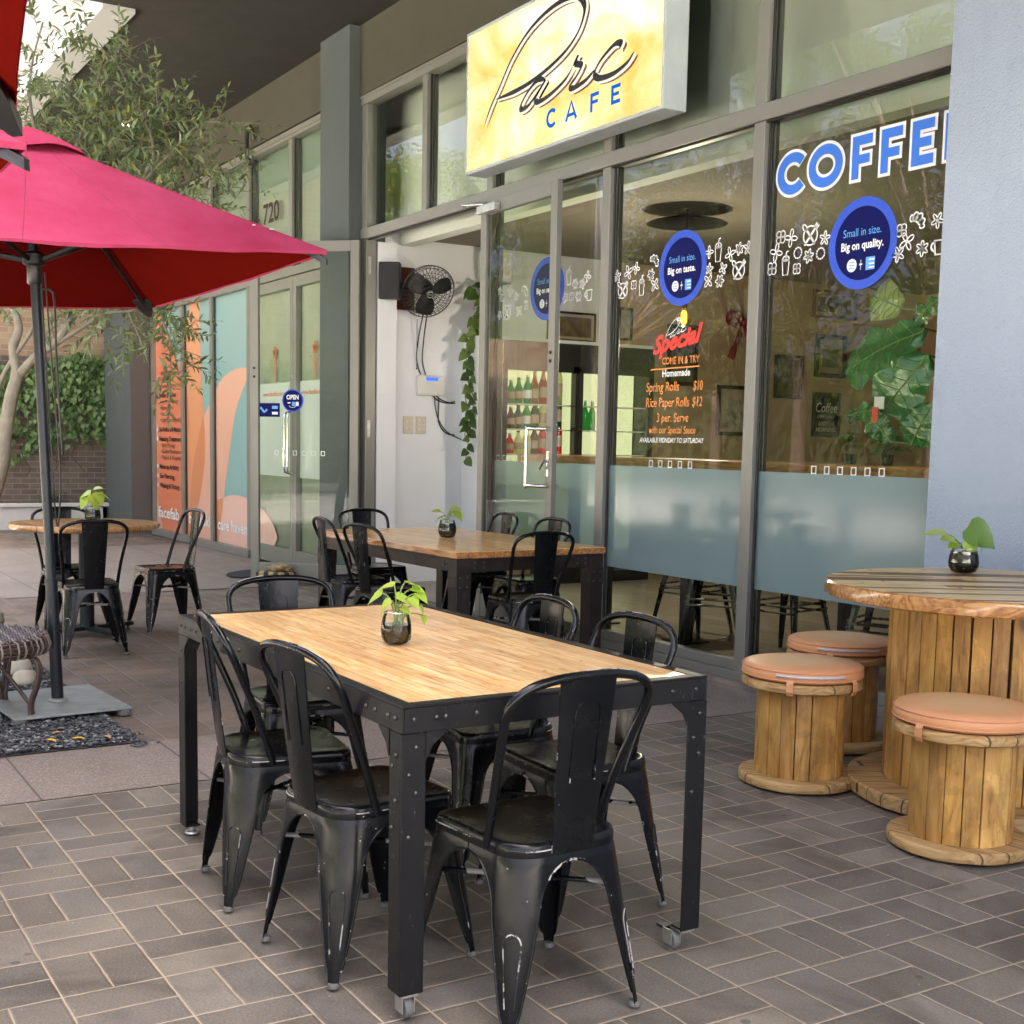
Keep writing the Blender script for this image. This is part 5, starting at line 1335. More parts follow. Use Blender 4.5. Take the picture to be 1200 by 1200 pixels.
# ================================================================== parasols
M['seam'] = plain('canopy_seam', (0.26,0.02,0.055), .8)
def parasol(name, label, base, top, ctr, s, tt, phi, tilt, zc, apex_z, hub_z, group, plate=True, seed=1):
    rng = random.Random(seed)
    root = thing(name, label, 'parasol', base, 0, group)
    B = Vector(base)
    def corner(u, v):
        X = u*math.cos(phi)-v*math.sin(phi); Y = u*math.sin(phi)+v*math.cos(phi)
        return Vector((ctr[0]+X, ctr[1]+Y, zc+tilt[0]*X+tilt[1]*Y)) - B
    cs = [corner(s, tt), corner(-s, tt), corner(-s, -tt), corner(s, -tt)]
    A = Vector((top[0], top[1], apex_z)) - B
    N = 14
    mb = MB()
    hem = Vector((0, 0, -.035))
    for side in (0, 1):
        for k in range(4):
            P, Q = cs[k], cs[(k+1) % 4]
            nrm = (P-A).cross(Q-A).normalized()
            if nrm.z < 0: nrm = -nrm
            idx = {}; vs = []
            for i in range(N+1):
                for j in range(i+1):
                    f = i/N; g = (j/i) if i else 0
                    e = P.lerp(Q, g)
                    p = A.lerp(e, f)
                    bow = 4*g*(1-g)*f
                    p = p - nrm*(.020*bow*f) + nrm*(noise.noise((p.x*3+seed, p.y*3, k))*.008)*min(1, bow*3)
                    p.z -= .022*4*f*(1-f)*0.3
                    if side: p = p - nrm*.006
                    idx[(i, j)] = len(vs); vs.append(p)
            fs = []
            for i in range(N):
                for j in range(i+1):
                    a, b, c = idx[(i, j)], idx[(i+1, j)], idx[(i+1, j+1)]
                    fs.append((a, b, c) if side == 0 else (a, c, b))
                    if j < i: d = idx[(i, j+1)]; fs.append((a, c, d) if side == 0 else (a, d, c))
            mb.add(vs, fs, side)
            if side == 0:      # hem
                ed = [vs[idx[(N, j)]] for j in range(N+1)]
                low = [p + Vector((0, 0, -.012-.003*math.sin(j*1.7+k))) - nrm*.003 for j, p in enumerate(ed)]
                mb.add(ed+low, [(j, N+1+j, N+2+j, j+1) for j in range(N)], 0)
    for k in range(4):         # stitched seams
        for e in (cs[k], cs[k].lerp(cs[(k+1) % 4], .36), cs[k].lerp(cs[(k+1) % 4], .64)):
            hip = e is cs[k] or (e-cs[k]).length < 1e-6
            nq = (cs[k]-A).cross(cs[(k+1) % 4]-A).normalized(); nq = nq if nq.z > 0 else -nq
            g = 0 if hip else (.36 if (e-cs[k]).length < (e-cs[(k+1) % 4]).length else .64)
            sp_ = []
            for i in range(2, 29):
                f = i/28; p = A.lerp(e, f); bow = 4*g*(1-g)*f
                p = p - nq*(.020*bow*f); p.z -= .022*4*f*(1-f)*0.3
                sp_.append(p + nq*(noise.noise((p.x*3+seed, p.y*3, k))*.008*min(1, bow*3)) + Vector((0,0,.0005)))
            mb.tube(sp_, .0022, 5, 3)
    for k in range(2):         # bird marks on the cloth near the corner
        P = cs[0].lerp(A, .16+.03*k) + (cs[3]-cs[0])*(.012+.02*k) + Vector((0, 0, .006))
        if seed == 1: mb.lathe([(.0005,.004),(.010-.004*k,.003),(.014-.006*k,.0)], 9, 2, c=tuple(P), cap0=False, cap1=False)
    mb.build('canopy', [M['canopy'], M['canopy_shaded_side'] if 'canopy_shaded_side' in M else M.setdefault('canopy_shaded_side', shaded_cloth()), M['ink_white'], M['seam']], root, smooth=50)
    # ruffled vent cap
    mb = MB(); n = 40
    vs = [A + Vector((0, 0, .035))]
    rings = ((.09,.006),(.16,-.028),(.21,-.062),(.235,-.088))
    for r_, dz in rings:
        for i in range(n):
            a = 2*math.pi*i/n + phi
            q = max(abs(math.cos(a-phi)), abs(math.sin(a-phi)))
            rr = r_/(q**.75)
            ruff = .016*math.sin(i*math.pi/5)*(r_/.26)**2
            vs.append(A + Vector((rr*math.cos(a), rr*math.sin(a), dz+ruff-.02*(1/q-1)*2)))
    fs = [(0, 1+i, 1+(i+1) % n) for i in range(n)]
    for q in range(len(rings)-1):
        for i in range(n): fs.append((1+q*n+i, 1+(q+1)*n+i, 1+(q+1)*n+(i+1) % n, 1+q*n+(i+1) % n))
    mb.add(vs, fs); mb.build('vent_cap', M['canopy'], root, smooth=60)
    T = Vector((top[0], top[1], apex_z+.03)) - B
    def on_pole(z): return Vector((0,0,0)).lerp(T, (z-B.z)/(apex_z+.03-B.z))
    mb = MB(); mb.tube([on_pole(z) for z in (.66, 1.2, 1.8, 2.35)], .0245, 16); mb.build('pole', M['pole'], root, smooth=60)
    mb = MB(); mb.tube([on_pole(.03), on_pole(.66)], .030, 16); mb.tube([on_pole(.655), on_pole(.675)], .0335, 16); mb.tube([on_pole(.42), on_pole(.42)+Vector((.05,.015,0))], .009, 8); mb.build('base_sleeve', M['pole'], root, smooth=60)
    mb = MB(); mb.tube([on_pole(2.35), on_pole(apex_z)], .023, 12); mb.build('inner_tube', plain('pale_aluminium', (0.45,0.40,0.40), .4, .4), root, smooth=60)
    mb = MB(); h = on_pole(hub_z); mb.lathe([(.028,-.11),(.036,-.10),(.036,-.02),(.055,-.01),(.055,.035),(.03,.05)], 16, c=tuple(h)); mb.build('hub', M['black_plastic'], root, smooth=40)
    for k in (0, 2, 4, 6):
        e = cs[k//2] if k % 2 == 0 else (cs[k//2]+cs[(k//2+1) % 4])/2
        dn = Vector((0, 0, -.030 if k % 2 == 0 else -.062)); a0 = A + dn + (e-A)*.03
        mb = MB(); mb.tube([a0, A.lerp(e, .5)+dn+Vector((0,0,-.01)), A.lerp(e, .955)+Vector((0,0,-.042 if k % 2 == 0 else -.062))], .0105, 6, flat=1.3)
        rb = mb.build('rib', M['black_plastic'], root, smooth=30)
        mid = A.lerp(e, .52)+dn+Vector((0,0,-.014)); hd = Vector((mid.x-h.x, mid.y-h.y, 0)).normalized()*.045
        mb = MB(); mb.tube([h+hd+Vector((0,0,.01)), mid], .011, 6, flat=1.3); mb.build('strut', M['black_plastic'], rb, smooth=30)
    for k in range(4):
        c = cs[k]; d = (c-A); d.z = 0; d.normalize(); n_ = Vector((-d.y, d.x, 0))
        mb = MB(); vs = []
        for (f, w_, z0, z1) in ((-.13,.060,.008,-.010),(-.06,.042,.006,-.035),(.0,.012,-.002,-.042)):
            sl = Vector((0,0,-(f)*.36))
            for w2, z in ((-w_, z1), (w_, z1), (w_*.9, z0-.012), (-w_*.9, z0-.012)): vs.append(c + d*f + n_*w2 + sl*1.15 + Vector((0,0,z-.024)))
        fs = []
        for q in range(2):
            for i in range(4): fs.append((q*4+i, q*4+(i+1) % 4, q*4+4+(i+1) % 4, q*4+4+i))
        fs += [(3,2,1,0),(8,9,10,11)]
        mb.add(vs, fs); mb.build('corner_pocket', M['black_plastic'], root)
    if seed == 1:
        mb = MB()
        for off, zend in (((.034,.040),.98),):
            p0 = on_pole(hub_z-.05); p1 = on_pole(zend)
            O = Vector((off[0], off[1], 0))
            mb.tube(catmull([p0+O, p0.lerp(p1,.4)+O*1.25, p0.lerp(p1,.8)+O*1.5, p1+O*1.05+Vector((0,0,-.03)), p1+O*.75+Vector((0,0,.05)), p0.lerp(p1,.7)+O*.7, p0+O*.6], 8), .0042, 6)
        p = on_pole(2.10)
        mb.tube(catmull([p+Vector((.02,.02,0)), p+Vector((.05,.06,.0)), p+Vector((.06,.075,-.06)), p+Vector((.06,.08,-.35)), on_pole(1.3)+Vector((.055,.075,0))], 6), .006, 6)
        mb.build('cord', M['black_plastic'], root, smooth=60)
        for z in (1.08,.96,.90,.82):
            pass
        mb = MB()
        for z in (1.22, 1.08, .98):
            q = on_pole(z)
            for a in (-.9, 1.1): mb.tube([q+Vector((.0245*math.cos(a),.0245*math.sin(a),0)), q+Vector((.029*math.cos(a),.029*math.sin(a),0))], .006, 8)
        mb.build('pole_bolt', M['bolt'], root)
    if plate:
        mb = MB(); mb.xf = Matrix.Rotation(R(4), 4, 'Z'); mb.box(-.36,.33,-.30,.27,.030,.042)
        for x, y in ((-.33,-.27),(.30,-.27),(.30,.24),(-.33,.24)): mb.lathe([(.035,0),(.035,.029)], 12, 1, c=(x,y,0))
        mb.lathe([(.05,.042),(.045,.055),(.032,.058)], 16, c=(0,0,0))
        mb.xf = None; mb.build('base_plate', [M['galv'], M['rubber']], root, bevel=.003)
    return root
GP = 'red parasols over the courtyard'
parasol('parasol', 'open pink parasol on a dark pole over the gravel, seen whole', (-6.588,1.385,.010), (-6.637,1.305), (-6.64,1.266), 1.178, 1.059, .064, (.028,.052), 2.171, 2.845, 2.235, GP, True, 1)
parasol('parasol', 'pink parasol of which only a small black tipped corner shows', (-4.27,-.30,.01), (-4.27,-.30), (-4.27,-.305), .955, .955, 0, (0,0), 2.10, 2.70, 2.05, GP, True, 2)
cB = Vector((-2.51,.477)); ph = R(-8.4); ux_ = Vector((math.cos(ph), math.sin(ph))); uy_ = Vector((-math.sin(ph), math.cos(ph)))
ctrB = cB + ux_*.9 - uy_*.9
parasol('parasol', 'red parasol nearest the camera cut off by the top left corner', (ctrB.x, ctrB.y, .01), (ctrB.x, ctrB.y), (ctrB.x, ctrB.y), .9, .9, ph, (0,0), 2.005, 2.62, 1.98, GP, True, 3)

# ================================================================== leaves and pot plants
def basis(d, n):
    d = Vector(d).normalized(); n = Vector(n); n = (n - d*n.dot(d))
    if n.length < 1e-5: n = d.orthogonal()
    n.normalize(); return d, d.cross(n), n
def heart(mb, base, d, n, L, W_, fold=.18, droop=.25, mi=0, shape=None):
    d, s, n = basis(d, n); base = Vector(base)
    prof = shape or [(0,.0),(-.04,.30),(.06,.48),(.25,.52),(.48,.44),(.72,.26),(.9,.09),(1.0,.0)]
    mid = [(max(0, x)) for x, w_ in prof]
    vs = []
    for (x, w_), m in zip(prof, mid):
        z = -droop*(m**2)*L
        vs.append(base + d*(m*L) + n*z)
        for sg in (-1, 1): vs.append(base + d*(x*L) + s*(sg*w_*W_) + n*(z + fold*w_*W_))
    fs = []
    for i in range(len(prof)-1):
        a = 3*i; b = 3*(i+1)
        fs.append((a, b, b+1, a+1)); fs.append((a, a+2, b+2, b))
    mb.add(vs, fs, mi)
def lance(mb, base, d, n, L, W_, mi=0, curl=.1):
    d, s, n = basis(d, n); base = Vector(base)
    a = base + d*L*.45; m0 = base + d*L*.28 - n*curl*L*.1; m1 = base + d*L*.68 - n*curl*L*.25; tip = base + d*L - n*curl*L
    vs = [base, m0+s*W_*.45+n*W_*.12, m1+s*W_*.42+n*W_*.12, tip, m1-s*W_*.42+n*W_*.12, m0-s*W_*.45+n*W_*.12, m0, m1]
    mb.add(vs, [(0,6,1),(1,6,7,2),(2,7,3),(3,7,4),(4,7,6,5),(5,6,0)], mi)
def rim_mat():
    m, t = newmat('jar_rim'); a = t.n('ShaderNodeBsdfTransparent'); g = t.n('ShaderNodeBsdfGlossy'); g.inputs['Roughness'].default_value = .25; g.inputs[0].default_value = (.8,.85,.82,1)
    x = t.n('ShaderNodeMixShader'); x.inputs[0].default_value = .45; t.l(a.outputs[0], x.inputs[1]); t.l(g.outputs[0], x.inputs[2]); t.done(x.outputs[0]); return m
M['glass_rim'] = rim_mat()
def pot_plant(label, loc, r, h, leaves, seed, leafmat, fill=.62, stem_h=.10):
    rng = random.Random(seed)
    t = thing('pot_plant', label, 'pot plant', loc, 0, 'small pot plants on the tables')
    mb = MB(); prof = [(.0005,.002),(r*.62,.002),(r*.80,.008),(r*.97,h*.25),(r,h*.45),(r*.95,h*.70),(r*.82,h*.93),(r*.80,h)]
    mb.lathe(prof, 32, cap0=False, cap1=False)
    j = mb.build('glass_jar', M['glass_clear'], t, smooth=60)
    mb = MB(); mb.tube([(r*.80*math.cos(i*math.pi/16), r*.80*math.sin(i*math.pi/16), h) for i in range(32)], .0022, 6, closed=True); mb.build('rim', M['glass_rim'], j, smooth=60)
    mb = MB(); pf = [(max(.0005, a-.0045), max(.004, z)) for a, z in prof if z < h*fill]; zt = h*fill
    mb.lathe(pf + [(pf[-1][0]*1.0, zt), (.0005, zt)], 28, cap0=False, cap1=False)
    for k in range(14):
        a = rng.uniform(0, 6.28); q = r*.80; pebble(mb, q*math.cos(a), q*math.sin(a), h*rng.uniform(.12,.3), .008, 1, rng)
    mb.build('dark_water', [M['pebble_dark'], M['pebble']], j, smooth=40)
    fo = MB(); st = MB()
    for k, (dx, dy, dz, L_, yaw, pit) in enumerate(leaves):
        p = Vector((dx, dy, h+dz)); st.tube(catmull([(rng.uniform(-.015,.015), rng.uniform(-.015,.015), h*.5), (dx*.45, dy*.45, h+dz*.65), p], 5), .0022, 5)
        d = (math.cos(yaw)*math.cos(pit), math.sin(yaw)*math.cos(pit), math.sin(pit))
        heart(fo, p, d, (.55*rng.uniform(-.2,1), -.5*rng.uniform(-.2,1), 1), L_, L_*.92, .16, .22)
    st.build('stems', M['stem'], t, smooth=60); fo.build('foliage', leafmat, t, smooth=60)
    return t
# camera right is (+.515, +.857), away from camera is (-.86, +.51)
def rt(a, b, z): return (.515*a-.86*b, .857*a+.51*b, z)
LS = [1.0]
def lv(a, b, z, L_, ang, pit):
    a *= LS[0]; b *= LS[0]; z *= LS[0]; L_ *= LS[0]
    # a: to the right, b: away; ang measured from camera-right in the picture plane
    p = rt(a, b, z); base_yaw = math.atan2(.857, .515)
    return (p[0], p[1], p[2], L_, base_yaw + (math.pi if math.cos(ang) < 0 else 0) + random.uniform(-.5,.5), pit)
random.seed(3)
LS[0] = .80
pot_plant('lime leaved pot plant in a round glass on the front table', (-3.425,1.716,.784), .047, .098,
  [lv(-.055,.01,.070,.080,math.pi,-.5), lv(-.02,-.01,.045,.055,math.pi,-.6), lv(-.01,.02,.10,.065,math.pi,-.1), lv(.03,.02,.112,.070,0,-.2), lv(.0,-.02,.062,.085,0,-.35), lv(.055,-.01,.058,.055,0,-.8), lv(.075,.02,.072,.060,0,-.5), lv(.09,.0,.025,.045,0,-1.1), lv(.055,.03,.088,.055,0,-.1), lv(.02,-.03,.02,.05,0,-.4), lv(.10,.01,-.012,.04,0,-1.2), lv(-.035,.02,.03,.06,math.pi,-.9)], 1, M['pothos'])
pot_plant('lime leaved pot plant in a dark glass on the far timber table', (-7.60,4.19,.7435), .062, .118,
  [lv(-.06,.0,.075,.085,math.pi,.1), lv(-.07,.0,.02,.07,math.pi,-.9), lv(.03,.02,.10,.09,0,.15), lv(.06,.0,.075,.11,0,-.7), lv(.0,.0,.05,.08,0,-.2), lv(-.02,-.02,.04,.08,math.pi,-.3), lv(.02,.02,.06,.07,0,.5)], 2, M['pothos'], .85)
pot_plant('yellow green pot plant in a glass on the round table', (-9.0,2.15,.7955), .055, .10,
  [lv(-.05,.0,.09,.12,math.pi,-1.0), lv(.0,-.02,.12,.15,0,-1.1), lv(.04,.0,.13,.12,0,-.9), lv(.07,.0,.12,.10,0,-.4), lv(-.02,.02,.13,.11,math.pi,-.3), lv(.01,.0,.16,.09,0,.3)], 3, M['pothos'], .85)
pot_plant('pot plant with one dark green leaf in a black glass on the spool table', (-3.66,4.58,.8705), .064, .105,
  [lv(.0,-.03,.045,.11,0,-1.0), lv(-.06,.0,.045,.09,math.pi,.2), lv(-.10,.0,.075,.13,math.pi,.15), lv(-.03,.01,.03,.07,math.pi,-.3), lv(.075,.0,.06,.12,0,-1.1)], 4, M['pothos'], .9)
tq = [o for o in bpy.data.objects if o.get('label', '').startswith('pot plant with one dark')][0]
mb = MB(); st = MB(); p = Vector(rt(.045, 0, .20)); st.tube(catmull([(0,0,.05), rt(.02,0,.14), p], 5), .003, 5); heart(mb, rt(.01,0,.20), Vector(rt(.8,-.25,-.55)), Vector(rt(-.2,-.8,.5)), .15, .13, .12, .2); mb.build('dark_leaf', M['pothos_dark'], tq, smooth=60); st.build('stems', M['stem'], tq)

# ================================================================== olive tree
rgo = random.Random(21)
olive = thing('olive_tree', 'grey trunked olive tree with narrow leaves spreading over the parasol', 'tree', (-9.60,1.36,.01))
OB = Vector(olive.location)
limbs = {'trunk': ([(-9.60,1.36,0),(-9.589,1.479,.661),(-9.564,1.572,.903),(-9.549,1.655,1.175),(-9.558,1.678,1.355),(-9.564,1.726,1.626),(-9.559,1.763,1.759),(-9.561,1.776,1.832)], .060, .044),
 'bl': ([(-9.561,1.776,1.80),(-9.594,1.757,1.999),(-9.586,1.799,2.138),(-9.63,1.765,2.318),(-9.664,1.753,2.527),(-9.633,1.869,2.83),(-9.571,2.037,3.134)], .034, .018),
 'br': ([(-9.559,1.770,1.79),(-9.498,1.905,1.954),(-9.439,2.023,2.047),(-9.406,2.113,2.211),(-9.399,2.162,2.386),(-9.365,2.276,2.658),(-9.309,2.447,3.022)], .034, .016),
 'b3': ([(-9.432,2.033,2.041),(-9.359,2.177,2.146),(-9.285,2.322,2.251),(-9.2,2.467,2.272),(-9.094,2.65,2.306)], .016, .007),
 'b4': ([(-9.549,1.665,1.25),(-9.617,1.638,1.625),(-9.601,1.715,1.854),(-9.536,1.882,2.14),(-9.537,1.927,2.351)], .022, .012),
 't1': ([(-9.571,2.037,3.1),(-9.509,2.205,3.437),(-9.484,2.324,3.8),(-9.49,2.391,4.05)], .018, .006),
 't2': ([(-9.309,2.447,3.0),(-9.185,2.718,3.328),(-9.076,2.964,3.60),(-8.95,3.15,3.60)], .014, .004),
 't3': ([(-9.365,2.276,2.658),(-9.228,2.543,2.844),(-9.076,2.835,3.03),(-8.967,3.049,3.185)], .012, .004),
 't4': ([(-9.571,2.037,3.1),(-9.677,1.951,3.552),(-9.73,1.941,3.912),(-9.727,2.036,4.30)], .016, .004),
 't5': ([(-9.309,2.447,3.0),(-9.222,2.669,3.387),(-9.366,2.534,3.864),(-9.453,2.44,4.08)], .014, .004),
 't6': ([(-9.094,2.65,2.30),(-9.023,2.718,2.067),(-8.966,2.759,1.828)], .007, .003),
 't7': ([(-9.2,2.467,2.27),(-9.132,2.536,2.063),(-9.082,2.581,1.884)], .007, .003),
 't8': ([(-9.633,1.869,2.83),(-9.9,1.5,3.3),(-10.1,1.1,3.6)], .018, .006), 't9': ([(-9.6,1.9,2.9),(-9.3,1.5,3.3),(-9.1,1.1,3.5)], .016, .006)}
tb = MB(); brn = MB(); lf = MB()
for k, (pts, r0, r1) in limbs.items():
    P = catmull([Vector(p)-OB for p in pts], 6); n_ = len(P)
    rr = [r0+(r1-r0)*i/(n_-1) + rgo.uniform(-.0015,.0015) for i in range(n_)]
    (tb if k == 'trunk' else brn).tube(P, rr, 9)
ot = tb.build('trunk', M['bark'], olive, smooth=60); tw = brn
def olive_twig(p, d, L_, nl, size, droop=.3):
    d = Vector(d).normalized(); pts = [Vector(p)]; cur = Vector(p); dd = d.copy()
    st = 6
    for i in range(st):
        dd = (dd + Vector((rgo.uniform(-.22,.22), rgo.uniform(-.22,.22), rgo.uniform(-.22,.22)-droop*.16))).normalized()
        cur = cur + dd*(L_/st); pts.append(cur.copy())
    tw.tube([q-OB for q in pts], [.0030*(1-.7*i/st) for i in range(st+1)], 4, cap=False)
    for i in range(nl):
        f = (i+.6)/nl; k = min(st-1, int(f*st)); q = pts[k].lerp(pts[k+1], f*st-k); ax = (pts[k+1]-pts[k]).normalized()
        side = ax.orthogonal().normalized(); side.rotate(Matrix.Rotation((i % 2)*math.pi + (i//2)*1.3 + rgo.uniform(-.6,.6), 3, ax))
        ld = (ax*rgo.uniform(.35,1.0) + side*1.0 + Vector((0,0,-.15))).normalized()
        s_ = size*rgo.uniform(.7,1.2)*(1-.25*f)
        lance(lf, q-OB, ld, Vector((rgo.uniform(-.8,.8), rgo.uniform(-.8,.8), 1)), s_, s_*.32)
    ld = (pts[-1]-pts[-2]).normalized(); lance(lf, pts[-1]-OB, ld, (0,0,1), size*.8, size*.2)
# crown volumes: centre, radii, number of twigs
rv, uv_, fv = Vector((.515,.857,.018)), Vector((-.103,.041,.994)), Vector((-.851,.514,-.110))
def crown(px, py, rx, ry, D, nt, rd=.45, droop=.3, out=None):
    c0 = Vector((0,0,1.4)) + fv*D + rv*((px-581.6)/1488.6*D) - uv_*((py-682.3)/1488.6*D)
    for _ in range(nt):
        a = rgo.uniform(0, 6.283); q = math.sqrt(rgo.random())
        p = c0 + rv*(math.cos(a)*q*rx/1488.6*D) + uv_*(math.sin(a)*q*ry/1488.6*D) + fv*rgo.uniform(-rd, rd)
        d = (p - (c0 - uv_*.5*ry/1488.6*D)).normalized()*.8 + Vector((rgo.uniform(-1,1), rgo.uniform(-1,1), rgo.uniform(-.5,.8)))*.6
        if out: d = d*.4 + Vector(out)
        olive_twig(p, d, rgo.uniform(.22,.40), rgo.randint(12,19), .088, droop)
crown(85,170,85,45,9.1,58); crown(150,180,70,55,9.1,52); crown(40,130,50,45,9.2,20); crown(100,95,40,34,9.2,16)
crown(170,150,70,35,9.0,26); crown(200,210,55,40,9.0,30); crown(225,150,45,22,8.9,10); crown(235,225,30,18,8.9,7)
crown(75,45,40,30,9.3,5); crown(140,95,35,35,9.2,12); crown(30,200,60,50,9.2,26); crown(130,60,22,22,9.2,3)
crown(150,375,60,22,9.0,26,.3,.8); crown(185,400,25,40,8.9,17,.25,1.0); crown(195,440,16,22,8.9,6,.2,1.0); crown(110,370,40,20,9.0,10,.3)
crown(30,380,25,16,9.0,4,.3); crown(-60,150,90,90,9.2,40); crown(-60,60,50,60,9.3,12)
# a few single outreaching sprays
for p, d, L_, nl in (((-8.98,3.06,3.60),(.35,.62,-.02),.42,14), ((-9.0,2.98,3.28),(.45,.75,.25),.40,13), ((-8.95,3.02,3.12),(.5,.8,-.15),.45,14), ((-8.99,3.18,3.10),(.2,.3,.6),.30,10), ((-8.92,3.2,2.98),(.3,.8,-.8),.40,10), ((-9.49,2.40,4.02),(.3,.6,.3),.4,12), ((-9.05,2.78,2.02),(.3,.6,-.3),.3,9)):
    olive_twig(p, d, L_, nl, .066, .1)
lf.build('crown', M['olive'], olive); brn.build('branches', M['bark'], olive, smooth=60)

# ================================================================== brick wall, planter, ivy
XW = -19.95
bw = thing('brick_wall', 'brick courtyard wall, tan above and brown below, behind the olive tree', 'wall', (XW, 3.0, 0))
mb = MB(); mb.box(XW-.30, XW, 1.75, 5.4, 2.55, 6.0); mb.box(XW-.30, XW, -3.0, 1.75, 2.55, 3.2); W(mb, 'upper_brickwork', M['brick_tan'], bw)
mb = MB(); mb.box(XW-.30, XW+.012, -3.0, 5.4, 0, 2.549); W(mb, 'lower_brickwork', M['brick_brown'], bw)
pl = thing('white_planter', 'long low white rendered planter along the brick wall', 'planter', (-19.65, 3.0, 0))
mb = MB(); mb.box(-19.49, -19.41, -3.0, 4.86, 0, .33); mb.box(-19.9375, -19.41, 4.78, 4.86, 0, .331); W(mb, 'planter_wall', M['white_planter'], pl, bevel=.008)
mb = MB(); mb.box(-19.53, -19.37, -3.0, 4.88, .334, .385); W(mb, 'coping', M['white_planter'], pl, bevel=.008)
mb = MB(); mb.box(-19.93, -19.495, -3.0, 4.775, .01, .30); W(mb, 'planter_soil', M['soil'], pl)
mb = MB(); mb.box(-19.409, -19.404, 3.05, 3.13, .12, .30); mb.box(-19.409, -19.404, 3.85, 4.12, .10, .14); W(mb, 'weep_slot', M['alu_dark'], pl)
iv = thing('ivy', 'thick green ivy hanging over the middle of the brick wall', 'climbing plant', (XW+.1, 3.6, 1.1))
ri = random.Random(8); mb = MB(); IB = Vector(iv.location)
def ivy_leaf(mb, p, s):
    n = Vector((1, ri.uniform(-.9,.9), ri.uniform(-.3,1.1))); d = Vector((ri.uniform(.0,.5), ri.uniform(-.8,.8), -1))
    heart(mb, p-IB, d, n, s, s*.85, .12, .2, 0, [(0,0),(.02,.42),(.3,.5),(.7,.28),(1,0)])
cl = [(ri.uniform(1.2,4.95), ri.uniform(1.25,2.55), ri.uniform(.16,.34)) for _ in range(95)]
for cy, cz, r_ in cl:
    if cz < 1.5 and ri.random() < .35: continue
    top_cut = 2.52 + .12*math.sin(cy*3.1)
    for k in range(62):
        v = Vector((ri.gauss(0,1), ri.gauss(0,1), ri.gauss(0,1))).normalized()*r_*ri.uniform(.7,1.05)
        p = Vector((XW+.16+max(-.10, v.x*.8), cy+v.y*1.15, cz+v.z))
        if p.z > top_cut or p.y > 5.0: continue
        ivy_leaf(mb, p, ri.uniform(.055,.10))
mb.build('foliage', M['ivy'], iv)
mb = MB()
for k in range(46):
    y = ri.uniform(1.5, 4.85); z = ri.uniform(1.4,1.9); pts = [Vector((XW+.10, y, z))]
    for i in range(5): pts.append(pts[-1] + Vector((ri.uniform(-.01,.03), ri.uniform(-.12,.12), -ri.uniform(.05,.16))))
    mb.tube([p-IB for p in catmull(pts, 4)], ri.uniform(.004,.012), 5)
mb.build('stems', M['bark_dark'], iv, smooth=60)
def strap_plant(name, label, loc, n, L_, seed, mat, grp=None, spread=1.0, wid=.018):
    r_ = random.Random(seed); t = thing(name, label, 'plant', loc, 0, grp); mb = MB()
    for k in range(n):
        a = r_.uniform(0, 6.28); l = L_*r_.uniform(.6,1.1); sp_ = spread*r_.uniform(.25,.9)
        d = Vector((math.cos(a), math.sin(a), 0)); s_ = Vector((-d.y, d.x, 0)); vs = []
        for i in range(6):
            f = i/5; c = d*(sp_*l*f) + Vector((0,0, l*(f*1.0-.55*sp_*f*f*1.3))); w_ = wid*(1-.85*f**2)
            vs += [c-s_*w_, c+Vector((0,0,-.006)), c+s_*w_]
        fs = []
        for i in range(5): fs += [(3*i,3*i+1,3*i+4,3*i+3),(3*i+1,3*i+2,3*i+5,3*i+4)]
        mb.add(vs, fs)
    mb.build('leaves', mat, t, smooth=60); return t
GSP = 'strap leaved plants in the planter'
strap_plant('strap_plant', 'strap leaved plant in the planter left of the parasol pole', (-19.7,2.9,.30), 26, .45, 1, M['strap'], GSP)
strap_plant('strap_plant', 'strap leaved plant in the planter right of the parasol pole', (-19.7,4.05,.30), 24, .42, 2, M['strap'], GSP)
strap_plant('strap_plant', 'strap leaved plant at the pillar end of the planter', (-19.7,4.6,.30), 16, .30, 5, M['strap'], GSP)
strap_plant('grass_tuft', 'tuft of fine grass behind the round rocks at the left edge', (-9.75,1.50,.01), 90, .20, 3, M['strap'], None, .8, .004)
# leafy shrub at the left edge
sh = thing('leafy_shrub', 'broad leaved green shrub poking in at the left edge', 'shrub', (-7.95,.78,.01))
mb = MB(); st = MB(); SBv = Vector(sh.location); rs = random.Random(6)
for k in range(13):
    a = rs.uniform(0, 6.28); tip = Vector((-7.85,1.02,0)) + Vector((rs.uniform(-.28,.22), rs.uniform(-.34,.20), rs.uniform(.50,1.12)))
    P = catmull([SBv, SBv.lerp(tip,.5)+Vector((rs.uniform(-.05,.05), rs.uniform(-.05,.05), .05)), tip], 5); st.tube([p-SBv for p in P], .005, 5)
    for i in range(9):
        q = P[-1].lerp(P[5], i/9); d = Vector((rs.uniform(-1,1), rs.uniform(-1,1), rs.uniform(-.3,.6))); lance(mb, q-SBv, d, (rs.uniform(-.4,.4), rs.uniform(-.4,.4), 1), rs.uniform(.09,.14), rs.uniform(.032,.048))
mb.build('foliage', M['ivy'], sh, smooth=60); st.build('stems', M['bark_dark'], sh, smooth=60)
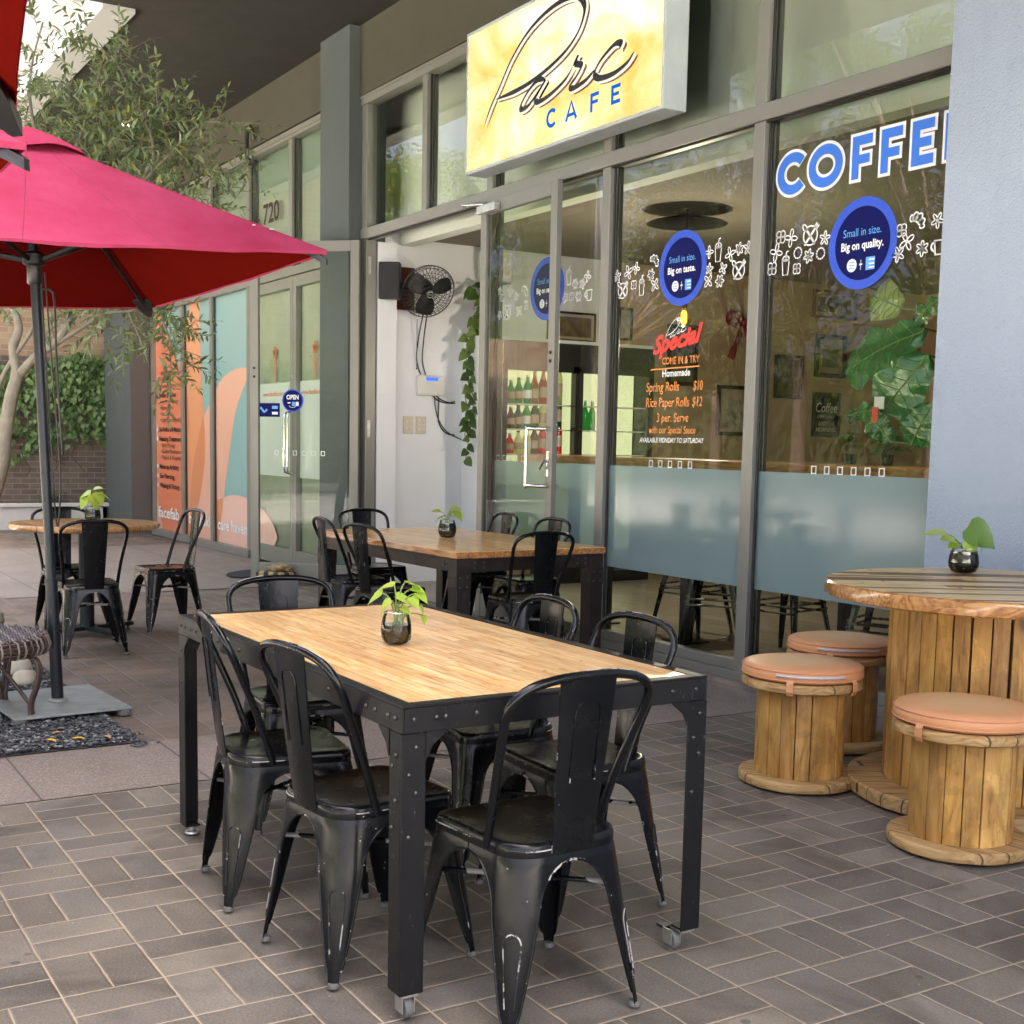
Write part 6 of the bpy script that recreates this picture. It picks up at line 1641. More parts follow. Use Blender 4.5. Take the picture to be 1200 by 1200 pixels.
# rocks
def rock(name, label, loc, sx, sy, sz, seed, mat, grp):
    r_ = random.Random(seed); bm_v = []; fs = []; nu, nv = 14, 9
    for j in range(nv+1):
        ph_ = math.pi*j/nv
        for i in range(nu):
            th = 2*math.pi*i/nu; v = Vector((math.cos(th)*math.sin(ph_), math.sin(th)*math.sin(ph_), math.cos(ph_)))
            k = 1+.28*noise.noise(v*1.4+Vector((seed*3.1,0,0)))+.08*noise.noise(v*4+Vector((seed,9,0)))
            bm_v.append((v.x*sx*k, v.y*sy*k, sz*.72+v.z*sz*k))
    for j in range(nv):
        for i in range(nu): fs.append((j*nu+i, (j+1)*nu+i, (j+1)*nu+(i+1) % nu, j*nu+(i+1) % nu))
    mb = MB(); mb.add(bm_v, fs); o = mb.build(name, mat, loc=loc, smooth=70); tag(o, label, 'rock', grp); return o
GR = 'rocks in the gravel bed'
rock('rock', 'smooth brown rock, upper of the two by the grass tuft', (-9.60,1.55,.01), .12,.11,.085, 1, M['rock'], GR)
rock('rock', 'smooth brown rock below the upper one near the wicker seat', (-9.25,1.47,.01), .11,.10,.08, 2, M['rock'], GR)
rock('rock', 'flat pale rock just behind the wicker seat', (-7.65,1.38,.01), .13,.09,.06, 3, M['rock_pale'], GR)
rock('rock', 'small pale rock beside the parasol base plate', (-7.30,1.36,.01), .085,.07,.05, 4, M['rock_pale'], GR)
rock('rock', 'rough pale rock farther left behind the wicker seat', (-8.2,1.35,.01), .13,.11,.10, 5, M['rock_pale'], GR)
for k, (x, y, a, mt, lb) in enumerate(((-5.84,1.17,.4,'leaf_yellow','yellow fallen leaf on the gravel nearest the wicker leg'), (-5.80,1.27,1.2,'leaf_yellow','smaller yellow fallen leaf on the gravel'), (-5.93,1.22,2.2,'leaf_tan','tan fallen leaf on the gravel by the base plate'), (-5.80,1.42,.1,'leaf_tan','tan fallen leaf near the paving edge'))):
    mb = MB(); lance(mb, (0,0,0), (1,.1,.05), (0,0,1), .07, .03); o = mb.build('fallen_leaf', M[mt], loc=(x, y, .034)); o.rotation_euler = (0,0,a); tag(o, lb, 'leaf', 'fallen leaves on the gravel')

# ------------------------------------------------------------------ wicker seat
wk = thing('wicker_chair', 'brown woven wicker seat on curved legs at the left edge', 'chair', (-6.50,.965,.01))
mb = MB(); Rr = .34
for k in range(34):
    y = -Rr+.01+k*(2*Rr-.02)/33; hw = math.sqrt(max(0, Rr*Rr-y*y))
    mb.tube([(x_, y, .415+.006*math.sin(x_*60+k*math.pi)) for x_ in [(-hw+2*hw*i/26) for i in range(27)]], .0075, 5, k % 3 == 0)
mb.build('seat', [M['wicker'], M['wicker_pale']], wk, smooth=60)
mb = MB()
for z, r_ in ((.40,.0),(.385,.012),(.37,.014),(.355,.010),(.34,.0)):
    mb.tube([((Rr+r_)*math.cos(a*math.pi/36), (Rr+r_)*math.sin(a*math.pi/36), z+.004*math.sin(a*2.2)) for a in range(72)], .0085, 5, closed=True)
for a in range(54):
    an = a*2*math.pi/54; c, s_ = math.cos(an), math.sin(an)
    mb.tube([((Rr-.02)*c,(Rr-.02)*s_,.418), ((Rr+.012)*c,(Rr+.012)*s_,.41), ((Rr+.024)*c,(Rr+.024)*s_,.37), ((Rr+.01)*c,(Rr+.01)*s_,.335), ((Rr-.02)*c,(Rr-.02)*s_,.33)], .006, 5, 1 if a % 3 else 0)
mb.build('woven_rim', [M['wicker'], M['wicker_pale']], wk, smooth=60)
for a in (52, 142, 232, 322):
    an = R(a); c, s_ = math.cos(an), math.sin(an); mb = MB()
    for o_ in (-.011, .011):
        mb.tube(catmull([(.20*c-o_*s_,.20*s_+o_*c,.335),(.29*c-o_*s_,.29*s_+o_*c,.335),(.345*c-o_*s_,.345*s_+o_*c,.28),(.335*c-o_*s_,.335*s_+o_*c,.19),(.30*c-o_*s_,.30*s_+o_*c,.09),(.31*c-o_*s_,.31*s_+o_*c,.0)],6), .0115, 8)
    mb.tube([(.10*c,.10*s_,.335),(.30*c,.30*s_,.085)], .010, 8)
    mb.build('leg', M['wicker'], wk, smooth=60)
# ================================================================== inside the cafe
XI = -11.1
def wall_frame(yc, zc_, w_, h, depth=.03): return (XI+.001, XI+depth, yc-w_/2, yc+w_/2, zc_-h/2, zc_+h/2)
def picture(label, yc, zc_, w_, h, frame, art, border=.035, mount=0.0, extra=None):
    t = thing('picture', label, 'picture', (XI+.002, yc, zc_), 0, 'pictures on the cafe wall')
    mb = MB()
    for a in ((-w_/2, -w_/2+border, -h/2, h/2), (w_/2-border, w_/2, -h/2, h/2), (-w_/2+border, w_/2-border, -h/2, -h/2+border), (-w_/2+border, w_/2-border, h/2-border, h/2)): mb.box(0, .03, a[0], a[1], a[2], a[3])
    mb.build('frame', M[frame], t)
    mb = MB(); q = border
    mb.quad((.010,-w_/2+q,-h/2+q),(.010,w_/2-q,-h/2+q),(.010,w_/2-q,h/2-q),(.010,-w_/2+q,h/2-q), 1 if mount else 0)
    if mount:
        q = border+mount; mb.quad((.012,-w_/2+q,-h/2+q),(.012,w_/2-q,-h/2+q),(.012,w_/2-q,h/2-q),(.012,-w_/2+q,h/2-q), 0)
    if extra: extra(mb)
    mb.build('print', [M[art], M['mount'], M['ink_white']], t); return t
picture('brown framed landscape print, highest of the pictures in the right window', 11.31, 3.08, .70, .32, 'picture_brown', 'art_sepia', .03, .045)
picture('black framed portrait print right of centre in the coffee window', 11.28, 2.48, .50, .50, 'picture_dark', 'art_olive', .05, .07)
picture('black framed print left of the others in the coffee window', 10.62, 2.21, .44, .50, 'picture_dark', 'art_olive', .035)
def chalk(mb):
    def tx(body, y0, y1, z, cap):
        vs, fs = text_mesh(body, .01, .2); xa = min(v.x for v in vs); xb = max(v.x for v in vs); k = (y1-y0)/(xb-xa)
        mb.add([(.0135, y0+(v.x-xa)*k, z+v.y*cap/_cap) for v in vs], fs, 2)
    tx('Coffee', -.17, .18, .03, .11); tx('OPEN EARLY', -.14, .15, -.04, .03); tx('GOOD', -.12, .02, -.13, .05); tx('MORNING', -.16, .17, -.20, .05)
    for k in range(7): mb.lathe([(.0005,.0),(.012,.0)], 6, 2, c=(.0135, -.16+.05*k, .20))
picture('black chalkboard poster with the word Coffee', 11.25, 1.79, .44, .52, 'picture_dark', 'chalk', .012, 0, chalk)
picture('wide black frame with a pale mounted print, cut by the window mullion', 9.86, 1.80, .62, .56, 'picture_dark', 'art_pale', .04, .11)
picture('dark framed print behind the red Special lettering', 9.03, 2.38, .42, .66, 'picture_dark', 'art_olive', .045)
picture('small dark frame high behind the left of the menu window', 8.24, 2.67, .18, .34, 'picture_dark', 'art_pale', .02)
picture('tall grey frame low behind the left of the menu window', 8.40, 1.88, .28, .60, 'picture_dark', 'art_olive', .035, .04)
picture('wide thin framed print above the fridge', 7.55, 2.60, .60, .30, 'picture_dark', 'art_sepia', .02, .03)
# red bow
bw_ = MB()
for s in (-1, 1):
    bw_.tube(catmull([(0,0,0),(.03,s*.10,.07),(.05,s*.22,.10),(.05,s*.24,.0),(.03,s*.12,-.04),(0,0,0)],5), .045, 6, flat=.5)
    bw_.tube(catmull([(0,0,0),(.02,s*.06,-.14),(.02,s*.13,-.30),(.02,s*.17,-.40)],4), [.03]*8+[.05]*5, 6, flat=.4)
bw_.lathe([(.0005,-.045),(.04,-.03),(.045,0),(.04,.03),(.0005,.045)], 10, c=(.03,0,0), cap0=False, cap1=False)
o = bw_.build('ribbon_bow', M['red_felt'], loc=(XI+.06, 9.84, 2.78), smooth=60); tag(o, 'large dark red ribbon bow on the cafe wall', 'ribbon bow')
# wall fan
fan = thing('wall_fan', 'black caged wall fan tilted on a dark wooden board', 'fan', (XI+.002, 5.56, 2.84))
mb = MB(); mb.box(0, .03, -.16, .15, -.20, .20)
for y, z in ((-.12,.1),(-.12,0),(-.12,-.1)): mb.lathe([(.012,0),(.008,.006)], 8, 1, c=(.03,y,z))
mb.build('backboard', [M['dark_wood'], M['bolt']], fan, bevel=.004)
fc_ = Vector((.34, .13, -.05)); fn = Vector((.85, -.10, -.50)).normalized()
rot = fn.to_track_quat('Z', 'Y').to_matrix().to_4x4(); FM = Matrix.Translation(fc_) @ rot @ Matrix.Scale(.86, 4)
mb = MB(); mb.tube([(.03,0,.02),(.14,.06,.02),(.24,.15,-.01)], .035, 10); mb.xf = FM; mb.lathe([(.0005,-.22),(.07,-.20),(.09,-.12),(.085,-.04),(.03,-.03)], 20, cap0=False); mb.xf = None; mb.build('motor', M['black_plastic'], fan, smooth=50)
mb = MB(); mb.xf = FM
for r_, z in ((.30,0),(.285,.035),(.285,-.05),(.24,.055),(.19,.066),(.14,.072),(.09,.075),(.24,-.08),(.15,-.09)): mb.tube([(r_*math.cos(i*math.pi/24), r_*math.sin(i*math.pi/24), z) for i in range(48)], .0055 if r_ == .30 else .003, 5, closed=True)
for k in range(36):
    a = k*math.pi/18; b = a+.35
    mb.tube([(.06*math.cos(a),.06*math.sin(a),.076),(.17*math.cos(a+.15),.17*math.sin(a+.15),.07),(.26*math.cos(b-.05),.26*math.sin(b-.05),.048),(.30*math.cos(b),.30*math.sin(b),0),(.27*math.cos(b),.27*math.sin(b),-.06),(.10*math.cos(b),.10*math.sin(b),-.10)], .0028, 4, cap=False)
mb.lathe([(.0005,.082),(.045,.080),(.055,.07)], 20, cap0=False); mb.xf = None; mb.build('cage', M['black_plastic'], fan, smooth=50)
mb = MB(); mb.xf = FM @ Matrix.Translation((0,0,.0825)); mb.lathe([(.030,.0),(.034,.002),(.038,.0)], 20, cap0=False, cap1=False); mb.box(-.028,.028,-.005,.005,.0,.002); mb.xf = None; mb.build('badge', M['zinc'], fan)
for k in range(3):
    a = k*2.094+.5; vs = []; mb = MB()
    for i in range(7):
        f = i/6; r_ = .05+.22*f; w_ = .05+.075*math.sin(f*2.4)
        for j in (-1, -.3, .4, 1): an = a+j*w_/max(r_, .09)*.85; vs.append((r_*math.cos(an), r_*math.sin(an), .012+.030*j*(1-.3*f)))
    fs = [(i*4+j, i*4+j+1, i*4+5+j, i*4+4+j) for i in range(6) for j in range(3)]
    mb.xf = FM; mb.add(vs, fs); mb.xf = None; mb.build('blade', M['black_plastic'], fan, smooth=60)
mb = MB(); mb.tube([(.24,.07,-.30),(.24,.07,-.75)], .003, 5); mb.lathe([(.0005,-.012),(.009,0),(.0005,.012)], 8, c=(.24,.07,-.76), cap0=False, cap1=False); mb.build('pull_chain', M['black_plastic'], fan)
mb = MB()
for a, b in ((.20,.0),(.24,.02)):
    mb.tube(catmull([(.16,a-.02,-.22),(.05,a-.02+b,-.50),(.012,a+b,-.72),(.010,a+.15,-.98),(.010,a+.27+b,-1.06),(.010,.62,-1.07+b)],7), .006, 6)
mb.tube(catmull([(.010,a+.20,-1.02),(.010,.44,-1.25),(.010,.52,-1.36),(.010,.62,-1.38)],6), .006, 6)
mb.build('cable', M['black_plastic'], fan, smooth=60)
sp = thing('wall_speaker', 'black box speaker high on the white wall beside the fan', 'speaker', (XI+.14, 5.40, 2.88))
mb = MB(); mb.box(-.01,.10,-.10,.10,-.17,.17); mb.box(-.135,-.0105,-.03,.03,-.03,.03); mb.build('speaker_case', M['black_plastic'], sp, bevel=.012); mb = MB(); mb.box(.1005,.106,-.085,.085,-.15,.15); mb.build('grille', plain('speaker_cloth', (.03,.03,.032), .8), sp, bevel=.004)
sp.rotation_euler = (0, 0, R(-35))
th = thing('alarm_keypad', 'white alarm keypad with a blue screen on the white wall', 'keypad', (XI+.002, 5.90, 1.935))
mb = MB(); mb.box(0,.04,-.155,.155,-.10,.10); mb.build('keypad_case', M['white_gloss'], th, bevel=.018); mb = MB(); mb.box(.0405,.043,-.06,.07,.045,.078); mb.build('screen', emit('blue_screen', (.02,.05,.32), .35), th); mb = MB(); mb.box(.0405,.044,-.105,.115,-.075,.012); mb.build('flap', M['white_gloss'], th, bevel=.004)
mb = MB(); mb.tube(catmull([(.012,.05,-.10),(.010,.06,-.2),(.010,.10,-.33),(.010,.20,-.45),(.010,.36,-.52)],6), .005, 5); mb.build('cable', M['black_plastic'], th, smooth=60)
for y, lb, n in ((5.667,'cream switch plate with four rockers, left of the pair','a'), (5.805,'cream switch plate with six rockers, right of the pair','b')):
    t = thing('switch_plate', lb, 'light switch', (XI+.002, y, 1.55), 0, 'light switches'); mb = MB(); mb.box(0,.012,-.055,.055,-.085,.085); mb.build('plate', M['cream'], t, bevel=.004)
    mb = MB()
    for i in (-1, 1):
        for j in ((-1, 1) if n == 'a' else (-1, 0, 1)): mb.lathe([(.016,0),(.014,.006)], 10); 
    mb = MB()
    for i in (-1, 1):
        for j in ((-.7, .7) if n == 'a' else (-1, 0, 1)): mb.box(.0125,.019, i*.022-.013, i*.022+.013, j*.042-.011, j*.042+.011)
    mb.build('rocker', M['white_gloss'], t, bevel=.003)
ac = thing('air_conditioner', 'white rounded unit high on the wall beside the door frame', 'air conditioner', (XI+.01, 6.5, 3.12)); mb = MB(); mb.box(0,.24,-.10,.20,-.16,.16); mb.build('case', M['white_gloss'], ac, bevel=.04); mb = MB(); mb.box(.05,.20,-.08,.18,-.168,-.1605); mb.build('vent', M['alu_dark'], ac)
# trailing vine on the ledge
vn = thing('trailing_vine', 'long trailing pothos vine hanging beside the door frame', 'hanging plant', (-10.92, 6.42, 2.42)); VB = Vector(vn.location); rv_ = random.Random(4)
mb = MB(); st = MB()
for (y0, ztop, zend, n_) in ((6.33,2.90,1.00,27),(6.30,2.75,1.3,15)):
    pts = [Vector((-10.88, y0+.10, 2.44)), Vector((-10.84, y0-.04, ztop-.25))]
    z = ztop-.5
    while z > zend: pts.append(Vector((-10.86+rv_.uniform(-.05,.05), y0-.11+rv_.uniform(-.03,.03), z))); z -= .2
    P = catmull(pts, 5); st.tube([p-VB for p in P], .005, 5)
    for i in range(n_):
        q = P[min(len(P)-1, int(len(P)*i/n_))]; s = -1 if i % 2 else 1
        heart(mb, q-VB, (rv_.uniform(.0,.5), s*rv_.uniform(.4,1), -rv_.uniform(.2,.8)), (1, rv_.uniform(-.6,.3), rv_.uniform(0,.9)), rv_.uniform(.085,.125), rv_.uniform(.075,.105), .15, .25)
for k in range(40):
    q = Vector((-10.92+rv_.uniform(-.1,.12), 6.40+rv_.uniform(-.12,.12), 2.45+abs(rv_.gauss(0,.22))))
    heart(mb, q-VB, (rv_.uniform(-.2,.8), rv_.uniform(-1,.6), rv_.uniform(-.5,.5)), (.8, rv_.uniform(-.7,.2), rv_.uniform(0,1)), rv_.uniform(.10,.16), rv_.uniform(.08,.12))
mb.build('foliage', M['vine'], vn, smooth=60); st.build('stems', M['stem'], vn, smooth=60)
mb = MB(); mb.lathe([(.08,0),(.10,.14),(.095,.145),(.0005,.13)], 16, cap1=False); mb.build('pot', M['black_plastic'], vn, smooth=40)

# drinks fridge
pl_ = bpy.data.lights.new('pendant_bulb_light', 'POINT'); pl_.energy = 6; pl_.color = (1.0,.88,.70); pl_.shadow_soft_size = .05
po_ = bpy.data.objects.new('pendant_bulb_light', pl_); COL.objects.link(po_); po_.location = (-8.32,6.78,2.20)
fr = thing('drinks_fridge', 'glass fronted lit drinks fridge against the cafe wall', 'fridge', (-10.75, 7.1, .012))
Y0, Y1, XF = 6.66, 8.06, -10.38; XB = -10.67
mb = MB(); 
mb.box(XB, XF, Y0-.38, Y0-.34, .012, 2.36); mb.box(XB, XF, Y1, Y1+.04, .012, 2.36); mb.box(XB, XF, Y0-.34, Y1, 2.14, 2.36); mb.box(XB, XF, Y0-.34, Y1, .012, .30); mb.box(XB, XB+.012, Y0-.34, Y1, .30, 2.14)
W(mb, 'cabinet', M['black_plastic'], fr)
mb = MB()
mb.box(XF+.002, XF+.04, Y0-.38, Y0-.33, .30, 2.14); mb.box(XF+.002, XF+.04, Y0+.42, Y0+.54, .30, 2.14); mb.box(XF+.002, XF+.04, Y1-.06, Y1, .30, 2.14); mb.box(XF+.002, XF+.04, Y0-.38, Y1, 2.08, 2.139); W(mb, 'door_frame', M['black_plastic'], fr)
mb = MB(); mb.quad((XB+.014,Y0-.33,.31),(XB+.014,Y1-.01,.31),(XB+.014,Y1-.01,2.13),(XB+.014,Y0-.33,2.13)); W(mb, 'lit_back', emit('fridge_glow', (0.95,0.98,0.56), .85/2**EXPOSURE), fr)
for z in (1.06, 1.29, 1.53, 1.77):
    mb = MB(); mb.box(XB+.02, XF-.04, Y0-.335, Y1-.02, z-.012, z); W(mb, 'shelf', M['white_gloss'], fr)
rb = random.Random(9); BOT = [('green', (.03,.30,.08)), ('dark_green', (.01,.12,.04)), ('amber', (.30,.10,.03)), ('red', (.55,.03,.03)), ('blue', (.03,.06,.35)), ('pale', (.55,.55,.30)), ('brown', (.10,.05,.03))]
def bottle_mat(n_, c):
    m, t = newmat(n_+'_bottle'); tl = t.n('ShaderNodeBsdfTranslucent'); tl.inputs[0].default_value = (*[min(1, x*2.2+.02) for x in c], 1)
    b = t.bsdf(tuple(min(1, x*1.6) for x in c), .2); mx = t.n('ShaderNodeMixShader'); mx.inputs[0].default_value = .65; t.l(b, mx.inputs[1]); t.l(tl.outputs[0], mx.inputs[2]); t.done(mx.outputs[0]); return m
bm_ = {n_: bottle_mat(n_, c) for n_, c in BOT}
rows = [(1.77, .17, ['blue','green','green','green','amber','amber','amber','pale']), (1.53, .16, ['brown','brown','dark_green','green','dark_green','pale','green','dark_green']), (1.29, .15, ['red','red','pale','pale','brown','red','pale','red'])]
rown = {1.77: 'top', 1.53: 'middle', 1.29: 'lower'}
ordn = ['first','second','third','fourth','fifth','sixth','seventh','eighth']
for z, h, cols in rows:
    for k, cn in enumerate(cols):
        y = Y0-.28+k*.092; x = XF-.13+rb.uniform(-.01,.01)
        mb = MB(); r_ = .041; h *= 1.12
        mb.lathe([(r_*.9,0),(r_,.006),(r_,h*.62),(r_*.45,h*.82),(r_*.38,h*.97)], 14)
        o = mb.build('drink_bottle', bm_[cn], loc=(x, y, z+.0005), smooth=40)
        tag(o, f'{cn.replace("_", " ")} drink bottle, {ordn[k]} from the left on the {rown[z]} lit fridge shelf', 'bottle', 'bottles in the fridge')
        mb = MB(); mb.lathe([(r_*.42,h*.97),(r_*.42,h*1.05)], 10); mb.build('cap', M['ink_white'] if k % 2 else M['black_plastic'], o, smooth=40)
        mb = MB(); mb.lathe([(r_+.001,h*.2),(r_+.001,h*.5)], 14, cap0=False, cap1=False); mb.build('paper_label', M['mount'] if k % 3 else M['ink_white'], o, smooth=40)
for k in range(3):
    mb = MB(); mb.lathe([(.034,0),(.036,.006),(.036,.17),(.016,.23),(.013,.28)], 14); o = mb.build('drink_bottle', bm_['green'], loc=(XF-.13, Y0+.60+.085*k, 1.5305), smooth=40); tag(o, f'tall green bottle behind the right fridge door, {ordn[k]} of three', 'bottle', 'bottles in the fridge')
    mb = MB(); mb.lathe([(.015,.28),(.015,.295)], 10); mb.build('cap', M['ink_white'], o)

# bar counter, stools
ct = thing('bar_counter', 'thick orange timber bar counter along the inside of the windows', 'counter', (-6.5, 5.78, .012))
mb = MB(); mb.box(-8.85, -3.6, 5.52, 5.96, 1.235, 1.305); W(mb, 'counter_top', M['counter_wood'], ct, bevel=.008)
for x in (-8.0, -6.95, -5.45, -4.6):
    mb = MB(); mb.box(x-.035, x+.035, 5.74, 5.81, .012, 1.234); mb.box(x-.12, x+.12, 5.66, 5.89, .012, .024); W(mb, 'counter_leg', M['pole'], ct)
def bar_stool(label):
    t = thing('bar_stool', label, 'stool', (0,0,0), 0, 'black bar stools behind the windows')
    mb = MB(); mb.lathe([(.0005,.745),(.12,.745),(.155,.748),(.165,.742),(.165,.70)], 24, cap0=False, cap1=False); mb.v = [(x*1.0, y, z) for x, y, z in mb.v]; mb.build('seat', M['chair'], t, smooth=40)
    for sx in (-1, 1):
        for sy in (-1, 1):
            mb = MB(); vs = []
            for z, w_, o_ in ((.72,.075,.10),(.60,.050,.125),(.35,.036,.165),(.10,.026,.205),(.0,.018,.215)):
                for a, b in ((0,-w_),(.006,-w_*.2),(.006,.006),(-w_*.2,.006),(-w_,0)):
                    vs.append((sx*(o_+a if True else 0), sy*(o_+b), z))
            fs = [(i*5+j, i*5+j+1, i*5+6+j, i*5+5+j) for i in range(4) for j in range(4)]
            mb.add(vs, fs); mb.tube([(sx*(.10),sy*(.10),.70),(sx*.213,sy*.213,.0)], [.022,.012], 6); mb.build('leg', M['chair'], t, smooth=40)
    mb = MB(); q = .178
    for z, k in ((.30,1.0),(.34,.96)):
        mb.tube([(-q*k,-q*k,z),(q*k,-q*k,z)], .008, 6); mb.tube([(-q*k,q*k,z),(q*k,q*k,z)], .008, 6); mb.tube([(-q*k,-q*k,z+.02),(-q*k,q*k,z+.02)], .008, 6); mb.tube([(q*k,-q*k,z+.02),(q*k,q*k,z+.02)], .008, 6)
    mb.build('foot_rail', M['chair'], t, smooth=60); return t
s0 = bar_stool('black bar stool seen below the frosted film, directly behind the far chairs'); s0.location = (-7.30,6.12,.0125); s0.rotation_euler = (0,0,R(15))
for x, y, a, lb in ((-6.72,5.84,40,'black bar stool with its leg close to the glass under the menu window'), (-6.22,6.05,10,'black bar stool beside the mullion under the menu window'), (-5.30,5.95,25,'black bar stool below the coffee window behind the cushions'), (-4.75,6.0,60,'black bar stool behind the spool table')):
    clone(s0, (x, y, .0125), R(a), lb)
# pendant lamp
pd = thing('pendant_lamp', 'glowing amber filament bulb hanging below a dark dish', 'pendant lamp', (-8.32, 6.78, 3.309))
mb = MB(); mb.lathe([(.06,-.05),(.30,-.10),(.33,-.115),(.30,-.105),(.05,-.04)], 36, cap0=False, cap1=False); mb.tube([(0,0,0),(0,0,-.06)], .012, 6); mb.build('dish', M['black_plastic'], pd, smooth=50)
mb = MB(); mb.tube([(0,0,-.06),(0,0,-.75)], .005, 6); mb.lathe([(.022,-.79),(.024,-.73),(.012,-.71)], 12); mb.build('cord', M['dark_wood'], pd, smooth=50)
mb = MB(); mb.lathe([(.018,-.785),(.03,-.81),(.062,-.855),(.066,-.885),(.055,-.92),(.03,-.943),(.0005,-.95)], 20, cap0=False, cap1=False); mb.build('bulb', glass('amber_bulb_glass', 1.4, (1.0,.72,.30)), pd, smooth=60)
mb = MB(); mb.lathe([(.012,-.81),(.024,-.83),(.026,-.90),(.014,-.92)], 12); mb.build('filament', emit('filament_glow', (1.0,.50,.10), .5), pd)
# fiddle leaf fig behind the glass
fg = thing('fiddle_leaf_fig', 'fiddle leaf fig with huge glossy dark leaves behind the right window', 'plant', (-4.62, 6.16, .012)); FB = Vector(fg.location)
mb = MB(); mb.lathe([(.15,0),(.19,.34),(.18,.35),(.0005,.33)], 24, cap1=False); mb.build('pot', M['black_plastic'], fg, smooth=40)
mb = MB(); mb.tube([p-FB for p in catmull([FB+Vector((0,0,.3)), (-4.62,6.06,.9), (-4.60,6.0,1.2), (-4.62,5.62,1.6), (-4.64,5.58,2.1), (-4.68,5.55,2.28)],6)], .014, 7); mb.build('stem', M['bark_dark'], fg, smooth=60)
FIG = [(0,0),(.04,.16),(.16,.30),(.30,.36),(.46,.40),(.62,.50),(.78,.50),(.90,.36),(.97,.16),(1.0,0)]
def fig_leaf(base, tip, wid, n, name='leaf', mat=None):
    base, tip = Vector(base), Vector(tip); d = tip-base; L_ = d.length; dd, s, nn = basis(d, n)
    mb = MB(); N_ = 14; vs = []; rg_ = random.Random(int(wid*1000)+len(bpy.data.objects))
    def wat(f):
        for (a, wa), (b, wb) in zip(FIG, FIG[1:]):
            if a <= f <= b: return wa+(wb-wa)*(f-a)/(b-a)
        return 0
    us = [-1,-.75,-.5,-.25,0,.25,.5,.75,1]
    for i in range(N_+1):
        f = i/N_; c = base-FB + d*f + nn*(-.25*L_*(f-.45)**2)
        for u in us:
            w_ = wat(f)*wid; rip = .020*math.sin(f*17+abs(u)*3.5)*abs(u) + .05*wid*abs(u)
            vs.append(c + s*(u*w_) + nn*rip - nn*(.04*u*u*wid*1.5) + dd*(-.10*abs(u)*0 + .06*abs(u)*L_*(.5-f)*.0))
    nu = len(us); fs = [(i*nu+j, i*nu+j+1, (i+1)*nu+j+1, (i+1)*nu+j) for i in range(N_) for j in range(nu-1)]
    mb.add(vs, fs, 0)
    def P_(f, u):
        w_ = wat(min(1, f))*wid; c = base-FB + d*f + nn*(-.25*L_*(f-.45)**2); return c + s*(u*w_) + nn*(.020*math.sin(f*17+abs(u)*3.5)*abs(u)+.05*wid*abs(u)-.04*u*u*wid*1.5+.002)
    mb.tube([P_(f/14, 0) for f in range(15)], .0045, 5, 1)
    for k in range(5):
        f0 = .12+.16*k
        for sg in (-1, 1): mb.tube([P_(f0+.14*q/6, sg*.92*q/6) for q in range(7)], .0022, 4, 1)
    mb.tube([Vector((-4.66,5.60,base.z-.02))-FB, base-FB], .006, 5, 1)
    mb.build(name, mat or [M['fig'], M['fig_vein']], fg, smooth=60)
tow = Vector((.45, -.85, .25))
fig_leaf((-4.649,5.394,2.032), (-5.158,5.337,1.834), .36, tow+Vector((0,0,.35)))
fig_leaf((-4.592,5.375,1.890), (-4.828,5.300,1.589), .32, tow+Vector((.2,0,.1)))
fig_leaf((-4.904,5.413,1.617), (-5.158,5.394,1.589), .14, tow+Vector((0,0,.5)))
fig_leaf((-4.828,5.394,1.438), (-4.970,5.375,1.579), .15, tow)
fig_leaf((-4.545,5.375,1.645), (-4.649,5.337,1.419), .22, tow)
fig_leaf((-4.526,5.432,2.079), (-4.357,5.375,2.249), .22, tow)
fig_leaf((-4.489,5.469,1.871), (-4.244,5.422,1.683), .26, tow)
fig_leaf((-4.621,5.488,2.202), (-4.734,5.413,2.079), .15, tow+Vector((0,0,.8)))
fig_leaf((-4.790,5.375,2.145), (-4.960,5.337,2.220), .24, tow+Vector((.2,.1,-.4)), 'pale_leaf', [M['fig_pale'], M['fig_vein']])
mb = MB(); mb.box(-4.84-FB.x,-4.77-FB.x,5.262-FB.y,5.264-FB.y,1.61-FB.z,1.675-FB.z,0); mb.box(-4.845-FB.x,-4.805-FB.x,5.256-FB.y,5.259-FB.y,1.54-FB.z,1.62-FB.z,1); mb.build('plant_tag', [M['ink_white'], M['ink_red']], fg)
for k, (x, y, n_, s_, lb) in enumerate(((-5.42,5.72,7,.075,'small leafy plant on the bar counter left of the fig'), (-5.16,5.74,14,.085,'bushier small plant on the bar counter under the fig leaves'))):
    t = thing('counter_plant', lb, 'plant', (x, y, 1.3055), 0, 'small plants on the bar counter'); r_ = random.Random(k); mb = MB()
    for i in range(n_): a = r_.uniform(0, 6.28); heart(mb, (r_.uniform(-.05,.05), r_.uniform(-.04,.04), .05+.16*r_.random()), (math.cos(a), math.sin(a), r_.uniform(-.4,.5)), (r_.uniform(-.3,.5), -.6, 1), s_*1.2, s_, .15, .2)
    mb.build('foliage', M['vine'], t, smooth=60); mb = MB(); mb.lathe([(.03,0),(.04,.06),(.0005,.055)], 14, cap1=False); mb.tube([(0,0,.05),(.01,0,.19)], .004, 5); mb.build('pot', M['black_plastic'], t, smooth=40)
cb = thing('cardboard_box', 'brown cardboard box with black printing under the far table, inside the door', 'box', (-9.35,5.72,.0125), R(-20))
mb = MB(); mb.box(-.24,.24,-.18,.18,0,.40); mb.box(-.24,.24,-.025,.025,.4005,.402); mb.build('carton', M['cardboard'], cb, bevel=.003); mb = MB(); text(mb, 'THIS WAY UP', -.05, .20, .06, .035, -.182, 0); mb.ribbon(ell(.02,.28,.07,.045,0,16), .006, -.182, 0, closed=True); text(mb, 'Fragile', -.20, -.02, .06, .055, -.182, 0, shear=.2); mb.build('printing', M['ink_black'], cb)
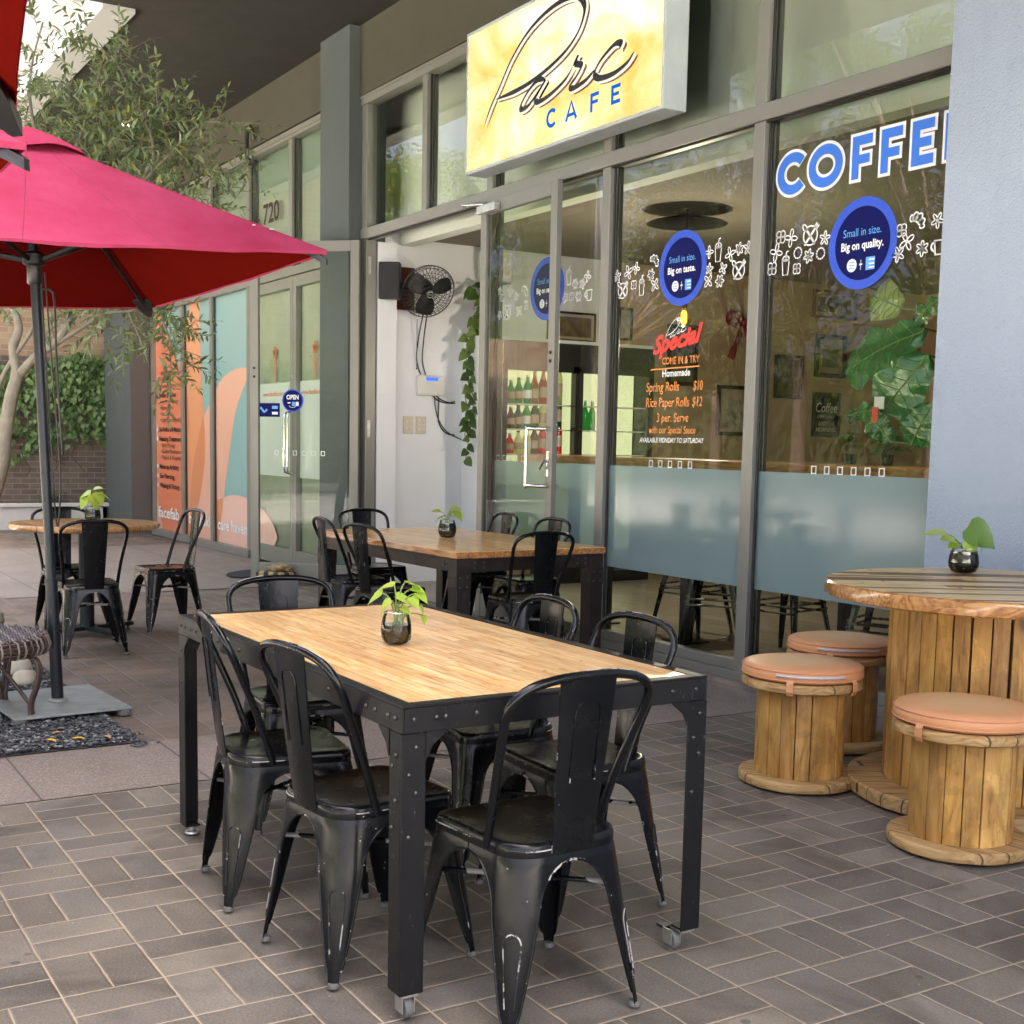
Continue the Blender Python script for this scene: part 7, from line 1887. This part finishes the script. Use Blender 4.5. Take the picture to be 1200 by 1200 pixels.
for b in [o for o in bpy.data.objects if o.name.startswith('interior_bulkhead')]: pass
jb = thing('junction_box', 'small pale electrical box on the bulkhead above the sign corner', 'electrical box', (-6.02,5.548,3.96)); mb = MB(); mb.box(-.06,.06,-.05,0,-.09,.09); mb.build('case', M['white_gloss'], jb, bevel=.006); mb = MB(); mb.box(-.02,.02,-.056,-.0505,-.03,.03); mb.build('switch', M['black_plastic'], jb)

# ------------------------------------------------------------------ by the open doors
mt = MB(); mt.lathe([(.0005,.004),(.34,.004),(.36,.010),(.355,.016),(.33,.017),(.0005,.014)], 40, cap0=False, cap1=False); mt.v = [(x*1.25, y*.8, z) for x, y, z in mt.v]
o = mt.build('door_mat', plain('dark_rubber_mat', (.03,.03,.032), .8, var=.3, scale=30, bump=.5), loc=(-12.35,4.62,.009), smooth=40); tag(o, 'dark oval rubber mat outside the clinic door', 'mat'); o.rotation_euler = (0,0,R(-50))
def checker():
    m, t = newmat('checked_cloth'); c = t.n('ShaderNodeTexChecker'); c.inputs['Scale'].default_value = 16; t.l(t.obj(), c.inputs['Vector']); c.inputs[1].default_value = (.42,.30,.14,1); c.inputs[2].default_value = (.03,.028,.025,1); t.done(t.bsdf(c.outputs[0], .8)); return m
bx_ = thing('shoe_box', 'low box with checked sides and shoes on top beyond the near chair back', 'box', (-11.48,4.46,.009), R(25))
mb = MB(); mb.box(-.17,.17,-.11,.11,.05,.12); mb.build('checked_box', checker(), bx_, bevel=.02); mb = MB(); mb.box(-.18,.18,-.12,.12,0,.049); mb.build('base_tray', M['black_plastic'], bx_, bevel=.008)
mb = MB(); rr_ = random.Random(2)
for k in range(8): mb.tube(catmull([(rr_.uniform(-.10,.14), rr_.uniform(-.07,.07), .135+.04*rr_.random()) for _ in range(4)],4), .018, 6)
mb.build('knotted_cloth', plain('tan_rope', (.36,.27,.15), .8, var=.3), bx_, smooth=60)

# ================================================================== street trees opposite (seen in the glass)
def street_tree(x, y, h, rad, seed, label, dens=1.0):
    r_ = random.Random(seed); t = thing('street_tree', label, 'tree', (x, y, -.02), 0, 'street trees across the road')
    mb = MB(); mb.tube(catmull([(0,0,0),(.08,.05,h*.2),(-.05,.1,h*.38),(.1,0,h*.55)],5), [.22-.008*i for i in range(16)], 8); mb.build('trunk', M['bark_dark'], t, smooth=60)
    mb = MB(); lf_ = MB(); cl_ = []
    for k in range(int(26*dens)):
        a = r_.uniform(0, 6.28); q = math.sqrt(r_.random())*rad; z = h*r_.uniform(.32,.98); q *= (1-.5*abs(z/h-.55))
        c = Vector((q*math.cos(a), q*math.sin(a), z)); cl_.append(c); mb.tube(catmull([(0,0,h*.34), c*.5+Vector((0,0,h*.2)), c],4), [.06-.005*i for i in range(9)], 5)
    mb.build('branches', M['bark_dark'], t, smooth=60)
    for c in cl_:
        cr_ = r_.uniform(.6,1.15)
        for k in range(int(330*dens)):
            v = Vector((r_.gauss(0,1), r_.gauss(0,1), r_.gauss(0,.8))); v = v.normalized()*cr_*r_.random()**.4
            d = Vector((r_.uniform(-1,1), r_.uniform(-1,1), r_.uniform(-1,.4))).normalized(); s_ = d.orthogonal().normalized(); L_ = r_.uniform(.10,.20); p = c+v
            lf_.add([p, p+d*L_*.5+s_*L_*.28, p+d*L_, p+d*L_*.5-s_*L_*.28], [(0,1,2,3)])
    lf_.build('crown', M['street_leaf'], t)
ST = [(-7,-10.5,9,3.4,'street tree mirrored in the coffee window'), (-12.5,-12,12,4.4,'tall street tree mirrored in the menu window'), (-18,-11,11.5,4.2,'street tree mirrored behind the menu lettering'), (-23.5,-12.5,12,4.4,'street tree mirrored in the folded door'), (-30,-11,10.5,4.2,'broad street tree mirrored left of the menu'), (-37,-12,8.5,3.8,'street tree mirrored in the left transom panes'), (-15,-18,13,4.6,'back row street tree mirrored above the menu'), (-24,-19,13,4.6,'back row street tree mirrored above the door'), (-33,-18,11,4.4,'back row street tree mirrored beside the sign'), (-1,-12,10,3.8,'street tree opposite the spool table'), (-33,-6.8,9.5,3.4,'near kerb street tree mirrored in the left transom panes'), (-41,-8.5,9,3.6,'second near kerb street tree mirrored left of the sign'), (-50,-10,9,3.6,'third near kerb street tree mirrored at the far left'), (-60,-12,9,3.6,'farthest street tree mirrored at the left')]
for k, (x, y, h, rad, lb) in enumerate(ST):
    street_tree(x, y, h, rad, 30+k, lb, 1.25)
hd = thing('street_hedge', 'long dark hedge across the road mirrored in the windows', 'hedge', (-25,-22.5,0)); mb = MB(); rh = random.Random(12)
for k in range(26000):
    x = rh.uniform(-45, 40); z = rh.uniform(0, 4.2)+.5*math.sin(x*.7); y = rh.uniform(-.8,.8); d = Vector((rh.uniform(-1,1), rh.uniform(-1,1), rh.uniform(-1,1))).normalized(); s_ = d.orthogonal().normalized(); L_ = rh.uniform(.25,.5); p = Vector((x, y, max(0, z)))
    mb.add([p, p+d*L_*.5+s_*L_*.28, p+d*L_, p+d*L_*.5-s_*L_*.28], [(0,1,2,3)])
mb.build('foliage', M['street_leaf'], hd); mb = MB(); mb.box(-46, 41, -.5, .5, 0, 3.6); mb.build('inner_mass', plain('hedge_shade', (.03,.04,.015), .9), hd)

# ================================================================== camera
fpx, ppx, ppy, yaw, pitch, roll, Hc = 1488.602, 581.604, 682.344, 1.0275834, -0.1100690, 0.0178474, 1.4
sy_, cy_ = math.sin(yaw), math.cos(yaw)
fwd = Vector((-sy_*math.cos(pitch), cy_*math.cos(pitch), math.sin(pitch))); rgt = Vector((cy_, sy_, 0)); upv = rgt.cross(fwd)
r2_ = rgt*math.cos(roll)+upv*math.sin(roll); u2_ = -rgt*math.sin(roll)+upv*math.cos(roll)
cam = bpy.data.cameras.new('camera'); co = bpy.data.objects.new('camera', cam); COL.objects.link(co)
mw = Matrix.Identity(4)
for i in range(3): mw[i][0] = r2_[i]; mw[i][1] = u2_[i]; mw[i][2] = -fwd[i]
mw[2][3] = Hc; co.matrix_world = mw
cam.sensor_fit = 'HORIZONTAL'; cam.sensor_width = 36; cam.lens = 36*fpx/1200
cam.shift_x = (600-ppx)/1200; cam.shift_y = (ppy-600)/1200; cam.clip_start = .05; cam.clip_end = 1500
SC.camera = co
SC.render.resolution_x = SC.render.resolution_y = 1024
SC.view_settings.view_transform = 'Standard'; SC.view_settings.look = 'None'; SC.view_settings.exposure = EXPOSURE; SC.view_settings.gamma = 1
SC.render.engine = 'CYCLES'
SC.cycles.max_bounces = 10; SC.cycles.diffuse_bounces = 4; SC.cycles.glossy_bounces = 5; SC.cycles.transparent_max_bounces = 14; SC.cycles.transmission_bounces = 6
SC.cycles.caustics_reflective = False; SC.cycles.caustics_refractive = False; SC.cycles.sample_clamp_indirect = 4.0
SC.cycles.use_denoising = True
